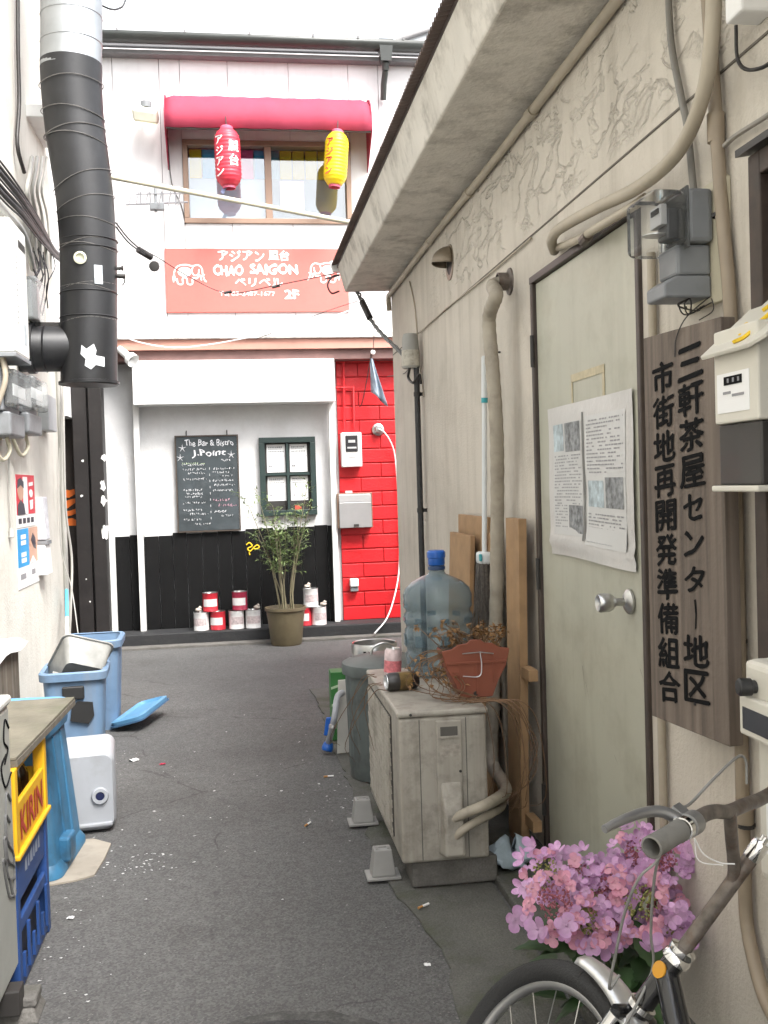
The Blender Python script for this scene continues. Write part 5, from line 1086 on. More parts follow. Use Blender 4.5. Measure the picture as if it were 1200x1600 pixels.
for k, (u, w_) in enumerate(((-0.10, 0.03), (-0.06, 0.02), (-0.03, 0.035), (0.015, 0.02), (0.045, 0.03), (0.085, 0.025))):
    m_.quad((0.1665, u, 0.30), (0.1665, u+w_, 0.295), (0.1665, u+w_-0.004, 0.335), (0.1665, u+0.004, 0.33))
JOIN('worn_print', m_, M('pale_print', (0.3, 0.34, 0.42), 0.6), lo_, recalc=False)
obj('inner_panel', MB().box(-0.14, 0.14, -0.19, 0.19, 0.02, 0.355), M('dark_bottles', (0.02, 0.02, 0.022), 0.5), lo_)
up_ = crate('drink_crate', 'yellow drink crate with red lettering on top of the blue crate', (-0.785, 3.02, 0.3715), L_, 0.34, 0.245, yel, ('KIRIN', 0.14, 0.085, M('crate_red_print', (0.45, 0.05, 0.03), 0.5)), None, rails=((0.0, 0.58), (0.93, 1.0)))
obj('foot_rim', MB().box(-0.178, 0.178, -0.228, 0.228, 0.0, 0.014), yel, up_, bevel=0.004)
mb = MB()
for i in range(4):
    for j in range(3): mb.lathe([(0.028, 0.02), (0.03, 0.14), (0.012, 0.18), (0.012, 0.225)], (-0.1+j*0.1, -0.15+i*0.1, 0), 10)
JOIN('bottles', mb, M('brown_glass', (0.035, 0.015, 0.006), 0.15), up_, smooth=50)
bt = thing('plywood_board', 'weathered plywood board laid over the yellow crate', 'board', (-0.82, 3.15, 0.625))
p = [(-1.10, 2.70), (-0.615, 2.83), (-0.585, 3.62), (-1.12, 3.60)]
obj('upper_ply', MB().prism(p, (0, 0, 0.636), EX, EY, (0, 0, 0.009)), oldwood, bt, bevel=0.002); obj('lower_ply', MB().prism([(x*1.0+0.002, y) for x, y in p], (0, 0, 0.6175), EX, EY, (0, 0, 0.018)), M('ply_edge', (0.14, 0.125, 0.1), 0.8, var=0.3, vscale=30), bt)
# near-left outdoor unit with scrawls
t_ = thing('outdoor_unit', 'grey outdoor unit with scrawled graffiti at the far left edge', 'air conditioner', (-0.80, 2.4, 0.1))
agr = M('aged_grey_unit', (0.33, 0.335, 0.31), 0.5, var=0.1, dirt=(0.15, 0.14, 0.12), damt=0.5, dscale=5)
XA = at(22, 1300, Y=2.78).x
obj('case', MB().box(XA-0.30, XA, 2.02, 2.78, 0.10, 0.80), agr, t_, bevel=0.012)
obj('lid', MB().box(XA-0.305, XA+0.006, 2.015, 2.786, 0.801, 0.825), M('unit_lid_pale', (0.55, 0.55, 0.52), 0.5), t_, bevel=0.008)
m_ = MB()
for P in ([(2.76, 0.74), (2.72, 0.77), (2.70, 0.72), (2.74, 0.69), (2.70, 0.66)], [(2.77, 0.62), (2.70, 0.60), (2.66, 0.66), (2.72, 0.68)]): m_.tube([(XA+0.001, a, b_) for a, b_ in P], 0.003, 5, 5)
JOIN('graffiti', m_, ink, t_)
m_ = MB()
for k in range(4):
    P = [(2.75-0.02*k, 0.55-0.05*k), (2.70-0.02*k, 0.58-0.05*k), (2.69, 0.47-0.05*k), (2.76, 0.40-0.03*k), (2.74, 0.30), (2.70, 0.36)]; m_.tube([(XA+0.001, a, b_) for a, b_ in P], 0.004, 5, 5)
JOIN('graffiti', m_, M('dark_grey_spray', (0.12, 0.12, 0.12), 0.6), t_)
for y in (2.12, 2.66): obj('foot', MB().box(XA-0.32, XA+0.03, y-0.03, y+0.03, 0.035, 0.0995), darkmetal, t_, bevel=0.004)
for y, lab in ((2.76, 'pale concrete foot block under the far end of the left outdoor unit'),):
    fbk = thing('foot_block', lab, 'block', (XA+0.05, y, 0)); obj('block', MB().taper((XA-0.03, y-0.05), 0.10, 0.06, 0.0, 0.085, 0.045, 0.034), concrete, fbk, bevel=0.006)
    obj('cap', MB().box(XA-0.02, XA+0.062, y-0.09, y-0.01, 0.0345, 0.06), concrete, fbk, bevel=0.006)
# old cabinet with plastic sheet
q = at(30, 1000, X=-1.02)
t_ = thing('old_cabinet', 'weathered wooden cabinet with a white plastic sheet on top by the left wall', 'cabinet', (-1.14, q.y-0.3, 0))
obj('body', MB().box(XL+0.005, -1.03, q.y-0.62, q.y+0.02, 0.0, q.z-0.01), M('weathered_brown_ply', (0.13, 0.11, 0.085), 0.85, var=0.3, vscale=9, streak=(0.3, 0.28, 0.24), samt=0.8), t_, bevel=0.004)
vs = []; fs = []
for i in range(9):
    for j in range(6):
        u, v = i/8, j/5; vs.append((XL+0.01+0.245*v, q.y-0.66+0.74*u, q.z+0.006+0.012*math.sin(u*9+v*4)*v - 0.03*max(0, v-0.8)*5 ))
for i in range(8):
    for j in range(5): fs.append((i*6+j, i*6+j+1, (i+1)*6+j+1, (i+1)*6+j))
obj('plastic_sheet', MB().add(vs, fs), white, t_, smooth=70, solid=0.003, recalc=False)

# ================================================================== right side: outdoor unit and what is piled on it
AX0, AX1, AY0, AY1, AZ0, AZ1 = 0.495, 0.79, 3.25, 4.04, 0.10, 0.605
ac = thing('outdoor_unit', 'grimy ivory outdoor unit beside the door with junk piled on top', 'air conditioner', (0.64, 3.6, 0.1))
obj('case', MB().box(AX0, AX1, AY0, AY1, AZ0, AZ1-0.022), acwhite, ac, bevel=0.012, seg=3)
obj('lid', MB().box(AX0-0.006, AX1+0.006, AY0-0.006, AY1+0.006, AZ1-0.0215, AZ1), acwhite, ac, bevel=0.009, seg=3)
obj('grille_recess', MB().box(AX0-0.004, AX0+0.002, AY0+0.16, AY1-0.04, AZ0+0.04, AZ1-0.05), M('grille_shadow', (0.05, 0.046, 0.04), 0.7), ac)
mb = MB(); ya, yb_, za, zb = AY0+0.162, AY1-0.042, AZ0+0.042, AZ1-0.052
for k in range(-22, 42):                               # diagonal lattice
    for sgn in (1, -1):
        y0 = ya+k*0.034; P = []
        c0_ = y0 if sgn > 0 else y0+0.0
        for zz in (za, zb):
            P.append((c0_+sgn*(zz-za)*0.7+(0 if sgn > 0 else 0.29), zz))
        (y_a, z_a), (y_b, z_b) = P
        def clip(y_a, z_a, y_b, z_b):
            t0, t1 = 0.0, 1.0; d = y_b-y_a
            for lim, s_ in ((ya, 1), (yb_, -1)):
                qa, qb = s_*(y_a-lim), s_*(y_b-lim)
                if qa < 0 and qb < 0: return None
                if qa < 0: t0 = max(t0, qa/(qa-qb))
                elif qb < 0: t1 = min(t1, qa/(qa-qb))
            return (t0, t1) if t1-t0 > 0.02 else None
        r__ = clip(y_a, z_a, y_b, z_b)
        if r__:
            A = Vector((AX0-0.0045-0.0005*sgn, y_a+(y_b-y_a)*r__[0], z_a+(z_b-z_a)*r__[0])); B = Vector((AX0-0.0045-0.0005*sgn, y_a+(y_b-y_a)*r__[1], z_a+(z_b-z_a)*r__[1]))
            mb.tube([A, B], 0.0026, 4)
obj('grille', mb, acwhite, ac)
mb = MB(); x0, x1 = 0.617, 0.703
sc_ = obj('service_cover', MB().box(x0, x1, AY0-0.012, AY0+0.002, AZ0+0.03, AZ1-0.035), acwhite, ac, bevel=0.004)
obj('grip_recess', MB().box(x0+0.014, x1-0.014, AY0-0.0135, AY0-0.011, AZ1-0.085, AZ1-0.055), M('recess_shadow', (0.10, 0.095, 0.085), 0.8), sc_, bevel=0.002)
obj('grip_lip', MB().box(x0+0.012, x1-0.012, AY0-0.0155, AY0-0.012, AZ1-0.094, AZ1-0.086), acwhite, sc_, bevel=0.002)
obj('rating_label', MB().box(x0+0.012, x1-0.006, AY0-0.0132, AY0-0.0122, AZ1-0.155, AZ1-0.115), M('faded_label', (0.33, 0.30, 0.26), 0.6, var=0.25, vscale=60), sc_)
obj('valve_cover', MB().add([(x0, AY0-0.0125, AZ0+0.03), (x1-0.002, AY0-0.0125, AZ0+0.03), (x1-0.002, AY0-0.0125, AZ0+0.27), (x0+0.008, AY0-0.0125, AZ0+0.27), (x0+0.012, AY0-0.065, AZ0+0.035), (x1-0.01, AY0-0.065, AZ0+0.035), (x1-0.012, AY0-0.05, AZ0+0.17), (x0+0.016, AY0-0.05, AZ0+0.17)],
    [(0, 3, 2, 1), (4, 5, 6, 7), (0, 1, 5, 4), (1, 2, 6, 5), (2, 3, 7, 6), (3, 0, 4, 7)]), acwhite, sc_, bevel=0.008)
obj('panel_seam', MB().box(x0-0.055, x0-0.052, AY0-0.0006, AY0+0.001, AZ0+0.01, AZ1-0.03).box(x1+0.015, x1+0.018, AY0-0.0006, AY0+0.001, AZ0+0.01, AZ1-0.03), M('recess_shadow', (0.1, 0.1, 0.09)), ac)
obj('screw', MB().lathe([(0.001, 0), (0.005, 0), (0.004, 0.003), (0.001, 0.003)], (x1-0.008, AY0-0.012, AZ0+0.30), 10, (0, -1, 0)).lathe([(0.001, 0), (0.005, 0), (0.004, 0.003), (0.001, 0.003)], (AX0+0.04, AY0-0.006, AZ1-0.011), 10, (0, -1, 0)), darkmetal, ac)
# supports: two plastic feet and a block
def foot(loc, label):
    t_ = thing('unit_foot', label, 'foot', loc, 'plastic feet of the ivory outdoor unit', local=True)
    obj('pedestal', MB().taper((0, 0), 0.042, 0.036, 0.010, 0.030, 0.026, 0.0985), M('grey_foot_plastic', (0.30, 0.295, 0.28), 0.6, var=0.15), t_, bevel=0.004)
    obj('flange', MB().box(-0.058, 0.058, -0.045, 0.045, 0, 0.0095), M('grey_foot_plastic', (0.3, 0.3, 0.28)), t_, bevel=0.002)
    obj('top_rib', MB().box(-0.022, 0.022, -0.004, 0.004, 0.0986, 0.103).box(-0.022, -0.014, -0.018, -0.0045, 0.0986, 0.102).box(0.014, 0.022, -0.018, -0.0045, 0.0986, 0.102), M('grey_foot_plastic', (0.3, 0.3, 0.28)), t_)
foot((0.448, 3.40, 0.011), 'grey plastic foot nearest the camera under the ivory unit'); foot((0.448, 3.96, 0.011), 'grey plastic foot at the far end of the ivory unit')
tag(obj('support_block', MB().box(0.53, 0.82, 3.27, 3.42, 0.012, 0.099), concrete, bevel=0.006), 'dark concrete block under the near end of the ivory unit', 'block'); tag(obj('support_block', MB().box(0.53, 0.80, 3.86, 4.0, 0.012, 0.099), concrete, bevel=0.006), 'dark concrete block under the far end of the ivory unit', 'block')
# water jug
jc = Vector((0.758, 3.87, AZ1+0.001))
jg = thing('water_jug', 'large blue-grey translucent water jug with a blue cap', 'water jug', tuple(jc))
jp = [(0.001, 0.0), (0.10, 0.0), (0.122, 0.012), (0.13, 0.03), (0.13, 0.085), (0.124, 0.095), (0.124, 0.105), (0.132, 0.115), (0.132, 0.175), (0.126, 0.185), (0.126, 0.195), (0.133, 0.205), (0.133, 0.235), (0.126, 0.245), (0.126, 0.255), (0.134, 0.265), (0.134, 0.31), (0.125, 0.335), (0.10, 0.36), (0.065, 0.378), (0.036, 0.39), (0.030, 0.40), (0.030, 0.425)]
jm = bpy.data.materials.new('jug_plastic'); jm.use_nodes = True; MATS['jug_plastic'] = jm
n = jm.node_tree.nodes; L = jm.node_tree.links; b = n['Principled BSDF']; b.inputs['Base Color'].default_value = (0.17, 0.235, 0.27, 1); b.inputs['Roughness'].default_value = 0.18; b.inputs['Coat Weight'].default_value = 0.6
tr = n.new('ShaderNodeBsdfTransparent'); tr.inputs[0].default_value = (0.74, 0.82, 0.86, 1); mx = n.new('ShaderNodeMixShader'); lwt = n.new('ShaderNodeLayerWeight'); lwt.inputs[0].default_value = 0.45; mrr = n.new('ShaderNodeMapRange'); mrr.inputs[3].default_value = 0.22; mrr.inputs[4].default_value = 0.85; L.new(lwt.outputs['Facing'], mrr.inputs[0]); L.new(mrr.outputs[0], mx.inputs[0])
L.new(tr.outputs[0], mx.inputs[1]); L.new(b.outputs[0], mx.inputs[2]); L.new(mx.outputs[0], n['Material Output'].inputs[0])
obj('bottle', MB().lathe(jp, jc, 40, caps=False), jm, jg, smooth=60)
mb = MB()
for a in range(0, 360, 45):
    for z0 in (0.118, 0.21): 
        c_, s_ = math.cos(R_(a)), math.sin(R_(a)); tv = Vector((-s_, c_, 0)); mb.obox(jc+Vector((c_*0.131, s_*0.131, z0))-tv*0.018, tv*0.036, Vector((c_, s_, 0))*0.004, (0, 0, 0.045 if z0 < 0.2 else 0.02))
obj('moulded_panel', mb, jm, jg, bevel=0.003)
obj('cap', MB().lathe([(0.001, 0.425), (0.031, 0.425), (0.033, 0.43), (0.033, 0.452), (0.036, 0.455), (0.036, 0.475), (0.030, 0.482), (0.001, 0.484)], jc, 24), M('cobalt_cap', (0.01, 0.10, 0.42), 0.35), jg, smooth=40)
obj('neck_ring', MB().lathe([(0.029, 0.405), (0.034, 0.408), (0.034, 0.42), (0.029, 0.423)], jc, 24, caps=False), M('cobalt_dark', (0.02, 0.05, 0.13), 0.35), jg, smooth=40)
# cans
def can(label, loc, rot, mat, mat2):
    t_ = thing('drink_can', label, 'can', loc, None, local=True, rot=rot)
    obj('body', MB().lathe([(0.001, 0.004), (0.024, 0.0), (0.033, 0.012), (0.033, 0.108), (0.027, 0.120)], n=24, caps=False), mat, t_, smooth=40)
    obj('lid', MB().lathe([(0.001, 0.116), (0.0235, 0.115), (0.0245, 0.121), (0.027, 0.1215), (0.0275, 0.119)], n=24, caps=False), steel, t_, smooth=40)
    obj('label_band', MB().lathe([(0.0332, 0.03), (0.0334, 0.03), (0.0334, 0.075), (0.0332, 0.075)], n=24, caps=False), mat2, t_, smooth=40)
q = at(623, 1040, Y=3.72); can('crumpled white and pink can standing on the ivory unit', (0.560, 3.80, AZ1+0.001), (R_(2), R_(3), 0.6), M('can_white_pink', (0.62, 0.5, 0.5), 0.35, var=0.3, vscale=30), M('can_pink', (0.6, 0.18, 0.2), 0.35, var=0.4, vscale=50))
q = at(605, 1070, Y=3.5)
can('black drink can lying on its side on the ivory unit', (0.624, 3.60, AZ1+0.0345), (0, R_(-90), R_(8)), M('can_black', (0.025, 0.022, 0.02), 0.3, var=0.3), M('can_gold', (0.14, 0.09, 0.03), 0.3, var=0.5, vscale=40))
# terracotta planter with dried plant
pc = Vector((0.795, 3.47, AZ1+0.001))
pl = thing('terracotta_planter', 'terracotta wall planter with dried brown plant on the ivory unit', 'planter', tuple(pc))
tc = M('terracotta', (0.23, 0.066, 0.036), 0.7, var=0.12, dirt=(0.2, 0.08, 0.05), damt=0.4, dscale=9)
front = [(-0.055, 0.0), (0.055, 0.0), (0.064, 0.022), (0.075, 0.05), (0.105, 0.105), (0.118, 0.155), (0.118, 0.165), (0.085, 0.17), (0.06, 0.185), (0.03, 0.188), (0.018, 0.20), (-0.018, 0.20), (-0.03, 0.188), (-0.06, 0.185), (-0.085, 0.17), (-0.118, 0.165), (-0.118, 0.155), (-0.105, 0.105), (-0.075, 0.05), (-0.064, 0.022)]
obj('front', MB().prism(front, (pc.x, pc.y-0.075, pc.z), EX, EZ, (0, 0.012, 0)), tc, pl, bevel=0.003)
back = [(-0.05, 0.0), (0.05, 0.0), (0.10, 0.105), (0.112, 0.158), (-0.112, 0.158), (-0.10, 0.105)]
obj('bowl', MB().prism(back, (pc.x, pc.y-0.0628, pc.z), EX, EZ, (0, 0.13, 0)), tc, pl, bevel=0.004)
obj('moulding', MB().box(pc.x-0.104, pc.x+0.104, pc.y-0.0805, pc.y-0.0752, pc.z+0.118, pc.z+0.126).box(pc.x-0.003, pc.x+0.003, pc.y-0.079, pc.y-0.0752, pc.z+0.012, pc.z+0.117).box(pc.x-0.062, pc.x-0.057, pc.y-0.079, pc.y-0.0752, pc.z+0.05, pc.z+0.117).box(pc.x+0.057, pc.x+0.062, pc.y-0.079, pc.y-0.0752, pc.z+0.05, pc.z+0.117), tc, pl, bevel=0.001)
obj('drain_hole', MB().lathe([(0.001, 0), (0.008, 0), (0.008, 0.002), (0.001, 0.002)], (pc.x-0.005, pc.y-0.0752, pc.z+0.014), 12, (0, -1, 0)), darkmetal, pl)
obj('soil', MB().box(pc.x-0.105, pc.x+0.105, pc.y-0.055, pc.y+0.06, pc.z+0.150, pc.z+0.163), M('soil', (0.03, 0.024, 0.018)), pl)
obj('wire_hook', MB().tube([(pc.x-0.05, pc.y-0.083, pc.z+0.155), (pc.x+0.012, pc.y-0.085, pc.z+0.158), (pc.x+0.06, pc.y-0.083, pc.z+0.15)], 0.002, 5).tube([(pc.x+0.012, pc.y-0.085, pc.z+0.16), (pc.x+0.016, pc.y-0.086, pc.z+0.11), (pc.x+0.006, pc.y-0.086, pc.z+0.075), (pc.x-0.05, pc.y-0.085, pc.z+0.078)], 0.002, 5, 4), M('silver_wire', (0.6, 0.6, 0.62), 0.3, 0.8), pl)
rng = random.Random(5); mb = MB(); ml = MB()
drym = M('dried_leaf', (0.24, 0.13, 0.05), 0.8, var=0.35, vscale=40); twig = M('dried_twig', (0.15, 0.085, 0.045), 0.85, var=0.25)
for k in range(46):
    b0 = pc+Vector((rng.uniform(-0.10, 0.10), rng.uniform(-0.05, 0.05), 0.16)); tip = b0+Vector((rng.gauss(0, 0.035)+(b0.x-pc.x)*0.5, rng.gauss(0, 0.03), rng.uniform(0.02, 0.10)))
    if k % 5 == 0: tip = b0+Vector((-rng.uniform(0.08, 0.16) if b0.x < pc.x+0.03 else rng.uniform(0.0, 0.03), rng.uniform(-0.06, 0.03), rng.uniform(-0.06, 0.06)))
    mid = (b0+tip)/2+Vector((rng.gauss(0, 0.015), rng.gauss(0, 0.015), 0.025)); mb.tube([b0, mid, tip], [0.0022, 0.001], 4, 4)
    for j in range(6):
        p = mid+(tip-mid)*rng.random(); leaf(ml, p, Vector((rng.uniform(-1, 1), rng.uniform(-1, 1), rng.uniform(-0.6, 1))), rng.uniform(0.012, 0.028), rng.uniform(0.005, 0.011))
for k in range(16):    # long trailing stems over the unit
    s_ = pc+Vector((rng.uniform(-0.11, 0.0), -0.02, 0.15)); P = [s_, s_+Vector((-0.07-rng.random()*0.05, -0.03, -0.03)), s_+Vector((-0.08+rng.uniform(-0.06, 0.05), -0.07, -0.10)), Vector((pc.x+rng.uniform(-0.16, 0.0), pc.y-rng.uniform(0.08, 0.16), AZ1+0.012)), Vector((pc.x+rng.uniform(-0.10, 0.12), AY0+rng.uniform(0.0, 0.1), AZ1+0.008))]
    mb.tube(P, [0.002, 0.0012], 4, 5)
    for j in range(5): p = P[1]+(P[2]-P[1])*rng.random(); leaf(ml, p, Vector((rng.uniform(-1, 1), rng.uniform(-1, 0.3), rng.uniform(-1, 1))), rng.uniform(0.010, 0.022), rng.uniform(0.004, 0.009))
for k in range(12):    # hanging over the near corner
    s_ = Vector((pc.x+rng.uniform(-0.08, 0.05), AY0+0.03, AZ1+0.01)); dx = rng.uniform(0.05, 0.2); P = [s_, s_+Vector((dx*0.5, -0.05, 0.005)), s_+Vector((dx*0.9, -0.05, -0.08)), s_+Vector((dx*1.1, -0.03+rng.uniform(-0.03, 0.05), -rng.uniform(0.15, 0.35))), s_+Vector((dx*0.8+rng.uniform(-0.05, 0.05), 0.02, -rng.uniform(0.3, 0.42)))]
    mb.tube(P, [0.0018, 0.001], 4, 5)
for k in range(5):     # stray stems in front of the grille and trash can
    s_ = Vector((AX0+0.01, 3.75+rng.uniform(-0.2, 0.25), AZ1+0.006)); P = [s_, s_+Vector((-0.05, -0.01, -0.01)), s_+Vector((-0.06-0.03*k, 0.03, -0.1-0.03*k)), s_+Vector((-0.02-0.03*k, 0.1, -0.28))]
    mb.tube(P, [0.0016, 0.0009], 4, 5)
JOIN('dry_stems', mb, twig, pl, smooth=60, recalc=False); JOIN('dry_leaves', ml, drym, pl, recalc=False)
# broom
bt, bb = at(757, 556, X=0.985), at(757, 862, X=0.975)
br = thing('broom', 'white-handled broom with dark bristles hanging on the beige wall', 'broom', tuple(bb))
ax = (bt-bb).normalized()
obj('handle', MB().cyl(bb-ax*0.02, bt, 0.0105, n=14), M('white_handle', (0.66, 0.69, 0.69), 0.4, var=0.05), br, smooth=50)
obj('sleeve', MB().cyl(bt-ax*0.17, bt-ax*0.005, 0.0128, n=14), M('white_handle', (0.66, 0.69, 0.69)), br, smooth=50); obj('teal_ring', MB().cyl(bt-ax*0.185, bt-ax*0.165, 0.0135, n=14), M('teal_plastic', (0.04, 0.32, 0.36), 0.4), br, smooth=50)
obj('hook_loop', MB().tube([bt+Vector((0, 0, -0.005)), bt+Vector((0.02, 0, 0.012)), (XW, bt.y, bt.z+0.014)], 0.004, 6), darkmetal, br)
obj('head_block', MB().obox(bb+Vector((-0.028, -0.045, -0.05)), (0.056, 0, 0), (0, 0.09, 0), (0.0, 0, 0.05)), M('white_handle', (0.66, 0.69, 0.69)), br, bevel=0.012); obj('clamp', MB().obox(bb+Vector((-0.032, -0.052, -0.035)), (0.01, 0, 0), (0, 0.022, 0), (0, 0, 0.03)), M('teal_plastic', (0.04, 0.32, 0.36)), br, bevel=0.004)
mb = MB()
for k in range(170):
    a, c_ = rng.uniform(-0.026, 0.026), rng.uniform(-0.044, 0.044); p = bb+Vector((a, c_, -0.045)); l = rng.uniform(0.24, 0.31)
    mb.tube([p, p+Vector((a*0.4, c_*0.25, -l*0.5)), p+Vector((a*0.9+rng.gauss(0, 0.012), c_*0.4+rng.gauss(0, 0.014), -l))], [0.0022, 0.001], 3, caps=False)
JOIN('bristles', mb, M('dark_bristle', (0.17, 0.15, 0.13), 0.8, var=0.4, vscale=80, rnd=0.1), br, recalc=False)
# loose timber against the wall
def plank(px0, px1, ptop, label, X0, tilt=0.0, zb=0.03, th=0.02, battens=False):
    a, b_ = at(px0, ptop, X=X0).y, at(px1, ptop, X=X0).y; zt = at((px0+px1)/2, ptop, X=X0).z
    t_ = thing('wooden_plank', label, 'plank', (X0, (a+b_)/2, zb), 'planks leaning on the beige wall')
    ya, yb__ = min(a, b_), max(a, b_)
    obj('board', MB().obox((X0-tilt, ya, zb), (th, 0, 0), (0, yb__-ya, 0), (tilt, 0, zt-zb)), wood, t_, bevel=0.002)
    if battens:
        for pz in (1048, 1270):
            zq = at(815, pz, X=X0).z; obj('batten', MB().box(X0-0.005, X0+0.028, ya-0.10, ya-0.0005, zq-0.02, zq+0.02), wood, t_, bevel=0.002)
plank(790, 810, 810, 'tall narrow pine plank with two stub battens, nearest the door', 0.985, 0.02, 0.03, 0.03, True)
plank(716, 762, 806, 'wide pine plank behind the broom, leaning on the wall', 1.01, 0.03); plank(703, 735, 834, 'slanting pine plank just behind the blue-capped jug', 0.965, 0.05); plank(757, 768, 832, 'thin pine offcut between broom and duct', 0.99, 0.02)
# carrier bag
q = at(768, 1298, Z=0.06)
bgm = M('bag_film', (0.33, 0.40, 0.45), 0.35, var=0.15, vscale=20)
mb = MB(); vs = []; fs = []; rng = random.Random(3); nu, nv = 18, 12
for i in range(nu):
    for j in range(nv+1):
        a = 2*math.pi*i/nu; t_ = j/nv; r0 = (0.07*math.sin(math.pi*min(1, t_*0.9+0.08))+0.012*t_)*(1+0.2*math.sin(3*a+t_*5)+0.2*math.sin(7*a+9*t_)+0.1*math.sin(13*a-12*t_))
        vs.append((0.885+r0*math.cos(a)*1.1, 3.33+r0*math.sin(a)*0.8, 0.029+0.085*t_*(1+0.4*math.sin(2*a+1)+0.2*math.sin(9*a))))
for i in range(nu):
    for j in range(nv): fs.append((i*(nv+1)+j, ((i+1) % nu)*(nv+1)+j, ((i+1) % nu)*(nv+1)+j+1, i*(nv+1)+j+1))
mb.add(vs, fs)
bgt = thing('carrier_bag', 'crumpled pale blue carrier bag on the ground by the plank', 'plastic bag', (0.895, 3.33, 0.03))
obj('bag', mb, bgm, bgt, smooth=25, solid=0.001, recalc=False)
# trash can
tcn = Vector((0.645, 4.62, 0.012))
tcan = thing('metal_dustbin', 'dark green-grey ribbed metal dustbin with lid beside the ivory unit', 'dustbin', tuple(tcn))
bm_ = M('weathered_zinc', (0.13, 0.15, 0.145), 0.5, 0.35, var=0.2, dirt=(0.06, 0.06, 0.055), damt=0.5, dscale=6)
n_ = 96; vs = []; fs = []
prof = [(0.168, 0.0), (0.170, 0.03), (0.170, 0.06), (0.174, 0.25), (0.179, 0.44), (0.180, 0.47), (0.184, 0.49), (0.184, 0.52)]
for (r0, z) in prof:
    for j in range(n_):
        a = 2*math.pi*j/n_; rib = 0.003*(1 if (j//2) % 2 else -1) if 0.05 < z < 0.45 else 0; vs.append(tcn+Vector(((r0+rib)*math.cos(a), (r0+rib)*math.sin(a), z)))
for i in range(len(prof)-1):
    for j in range(n_): fs.append((i*n_+j, i*n_+(j+1) % n_, (i+1)*n_+(j+1) % n_, (i+1)*n_+j))
fs.append(tuple(range(n_))[::-1])
obj('drum', MB().add(vs, fs), bm_, tcan, smooth=60)
lid = obj('lid', MB().lathe([(0.187, 0.475), (0.196, 0.475), (0.198, 0.50), (0.195, 0.522), (0.17, 0.535), (0.10, 0.553), (0.06, 0.556), (0.001, 0.557)], tcn, 40, caps=False), bm_, tcan, smooth=50)
obj('handle', MB().tube([tcn+Vector((-0.06, 0, 0.548)), tcn+Vector((-0.05, 0, 0.585)), tcn+Vector((0, 0, 0.605)), tcn+Vector((0.05, 0, 0.585)), tcn+Vector((0.06, 0, 0.548))], 0.006, 8, 5), steel, lid, smooth=60)
# keg behind it
kg = Vector((0.80, 6.15, 0.012)); keg = thing('beer_keg', 'stainless beer keg with rolled rim behind the dustbin', 'keg', tuple(kg))
obj('barrel', MB().lathe([(0.001, 0), (0.12, 0), (0.14, 0.02), (0.145, 0.06), (0.15, 0.12), (0.145, 0.16), (0.15, 0.22), (0.145, 0.26), (0.13, 0.285), (0.06, 0.30), (0.001, 0.302)], kg, 36), steel, keg, smooth=50)
obj('top_rim', MB().lathe([(0.128, 0.275), (0.140, 0.28), (0.142, 0.36), (0.136, 0.372), (0.128, 0.368), (0.126, 0.28)], kg, 36, caps=False), steel, keg, smooth=50)
m_ = MB()
for ch_, a0 in (('KEG', 0),): pass
for k in range(5):
    a = R_(-125+k*12); m_.quad(*[kg+Vector((0.1432*math.cos(a+da), 0.1432*math.sin(a+da), z)) for da, z in ((0, 0.30), (0.13, 0.30), (0.13, 0.335), (0, 0.335))])
JOIN('stencil_print', m_, ink, keg, recalc=False)
obj('valve', MB().lathe([(0.001, 0.3), (0.03, 0.3), (0.03, 0.33), (0.02, 0.335), (0.02, 0.345), (0.001, 0.345)], kg, 18), steel, keg, smooth=40)
# green box, white pipe tool and pale board leaning at the dustbin
gb = thing('green_carton', 'green striped carton standing behind the dustbin', 'carton', (0.475, 5.3, 0))
q0, q1 = at(516, 1050, Y=5.3), at(536, 1160, Y=5.3)
obj('carton', MB().box(q0.x, q0.x+0.16, 5.28, 5.4, 0.012, q0.z), M('carton_green', (0.035, 0.17, 0.04), 0.5, var=0.15), gb, bevel=0.003)
for k in range(3): obj('stripe', MB().prism([(0, 0), (0.16, 0.05), (0.16, 0.063), (0, 0.013)], (q0.x, 5.2785, q0.z-0.09-k*0.09), EX, EZ, (0, 0.001, 0)), M('stripe_pale', (0.45, 0.6, 0.4), 0.5), gb)
pb = thing('float_mop', 'white plastic spray pole with blue ends leaning on the dustbin', 'cleaning tool', (0.40, 4.9, 0))
a, b_ = at(524, 1090, Y=4.95), at(512, 1165, Z=0.04)
obj('tube', MB().tube([at(536, 1082, Y=5.0), at(527, 1090, Y=4.97), at(522, 1125, Y=4.93), b_], 0.016, 12, 5), M('white_pe_plastic', (0.7, 0.7, 0.7)), pb, smooth=60)
obj('foot', MB().lathe([(0.001, 0), (0.026, 0.004), (0.03, 0.02), (0.024, 0.045), (0.018, 0.05)], b_+Vector((-0.008, -0.02, -0.026)), 16, (0.25, 0.2, 0.8)), M('cobalt_cap', (0.01, 0.1, 0.42)), pb, smooth=40)
obj('side_grip', MB().obox(at(506, 1150, Y=5.0), (0.035, 0, 0), (0, 0.02, 0), (0.015, 0, 0.09)), M('cobalt_cap', (0.01, 0.1, 0.42)), pb, bevel=0.006)
obj('ring', MB().lathe([(0.0165, -0.01), (0.02, -0.008), (0.02, 0.008), (0.0165, 0.01)], at(520, 1135, Y=4.92), 14, (0.2, 0.1, 1), caps=False), steel, pb, smooth=40)
tag(obj('pale_board', MB().obox(at(527, 1178, Z=0.013), (0.09, 0.02, 0), (0, 0.012, 0), (0.02, 0.04, 0.36)), M('pale_panel', (0.55, 0.54, 0.5), 0.6), bevel=0.002), 'pale narrow panel leaning between green carton and dustbin', 'panel')
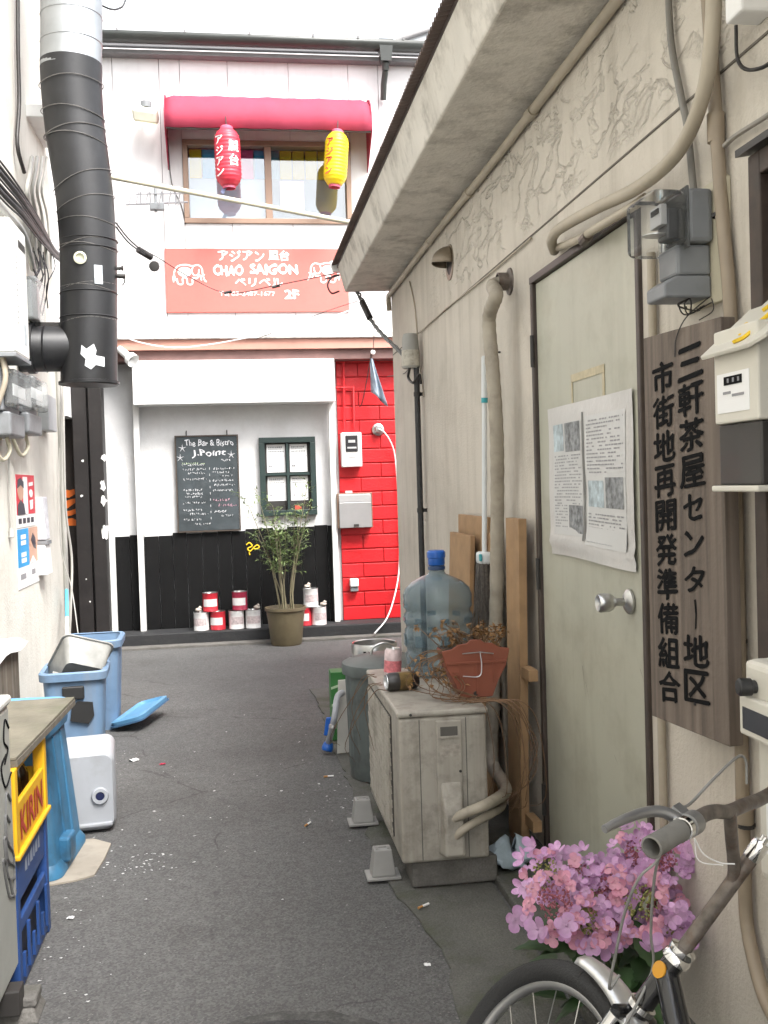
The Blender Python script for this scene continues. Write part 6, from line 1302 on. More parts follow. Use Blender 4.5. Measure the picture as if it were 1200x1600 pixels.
tag(obj('wood_slat', MB().obox(at(518, 1160, Z=0.013)+Vector((0.02, 0.05, 0)), (0.02, 0, 0), (0, 0.012, 0), (0.02, 0.04, 0.2)), wood), 'short wooden slat behind the white pole', 'slat')

# ================================================================== near right: notice, sign, meters, letterbox
# notice sheets taped to the door
ny1, ny0 = 3.30, 2.567; nz1, nz0 = 1.586, 1.10
nt_ = thing('door_notice', 'laminated white notice sheet with small photos taped to the door', 'notice', (XW-0.01, (ny0+ny1)/2, nz0))
vs = []; fs = []; nu, nv = 30, 22
def nsurf(u, v): return (XW-0.004-0.004*abs(math.sin(u*3.1+v*4.0))-0.003*math.sin(v*11+u*2)**2*(0.3+0.7*(v < 0.15))-0.006*(abs(v-0.10) < 0.03), ny1+(ny0-ny1)*u, nz0+(nz1-nz0)*v+0.004*math.sin(u*5)*(1-v))
for i in range(nu+1):
    for j in range(nv+1): vs.append(nsurf(i/nu, j/nv))
for i in range(nu):
    for j in range(nv): k = i*(nv+1)+j; fs.append((k, k+nv+1, k+nv+2, k+1))
obj('sheet', MB().add(vs, fs), M('laminated_sheet', (0.57, 0.555, 0.53), 0.3, var=0.05, vscale=6, bump=0.15, bscale=30), nt_, smooth=60, recalc=False)
def npatch(u0, u1, v0, v1, mat, name, parent=nt_, lay=0.0012):
    vs = []; fs = []; a, b_ = 8, 6
    for i in range(a+1):
        for j in range(b_+1): p = nsurf(u0+(u1-u0)*i/a, 1-(v0+(v1-v0)*j/b_)); vs.append((p[0]-lay, p[1], p[2]))
    for i in range(a):
        for j in range(b_): k = i*(b_+1)+j; fs.append((k, k+b_+1, k+b_+2, k+1))
    return obj(name, MB().add(vs, fs), mat, parent, smooth=60, recalc=False)
pg = M('printed_page', (0.58, 0.58, 0.565), 0.35, var=0.02)
npatch(0.07, 0.455, 0.115, 0.86, pg, 'page'); npatch(0.50, 0.93, 0.10, 0.90, pg, 'page'); npatch(0.462, 0.485, 0.07, 0.88, M('grey_divider', (0.16, 0.16, 0.15), 0.5), 'divider')
phm = M('grey_photo', (0.2, 0.21, 0.215), 0.4, var=0.75, vscale=45); phb = M('pale_blue_photo', (0.42, 0.5, 0.53), 0.4, var=0.4, vscale=30)
for r__, m_ in (((0.08, 0.22, 0.12, 0.30), phb), ((0.24, 0.44, 0.12, 0.31), phm), ((0.28, 0.45, 0.66, 0.84), phm), ((0.52, 0.70, 0.50, 0.66), phb), ((0.72, 0.91, 0.48, 0.66), phm)): npatch(*r__, m_, 'photo', lay=0.0022)
mb = MB(); rng = random.Random(21)
def ntext(u0, u1, v):
    u = u0
    while u < u1:
        l = rng.uniform(0.008, 0.035)
        if rng.random() < 0.8:
            A = [nsurf(min(u+l, u1) if k in (1, 2) else u, 1-(v+(0.0085 if k > 1 else 0))) for k in range(4)]; mb.add([(p[0]-0.0024, p[1], p[2]) for p in A], [(0, 1, 2, 3)])
        u += l+0.006
v = 0.33
while v < 0.65: ntext(0.09, rng.choice((0.44, 0.40, 0.42)), v); v += 0.021
v = 0.66
while v < 0.83: ntext(0.09, 0.26, v); v += 0.02
v = 0.13
while v < 0.46: ntext(0.52, rng.choice((0.91, 0.84, 0.88, 0.75)), v); v += 0.0225
v = 0.70
while v < 0.88: ntext(0.52, rng.choice((0.91, 0.88, 0.8)), v); v += 0.021
JOIN('printing', mb, M('grey_ink', (0.33, 0.33, 0.34), 0.6), nt_, recalc=False)

# wooden name board
Fp, Np = Vector((0.946, 2.252, 0)), Vector((0.986, 1.950, 0)); sa = (Np-Fp).normalized(); sn = Vector((-sa.y, sa.x, 0)); sn = sn if sn.x > 0 else -sn
SW = (Np-Fp).length; SZ0, SZ1 = 0.788, 1.672
wsn = thing('wooden_signboard', 'long weathered wooden signboard with two columns of black brush lettering', 'signboard', tuple((Fp+Np)/2+EZ*SZ0))
def board_mat():
    m = M('greyed_cedar', (0.20, 0.155, 0.125), 0.75, var=0.06, vscale=3, bump=0.2, bscale=40)
    n = m.node_tree.nodes; L = m.node_tree.links; b = n['Principled BSDF']; g = next(x for x in n if x.bl_idname == 'ShaderNodeNewGeometry')
    mp = n.new('ShaderNodeMapping'); mp.inputs['Scale'].default_value = (22, 22, 0.9); L.new(g.outputs['Position'], mp.inputs['Vector'])
    nz = n.new('ShaderNodeTexNoise'); nz.inputs['Scale'].default_value = 1.6; nz.inputs['Detail'].default_value = 7; nz.inputs['Distortion'].default_value = 0.4; L.new(mp.outputs[0], nz.inputs['Vector'])
    cr = n.new('ShaderNodeValToRGB'); L.new(nz.outputs['Fac'], cr.inputs[0]); e = cr.color_ramp.elements
    e[0].position = 0.28; e[0].color = (0.07, 0.054, 0.044, 1); e[1].position = 0.72; e[1].color = (0.21, 0.168, 0.135, 1)
    L.new(cr.outputs[0], b.inputs['Base Color']); return m
cedar = board_mat()
obj('board', MB().obox(Fp+EZ*SZ0, sa*SW, sn*0.034, EZ*(SZ1-SZ0)), cedar, wsn, bevel=0.002)
mb = MB(); b_n = -sn*0.0012
def column(chars, uc, z_top, z_bot, wch):
    n_ = len(chars); step = (z_top-z_bot)/n_
    for i, ch_ in enumerate(chars):
        zc = z_top-step*(i+0.5)
        o_ = Fp+b_n+sa*(SW*uc)+EZ*zc
        if ch_ == 'ー':
            pts = [(-0.004, step*0.42), (0.004, step*0.45), (0.006, step*0.1), (0.003, -step*0.35), (-0.003, -step*0.42), (0.0, 0.0)]
            mb.add([o_+sa*x+EZ*y for x, y in pts], [tuple(range(6))]); continue
        vs, fs = text(ch_, 1.0, 0.027)
        x0 = min(v.x for v in vs); x1 = max(v.x for v in vs); y0 = min(v.y for v in vs); y1 = max(v.y for v in vs)
        small = 0.8 if ch_ in 'センタ' else 1.0
        sx_ = wch*small/max(x1-x0, 0.6); sy_ = step*0.93*small/max(y1-y0, 0.6 if ch_ not in '三' else 0.8)
        out = []
        for v in vs:
            x = (v.x-(x0+x1)/2)*sx_; y = (v.y-(y0+y1)/2)*sy_
            y += x*0.10 + 0.0012*math.sin(x*160+i) ; x += 0.0012*math.sin(y*170+i*2)
            out.append(o_+sa*x+EZ*y-sn*(v.z*0.0002))
        mb.add(out, fs)
column('市街地再開発準備組合', 0.27, SZ1-0.06, SZ0+0.045, 0.090); column('三軒茶屋センター地区', 0.63, SZ1-0.04, SZ0+0.065, 0.098)
obj('lettering', mb, ink, wsn, recalc=False)
kp = Fp+sa*(SW*0.6)+EZ*(SZ0+0.065); obj('nail', MB().lathe([(0.001, 0), (0.004, 0), (0.003, 0.003), (0.001, 0.003)], kp, 8, tuple(-sn)), darkmetal, wsn)
JOIN('hanging_wire', MB().tube([Fp+sa*(SW*0.45)+EZ*(SZ1-0.06)-sn*0.003, Fp+sa*(SW*0.48)+EZ*(SZ1-0.02)-sn*0.004, Fp+sa*(SW*0.6)+EZ*(SZ1+0.02), (1.04, 2.10, SZ1+0.07)], 0.0015, 5, 5).tube([Fp+sa*(SW*0.75)+EZ*(SZ1+0.005), (1.02, 2.05, SZ1+0.03), (1.04, 2.10, SZ1+0.07)], 0.0012, 5, 5), darkmetal, wsn)

# electricity meter by the door
em = thing('electric_meter', 'grey electric meter with bulging clear cover above the wooden signboard', 'meter', (1.0, 2.15, 1.74))
em.scale = (1, 0.86, 0.75); my0, my1 = 2.045, 2.235
obj('mounting_board', MB().prism([(2.005, 1.715), (2.235, 1.715), (2.245, 1.725), (2.245, 2.065), (2.005, 2.065), (1.995, 2.055), (1.995, 1.725)], (XW-0.014, 0, 0), EY, EZ, (0.0135, 0, 0)), M('cream_board', (0.52, 0.48, 0.36), 0.55, var=0.08), em, bevel=0.003)
obj('base', MB().box(0.975, XW-0.0145, my0+0.01, my1-0.03, 1.89, 2.045), greyplast, em, bevel=0.012)
obj('terminal_box', MB().box(0.955, XW-0.0145, my0+0.03, my1-0.05, 1.80, 1.888), greyplast, em, bevel=0.008); obj('terminal_cover', MB().add([(0.955, my0+0.03, 1.799), (0.925, my0+0.03, 1.775), (0.925, my0+0.03, 1.735), (XW-0.0145, my0+0.03, 1.735), (XW-0.0145, my0+0.03, 1.799), (0.955, my1-0.05, 1.799), (0.925, my1-0.05, 1.775), (0.925, my1-0.05, 1.735), (XW-0.0145, my1-0.05, 1.735), (XW-0.0145, my1-0.05, 1.799)], [(0, 1, 2, 3, 4), (9, 8, 7, 6, 5), (0, 5, 6, 1), (1, 6, 7, 2), (2, 7, 8, 3), (3, 8, 9, 4), (4, 9, 5, 0)]), greyplast, em, bevel=0.006)
obj('mechanism', MB().box(0.945, 0.974, my0+0.055, my1-0.075, 1.91, 2.0), M('meter_works', (0.05, 0.05, 0.052), 0.4, 0.3, var=0.4, vscale=40), em, bevel=0.006)
obj('dial_plate', MB().box(0.93, 0.9445, my0+0.05, my1-0.07, 1.95, 2.01), M('silver_grey', (0.4, 0.4, 0.4)), em, bevel=0.002); obj('register', MB().box(0.927, 0.9295, my0+0.06, my1-0.085, 1.985, 2.0), ink, em)
obj('disc', MB().lathe([(0.001, 0), (0.03, 0), (0.03, 0.003), (0.001, 0.003)], (0.93, (my0+my1)/2-0.01, 1.925), 24), steel, em, smooth=40)
obj('clear_cover', MB().box(0.888, 0.974, my0, my1-0.02, 1.875, 2.04), glassy('meter_cover', (0.95, 0.96, 0.96), 0.22, 0.04, (0.62, 0.63, 0.62), 0.06), em, bevel=0.022, seg=4)
obj('cover_rim', MB().box(0.968, 0.9745, my0-0.006, my1-0.014, 1.870, 2.046), MATS['meter_cover'], em, bevel=0.012)
mb = MB()
for y in (2.015, 2.225):
    for z in (1.735, 2.045): mb.lathe([(0.001, 0), (0.005, 0), (0.004, 0.002), (0.001, 0.002)], (XW-0.014, y, z), 8, (-1, 0, 0))
obj('screw', mb, darkmetal, em)
mb = MB(); rng = random.Random(8)
for k in range(6): mb.tube([(0.99, 2.10+rng.uniform(-0.02, 0.02), 1.735), (0.97+rng.uniform(-0.01, 0.02), 2.10+rng.uniform(-0.03, 0.03), 1.715), (1.01, 2.11+rng.uniform(-0.05, 0.05), 1.70), (1.035, 2.12+rng.uniform(-0.05, 0.05), 1.72)], 0.0018, 5, 5)
JOIN('seal_wire', mb, darkmetal, em)
# white letterbox with sloping hood
lbx = thing('letterbox', 'white letterbox with sloping yellow-scrawled hood and dark clear lower panel', 'letterbox', (0.98, 1.785, 1.31))
BX, y0, y1 = 0.928, 1.700, 1.868
lw_ = M('ivory_box', (0.60, 0.575, 0.50), 0.5, var=0.05, dirt=(0.4, 0.37, 0.3), damt=0.3)
z0, z1 = at(1120, 768, X=BX).z, at(1118, 560, X=BX).z; zs = at(1119, 664, X=BX).z
obj('upper_case', MB().box(BX, XW-0.001, y0, y1, zs, z1+0.05), lw_, lbx, bevel=0.004)
obj('lower_window', MB().box(BX+0.006, XW-0.001, y0+0.004, y1-0.004, z0+0.012, zs-0.001), glassy('smoked_plastic', (0.30, 0.29, 0.28), 0.25, 0.06, (0.07, 0.065, 0.06), 0.55), lbx, bevel=0.004)
obj('mail', MB().obox((BX+0.03, y0+0.03, z0+0.014), (0.03, 0, 0), (0, 0.10, 0.01), (0.02, 0, 0.09)), M('mail_paper', (0.4, 0.37, 0.33), 0.7), lbx)
obj('base_tray', MB().box(BX-0.008, XW-0.001, y0-0.006, y1+0.004, z0, z0+0.0115), lw_, lbx, bevel=0.003)
ha, hb, hc = Vector((BX-0.018, y1+0.012, z1-0.002)), Vector((XW-0.005, y1+0.012, z1+0.115)), Vector((0, y0-y1-0.05, 0))
hood = obj('hood', MB().prism([(0, 0), (1, 0), (1, 1), (0.12, 1), (0, 0.85)], ha, hb-ha, hc, (-0.004, 0, 0.008)), lw_, lbx, bevel=0.002)
hu = (hb-ha); mb = MB(); hn = Vector((-0.0062, 0, 0.0105))
for P in ([(0.25, 0.30), (0.4, 0.42), (0.2, 0.52), (0.3, 0.66), (0.55, 0.72), (0.85, 0.80)], [(0.60, 0.45), (0.78, 0.55), (0.92, 0.62)], [(0.08, 0.55), (0.12, 0.68), (0.3, 0.72)]): mb.tube([ha+hu*a+hc*b_+hn for a, b_ in P], 0.004, 5, 5)
obj('yellow_scrawl', mb, M('yellow_spray', (0.75, 0.5, 0.02)), hood)
zl = zs+0.10; obj('name_label', MB().box(BX-0.0015, BX+0.001, y0+0.03, y1-0.015, zs+0.02, zs+0.095), paper, lbx)
obj('number_plate', MB().box(BX-0.003, BX-0.0016, y0+0.055, y1-0.045, zs+0.072, zs+0.088), ink, lbx)
mb = MB()
for k, (a, b_) in enumerate(((0.02, 0.05), (0.055, 0.10))): mb.box(BX-0.0024, BX-0.0016, y1-0.02-b_, y1-0.02-a, zs+0.055-0.006*k, zs+0.060-0.006*k)
for k in range(3): mb.box(BX-0.0042, BX-0.0031, y0+0.062+k*0.02, y0+0.068+k*0.02, zs+0.076, zs+0.084)
JOIN('printing', mb, M('grey_print', (0.25, 0.25, 0.26)), lbx)
# gas meter at the right edge
gm_ = thing('gas_meter', 'ivory gas meter with black knob and dark counter at right edge', 'gas meter', (1.0, 1.66, 0.72))
GX = at(1172, 1150, Y=1.74).x
obj('upper_case', MB().box(GX-0.004, XW-0.001, 1.45, 1.75, 0.885, 1.01), lw_, gm_, bevel=0.015, seg=3); obj('lower_case', MB().box(GX+0.01, XW-0.001, 1.46, 1.742, 0.60, 0.8845), lw_, gm_, bevel=0.02, seg=3)
obj('counter_frame', MB().box(GX-0.018, GX-0.003, 1.47, 1.745, 0.872, 0.945), lw_, gm_, bevel=0.004); obj('counter', MB().box(GX-0.0195, GX-0.0175, 1.49, 1.73, 0.885, 0.925), M('dark_dial', (0.03, 0.03, 0.03)), gm_)
q = at(1172, 1068, Y=1.74); obj('knob', MB().lathe([(0.001, 0), (0.012, 0), (0.012, 0.012), (0.016, 0.014), (0.0165, 0.034), (0.013, 0.038), (0.001, 0.038)], (GX+0.002, 1.71, q.z), 18, (-1, 0.15, 0)), M('black_plastic', (0.02, 0.02, 0.02)), gm_, smooth=40)
obj('neck', MB().box(GX+0.002, XW-0.001, 1.66, 1.76, 0.94, 1.005), lw_, gm_, bevel=0.008)
obj('label', MB().box(GX+0.007, GX+0.0095, 1.55, 1.70, 0.66, 0.78), paper, gm_)

# ================================================================== hydrangea
hy = thing('hydrangea', 'pink and mauve hydrangea in bloom against the beige wall', 'hydrangea', (0.86, 2.28, 0.03))
petm = M('mauve_petal', (0.70, 0.46, 0.66), 0.6, var=0.25, vscale=35, rnd=0.3); petp = M('pink_petal', (0.76, 0.42, 0.50), 0.6, var=0.2, vscale=25, rnd=0.2); fertm = M('fertile_pink', (0.40, 0.14, 0.17), 0.7, var=0.4, vscale=120); fertg = M('fertile_green', (0.30, 0.30, 0.10), 0.7, var=0.3, vscale=120)
hleaf = M('hydrangea_leaf', (0.035, 0.075, 0.025), 0.45, var=0.25, vscale=14, rnd=0.25)
def petal_grad(mat, edge):
    n = mat.node_tree.nodes; L = mat.node_tree.links; b = n['Principled BSDF']; old = b.inputs['Base Color'].links[0].from_socket
    tc_ = n.new('ShaderNodeTexCoord'); ln = n.new('ShaderNodeVectorMath'); ln.operation = 'LENGTH'; L.new(tc_.outputs['Object'], ln.inputs[0])
    mr = n.new('ShaderNodeMapRange'); L.new(ln.outputs['Value'], mr.inputs[0]); mr.inputs[1].default_value = 0.004; mr.inputs[2].default_value = 0.03
    wv = n.new('ShaderNodeTexNoise'); wv.inputs['Scale'].default_value = 260; wv.inputs['Detail'].default_value = 1; L.new(tc_.outputs['Object'], wv.inputs['Vector'])
    ad = n.new('ShaderNodeMath'); ad.operation = 'MULTIPLY'; L.new(mr.outputs[0], ad.inputs[0]); L.new(wv.outputs['Fac'], ad.inputs[1])
    mx = n.new('ShaderNodeMix'); mx.data_type = 'RGBA'; L.new(ad.outputs[0], mx.inputs[0]); L.new(old, mx.inputs[6]); mx.inputs[7].default_value = (*edge, 1); L.new(mx.outputs[2], b.inputs['Base Color'])
    tl = n.new('ShaderNodeBsdfTranslucent'); L.new(mx.outputs[2], tl.inputs[0]); ms = n.new('ShaderNodeMixShader'); ms.inputs[0].default_value = 0.3
    L.new(b.outputs[0], ms.inputs[1]); L.new(tl.outputs[0], ms.inputs[2]); L.new(ms.outputs[0], n['Material Output'].inputs[0])
petal_grad(petm, (0.56, 0.27, 0.56)); petal_grad(petp, (0.66, 0.24, 0.38))
def petal_mesh(name, mat, cup=0.10, wv_=0.0):
    m_ = MB(); prof = [(0.0, 0.001), (0.25, 0.30), (0.55, 0.47), (0.8, 0.42), (0.96, 0.2), (1.0, 0.0)]
    for k in range(4):
        a = math.pi/2*k+0.1*(k % 2); d = Vector((math.cos(a), math.sin(a), 0)); s_ = Vector((-math.sin(a), math.cos(a), 0)); vs = []; fs = []
        for i, (l, w_) in enumerate(prof):
            zz = cup*l*l*4+0.05*math.sin(l*3)+wv_*math.sin(l*5+k*2)
            rk = 0.03*(1+0.12*math.sin(k*2.4+cup*40)); vs += [d*l*rk+s_*w_*rk+EZ*(zz*0.03+(0.004+0.006*wv_)*w_), d*l*rk*0.96+EZ*(zz*0.03-0.002+0.0006*k), d*l*rk-s_*w_*rk+EZ*(zz*0.03+0.004*w_)]
        for i in range(5): fs += [(3*i, 3*i+1, 3*i+4, 3*i+3), (3*i+1, 3*i+2, 3*i+5, 3*i+4)]
        m_.add(vs, fs)
    m_.lathe([(0.0005, 0.001), (0.003, 0.002), (0.003, 0.005), (0.0005, 0.006)], n=6)
    me = bpy.data.meshes.new(name); me.from_pydata([tuple(v) for v in m_.v], [], m_.f); me.materials.append(mat); me.polygons.foreach_set('use_smooth', [True]*len(me.polygons)); return me
FM = [[petal_mesh('floret_mauve', petm, c_, w_) for c_, w_ in ((0.05, 0.05), (0.14, 0.1), (-0.08, 0.12), (0.22, 0.06))], [petal_mesh('floret_pink', petp, c_, w_) for c_, w_ in ((0.06, 0.08), (0.18, 0.05), (-0.06, 0.1))]]
rng = random.Random(17)
heads = [(858, 1368, 2.32, 0.075, 0), (905, 1372, 2.40, 0.07, 0), (868, 1410, 2.20, 0.075, 1), (925, 1412, 2.30, 0.07, 0), (1000, 1335, 2.36, 0.07, 0), (1040, 1345, 2.30, 0.06, 0), (1000, 1410, 2.20, 0.075, 1), (950, 1450, 2.24, 0.06, 0), (952, 1392, 2.30, 0.07, 0), (915, 1440, 2.18, 0.06, 1), (975, 1365, 2.40, 0.06, 0), (1040, 1420, 2.33, 0.06, 1), (1060, 1450, 2.24, 0.05, 0)]
base = Vector((0.90, 2.33, 0.03)); camd = Vector((-0.35, -0.8, 0.45)).normalized()
for hi, (px, py, Y_, rad, pk) in enumerate(heads):
    c_ = at(px, py, Y=Y_); c_.x = min(c_.x, XW-0.06)
    rad *= 0.84; nrm = (camd+Vector((rng.gauss(0, 0.18), rng.gauss(0, 0.1), 0.25+rng.gauss(0, 0.15)))).normalized()
    u = nrm.cross(EZ).normalized(); v_ = nrm.cross(u)
    m_ = MB()
    for k in range(120):
        r0 = rad*0.62*math.sqrt(rng.random()); a = rng.uniform(0, 6.28); p = c_+u*r0*math.cos(a)+v_*r0*math.sin(a)+nrm*(0.014*(1-(r0/rad)**2)+rng.uniform(0, 0.008)); s_ = rng.uniform(0.0025, 0.0048)
        dd = Vector((rng.uniform(-1, 1), rng.uniform(-1, 1), rng.uniform(-1, 1))).normalized(); e = dd.cross(nrm).normalized()
        m_.add([p+dd*s_, p+e*s_, p-dd*s_, p-e*s_, p+nrm*s_*1.3], [(0, 1, 4), (1, 2, 4), (2, 3, 4), (3, 0, 4)])
    hd_ = obj('flower_head', m_, fertm if hi % 3 else fertg, hy, recalc=False)
    nfl = 28 if pk else 34
    for k in range(nfl):
        a = 2*math.pi*k/nfl+rng.uniform(-0.2, 0.2); r0 = rad*(rng.uniform(0.7, 1.2) if (k % 3 or pk) else rng.uniform(0.2, 0.7))
        p = c_+u*r0*math.cos(a)+v_*r0*math.sin(a)+nrm*rng.uniform(0.0, 0.022)
        fn = (nrm+(u*math.cos(a)+v_*math.sin(a))*0.35+Vector((rng.gauss(0, 0.25), rng.gauss(0, 0.25), rng.gauss(0, 0.2)))).normalized()
        f_ = bpy.data.objects.new('floret', rng.choice(FM[1 if (pk and rng.random() < 0.45) or rng.random() < 0.1 else 0])); C.objects.link(f_); f_.parent = hd_
        f_.location = p-ORG[hy]; q_ = fn.to_track_quat('Z', 'Y'); f_.rotation_mode = 'QUATERNION'; f_.rotation_quaternion = q_ @ Matrix.Rotation(rng.uniform(0, 6.28), 3, 'Z').to_quaternion(); s_ = rng.uniform(0.40, 0.78)*(0.75 if r0 < rad*0.6 else 1); f_.scale = (s_, s_, s_)
    obj('stem', MB().tube([base+Vector((rng.uniform(-0.05, 0.05), rng.uniform(-0.04, 0.04), 0)), (base+c_)/2+Vector((rng.uniform(-0.03, 0.03), rng.uniform(-0.03, 0.03), 0.02)), c_-nrm*0.012], [0.006, 0.003], 6, 6), M('green_stem', (0.06, 0.09, 0.03), 0.6), hy, smooth=60)
for px, py, Y_ in ((805, 1436, 2.22), (840, 1452, 2.14), (885, 1447, 2.14), (1016, 1478, 2.14), (1070, 1468, 2.18), (945, 1478, 2.16), (1058, 1425, 2.2)):   # single florets hanging at the edge
    p = at(px, py, Y=Y_); f_ = bpy.data.objects.new('floret', rng.choice(FM[0])); C.objects.link(f_); f_.parent = hy; f_.location = p-ORG[hy]
    fn = (camd+Vector((rng.gauss(0, 0.3), 0, rng.gauss(-0.1, 0.3)))).normalized(); f_.rotation_mode = 'QUATERNION'; f_.rotation_quaternion = fn.to_track_quat('Z', 'Y') @ Matrix.Rotation(rng.uniform(0, 6.28), 3, 'Z').to_quaternion(); f_.scale = (0.95, 0.95, 0.95)
def leaf_mesh():
    m_ = MB(); vs = []; fs = []; n_ = 10
    for i in range(n_+1):
        t_ = i/n_; w_ = 0.34*math.sin(math.pi*t_**0.8)*(1-0.25*t_)+0.004; ser = 0.025*(1 if i % 2 else -1)*(0 < i < n_)
        bend = -0.25*t_*t_
        vs += [(t_, w_+ser, bend+w_*0.25), (t_, w_*0.5, bend+w_*0.16), (t_, 0, bend), (t_, -w_*0.5, bend+w_*0.16), (t_, -w_-ser, bend+w_*0.25)]
    for i in range(n_):
        for j in range(4): k = i*5+j; fs.append((k, k+1, k+6, k+5))
    me = bpy.data.meshes.new('hydrangea_leaf'); me.from_pydata(vs, [], fs); me.materials.append(hleaf); me.polygons.foreach_set('use_smooth', [True]*len(me.polygons)); return me
LM = leaf_mesh()
for k in range(34):
    a = rng.uniform(0, 6.28); r0 = rng.uniform(0.02, 0.13); zz = rng.uniform(0.08, 0.33)
    p = Vector((min(base.x-0.06+r0*math.cos(a)*1.3, XW-0.07), base.y-0.04+r0*math.sin(a), zz)); f_ = bpy.data.objects.new('leaf', LM); C.objects.link(f_); f_.parent = hy; f_.location = p-ORG[hy]
    d = Vector((math.cos(a), math.sin(a), rng.uniform(-0.5, 0.35)))
    if d.x > 0.2 and p.x > 0.9: d.x = -d.x
    f_.rotation_mode = 'QUATERNION'; f_.rotation_quaternion = d.to_track_quat('X', 'Z'); s_ = rng.uniform(0.085, 0.13); f_.scale = (s_, s_, s_)

# ================================================================== bicycle leaning on the wall
HD, LEAN, RW = R_(-18), R_(29), 0.258
h = Vector((math.sin(HD), math.cos(HD), 0)); sd_ = Vector((-math.cos(HD), math.sin(HD), 0)); up = EZ*math.cos(LEAN)-sd_*math.sin(LEAN); sdl = up.cross(h)*1.0; sdl = sdl if sdl.dot(sd_) > 0 else -sdl
Wc = at(838, 1742, Z=RW*math.cos(LEAN)+0.012)
bk = thing('bicycle', 'small-wheeled black bicycle with rusty handlebar leaning on the wall', 'bicycle', (Wc.x, Wc.y, 0.0))
tyre = M('black_tyre', (0.018, 0.018, 0.018), 0.75, var=0.2, bump=0.3, bscale=200); alu = M('dull_alloy', (0.35, 0.35, 0.35), 0.4, 0.8, var=0.15)
frm = M('black_frame_paint', (0.012, 0.012, 0.013), 0.22, var=0.1, coat=0.5); gripm = M('grey_grip', (0.16, 0.155, 0.14), 0.7, var=0.15, dirt=(0.09, 0.085, 0.07), damt=0.5, dscale=20)
def wheel(c_, hh, uu, ss):
    def ring(r_, nn=56): return [c_+uu*r_*math.cos(2*math.pi*i/nn)+hh*r_*math.sin(2*math.pi*i/nn) for i in range(nn+1)]
    w_ = obj('wheel', MB().tube(ring(RW-0.043), 0.011, 8), alu, bk, smooth=60)
    obj('tyre', MB().tube(ring(RW-0.022, 72), 0.022, 14), tyre, w_, smooth=60)
    m_ = MB()
    for rr_ in (-0.010, -0.005, 0.0, 0.005, 0.010):
        m_.tube([c_+ss*rr_+uu*(RW-0.0008-abs(rr_)*0.25)*math.cos(2*math.pi*i/56)+hh*(RW-0.0008-abs(rr_)*0.25)*math.sin(2*math.pi*i/56) for i in range(57)], 0.0017, 4)
    obj('tread', m_, tyre, w_)
    obj('hub', MB().lathe([(0.006, -0.05), (0.006, -0.035), (0.02, -0.034), (0.02, -0.030), (0.012, -0.026), (0.012, 0.026), (0.02, 0.030), (0.02, 0.034), (0.006, 0.035), (0.006, 0.05)], c_, 16, tuple(ss)), alu, w_, smooth=40)
    m_ = MB()
    for i in range(20):
        a = 2*math.pi*i/20; b_ = a+(0.5 if (i//2) % 2 else -0.5); s_ = 0.030 if i % 2 else -0.030
        m_.tube([c_+ss*s_+(uu*math.cos(b_)+hh*math.sin(b_))*0.018, c_+(uu*math.cos(a)+hh*math.sin(a))*(RW-0.05)], 0.0011, 4)
    JOIN('spokes', m_, steel, w_)
    return w_
wheel(Wc, h, up, sdl)
HA = R_(20); ax = (up*math.cos(HA)-h*math.sin(HA)).normalized(); ah = (h*math.cos(HA)+up*math.sin(HA)).normalized()
S0 = Wc-ah*0.042
def sp(t, s_=0.0, f_=0.0): return S0+ax*t+sdl*s_+ah*f_
for s_ in (-1, 1): obj('fork_blade', MB().tube([Wc+sdl*0.048*s_, sp(0.10, 0.045*s_, 0.02), sp(0.2, 0.04*s_), sp(0.258, 0.037*s_)], [0.009, 0.013], 10, 4), chrome if s_ > 0 else frm, bk, smooth=60)
obj('fork_crown', MB().tube([sp(0.262, -0.042), sp(0.276, 0), sp(0.262, 0.042)], 0.013, 10).cyl(sp(0.274), sp(0.290), 0.019), frm, bk, smooth=50)
obj('head_tube', MB().cyl(sp(0.290), sp(0.386), 0.0185, n=18), frm, bk, smooth=50)
obj('headset', MB().lathe([(0.019, 0.0), (0.024, 0.002), (0.024, 0.012), (0.021, 0.016), (0.023, 0.020), (0.023, 0.028), (0.013, 0.031)], sp(0.384), 20, tuple(ax), caps=False), chrome, bk, smooth=40); obj('lower_headset', MB().lathe([(0.019, -0.012), (0.024, -0.010), (0.024, 0.0), (0.019, 0.002)], sp(0.293), 20, tuple(ax), caps=False), chrome, bk, smooth=40)
obj('badge', MB().lathe([(0.001, 0), (0.014, 0), (0.014, 0.003), (0.001, 0.004)], sp(0.362, 0.0186, -0.002), 16, tuple(sdl)), M('orange_badge', (0.6, 0.28, 0.02), 0.35), bk, smooth=40)
obj('stem_column', MB().cyl(sp(0.40), sp(0.635), 0.0128, n=16), rust, bk, smooth=50)
obj('stem_bolt', MB().lathe([(0.0132, -0.03), (0.0145, -0.028), (0.0145, 0.0), (0.012, 0.004), (0.007, 0.005), (0.007, 0.014), (0.001, 0.015)], sp(0.632), 16, tuple(ax), caps=False), chrome, bk, smooth=40)
bc = at(1140, 1268, Y=1.50)
obj('stem_arm', MB().tube([sp(0.545), sp(0.57, 0.012, 0.0), (sp(0.57, 0.012)+bc)/2, bc], 0.0105, 12, 4), rust, bk, smooth=60)
barP = [at(1260, 1205, Y=1.66), at(1195, 1245, Y=1.60), at(1165, 1257, Y=1.54), at(1138, 1268, Y=1.50), at(1115, 1268, Y=1.47), at(1096, 1275, Y=1.44), at(1070, 1293, Y=1.40), at(1040, 1311, Y=1.365)]
obj('handlebar', MB().tube(barP, 0.0112, 12, 6), rust, bk, smooth=60)
gd = (barP[-1]-barP[-2]).normalized(); g0 = barP[-1]-gd*0.045
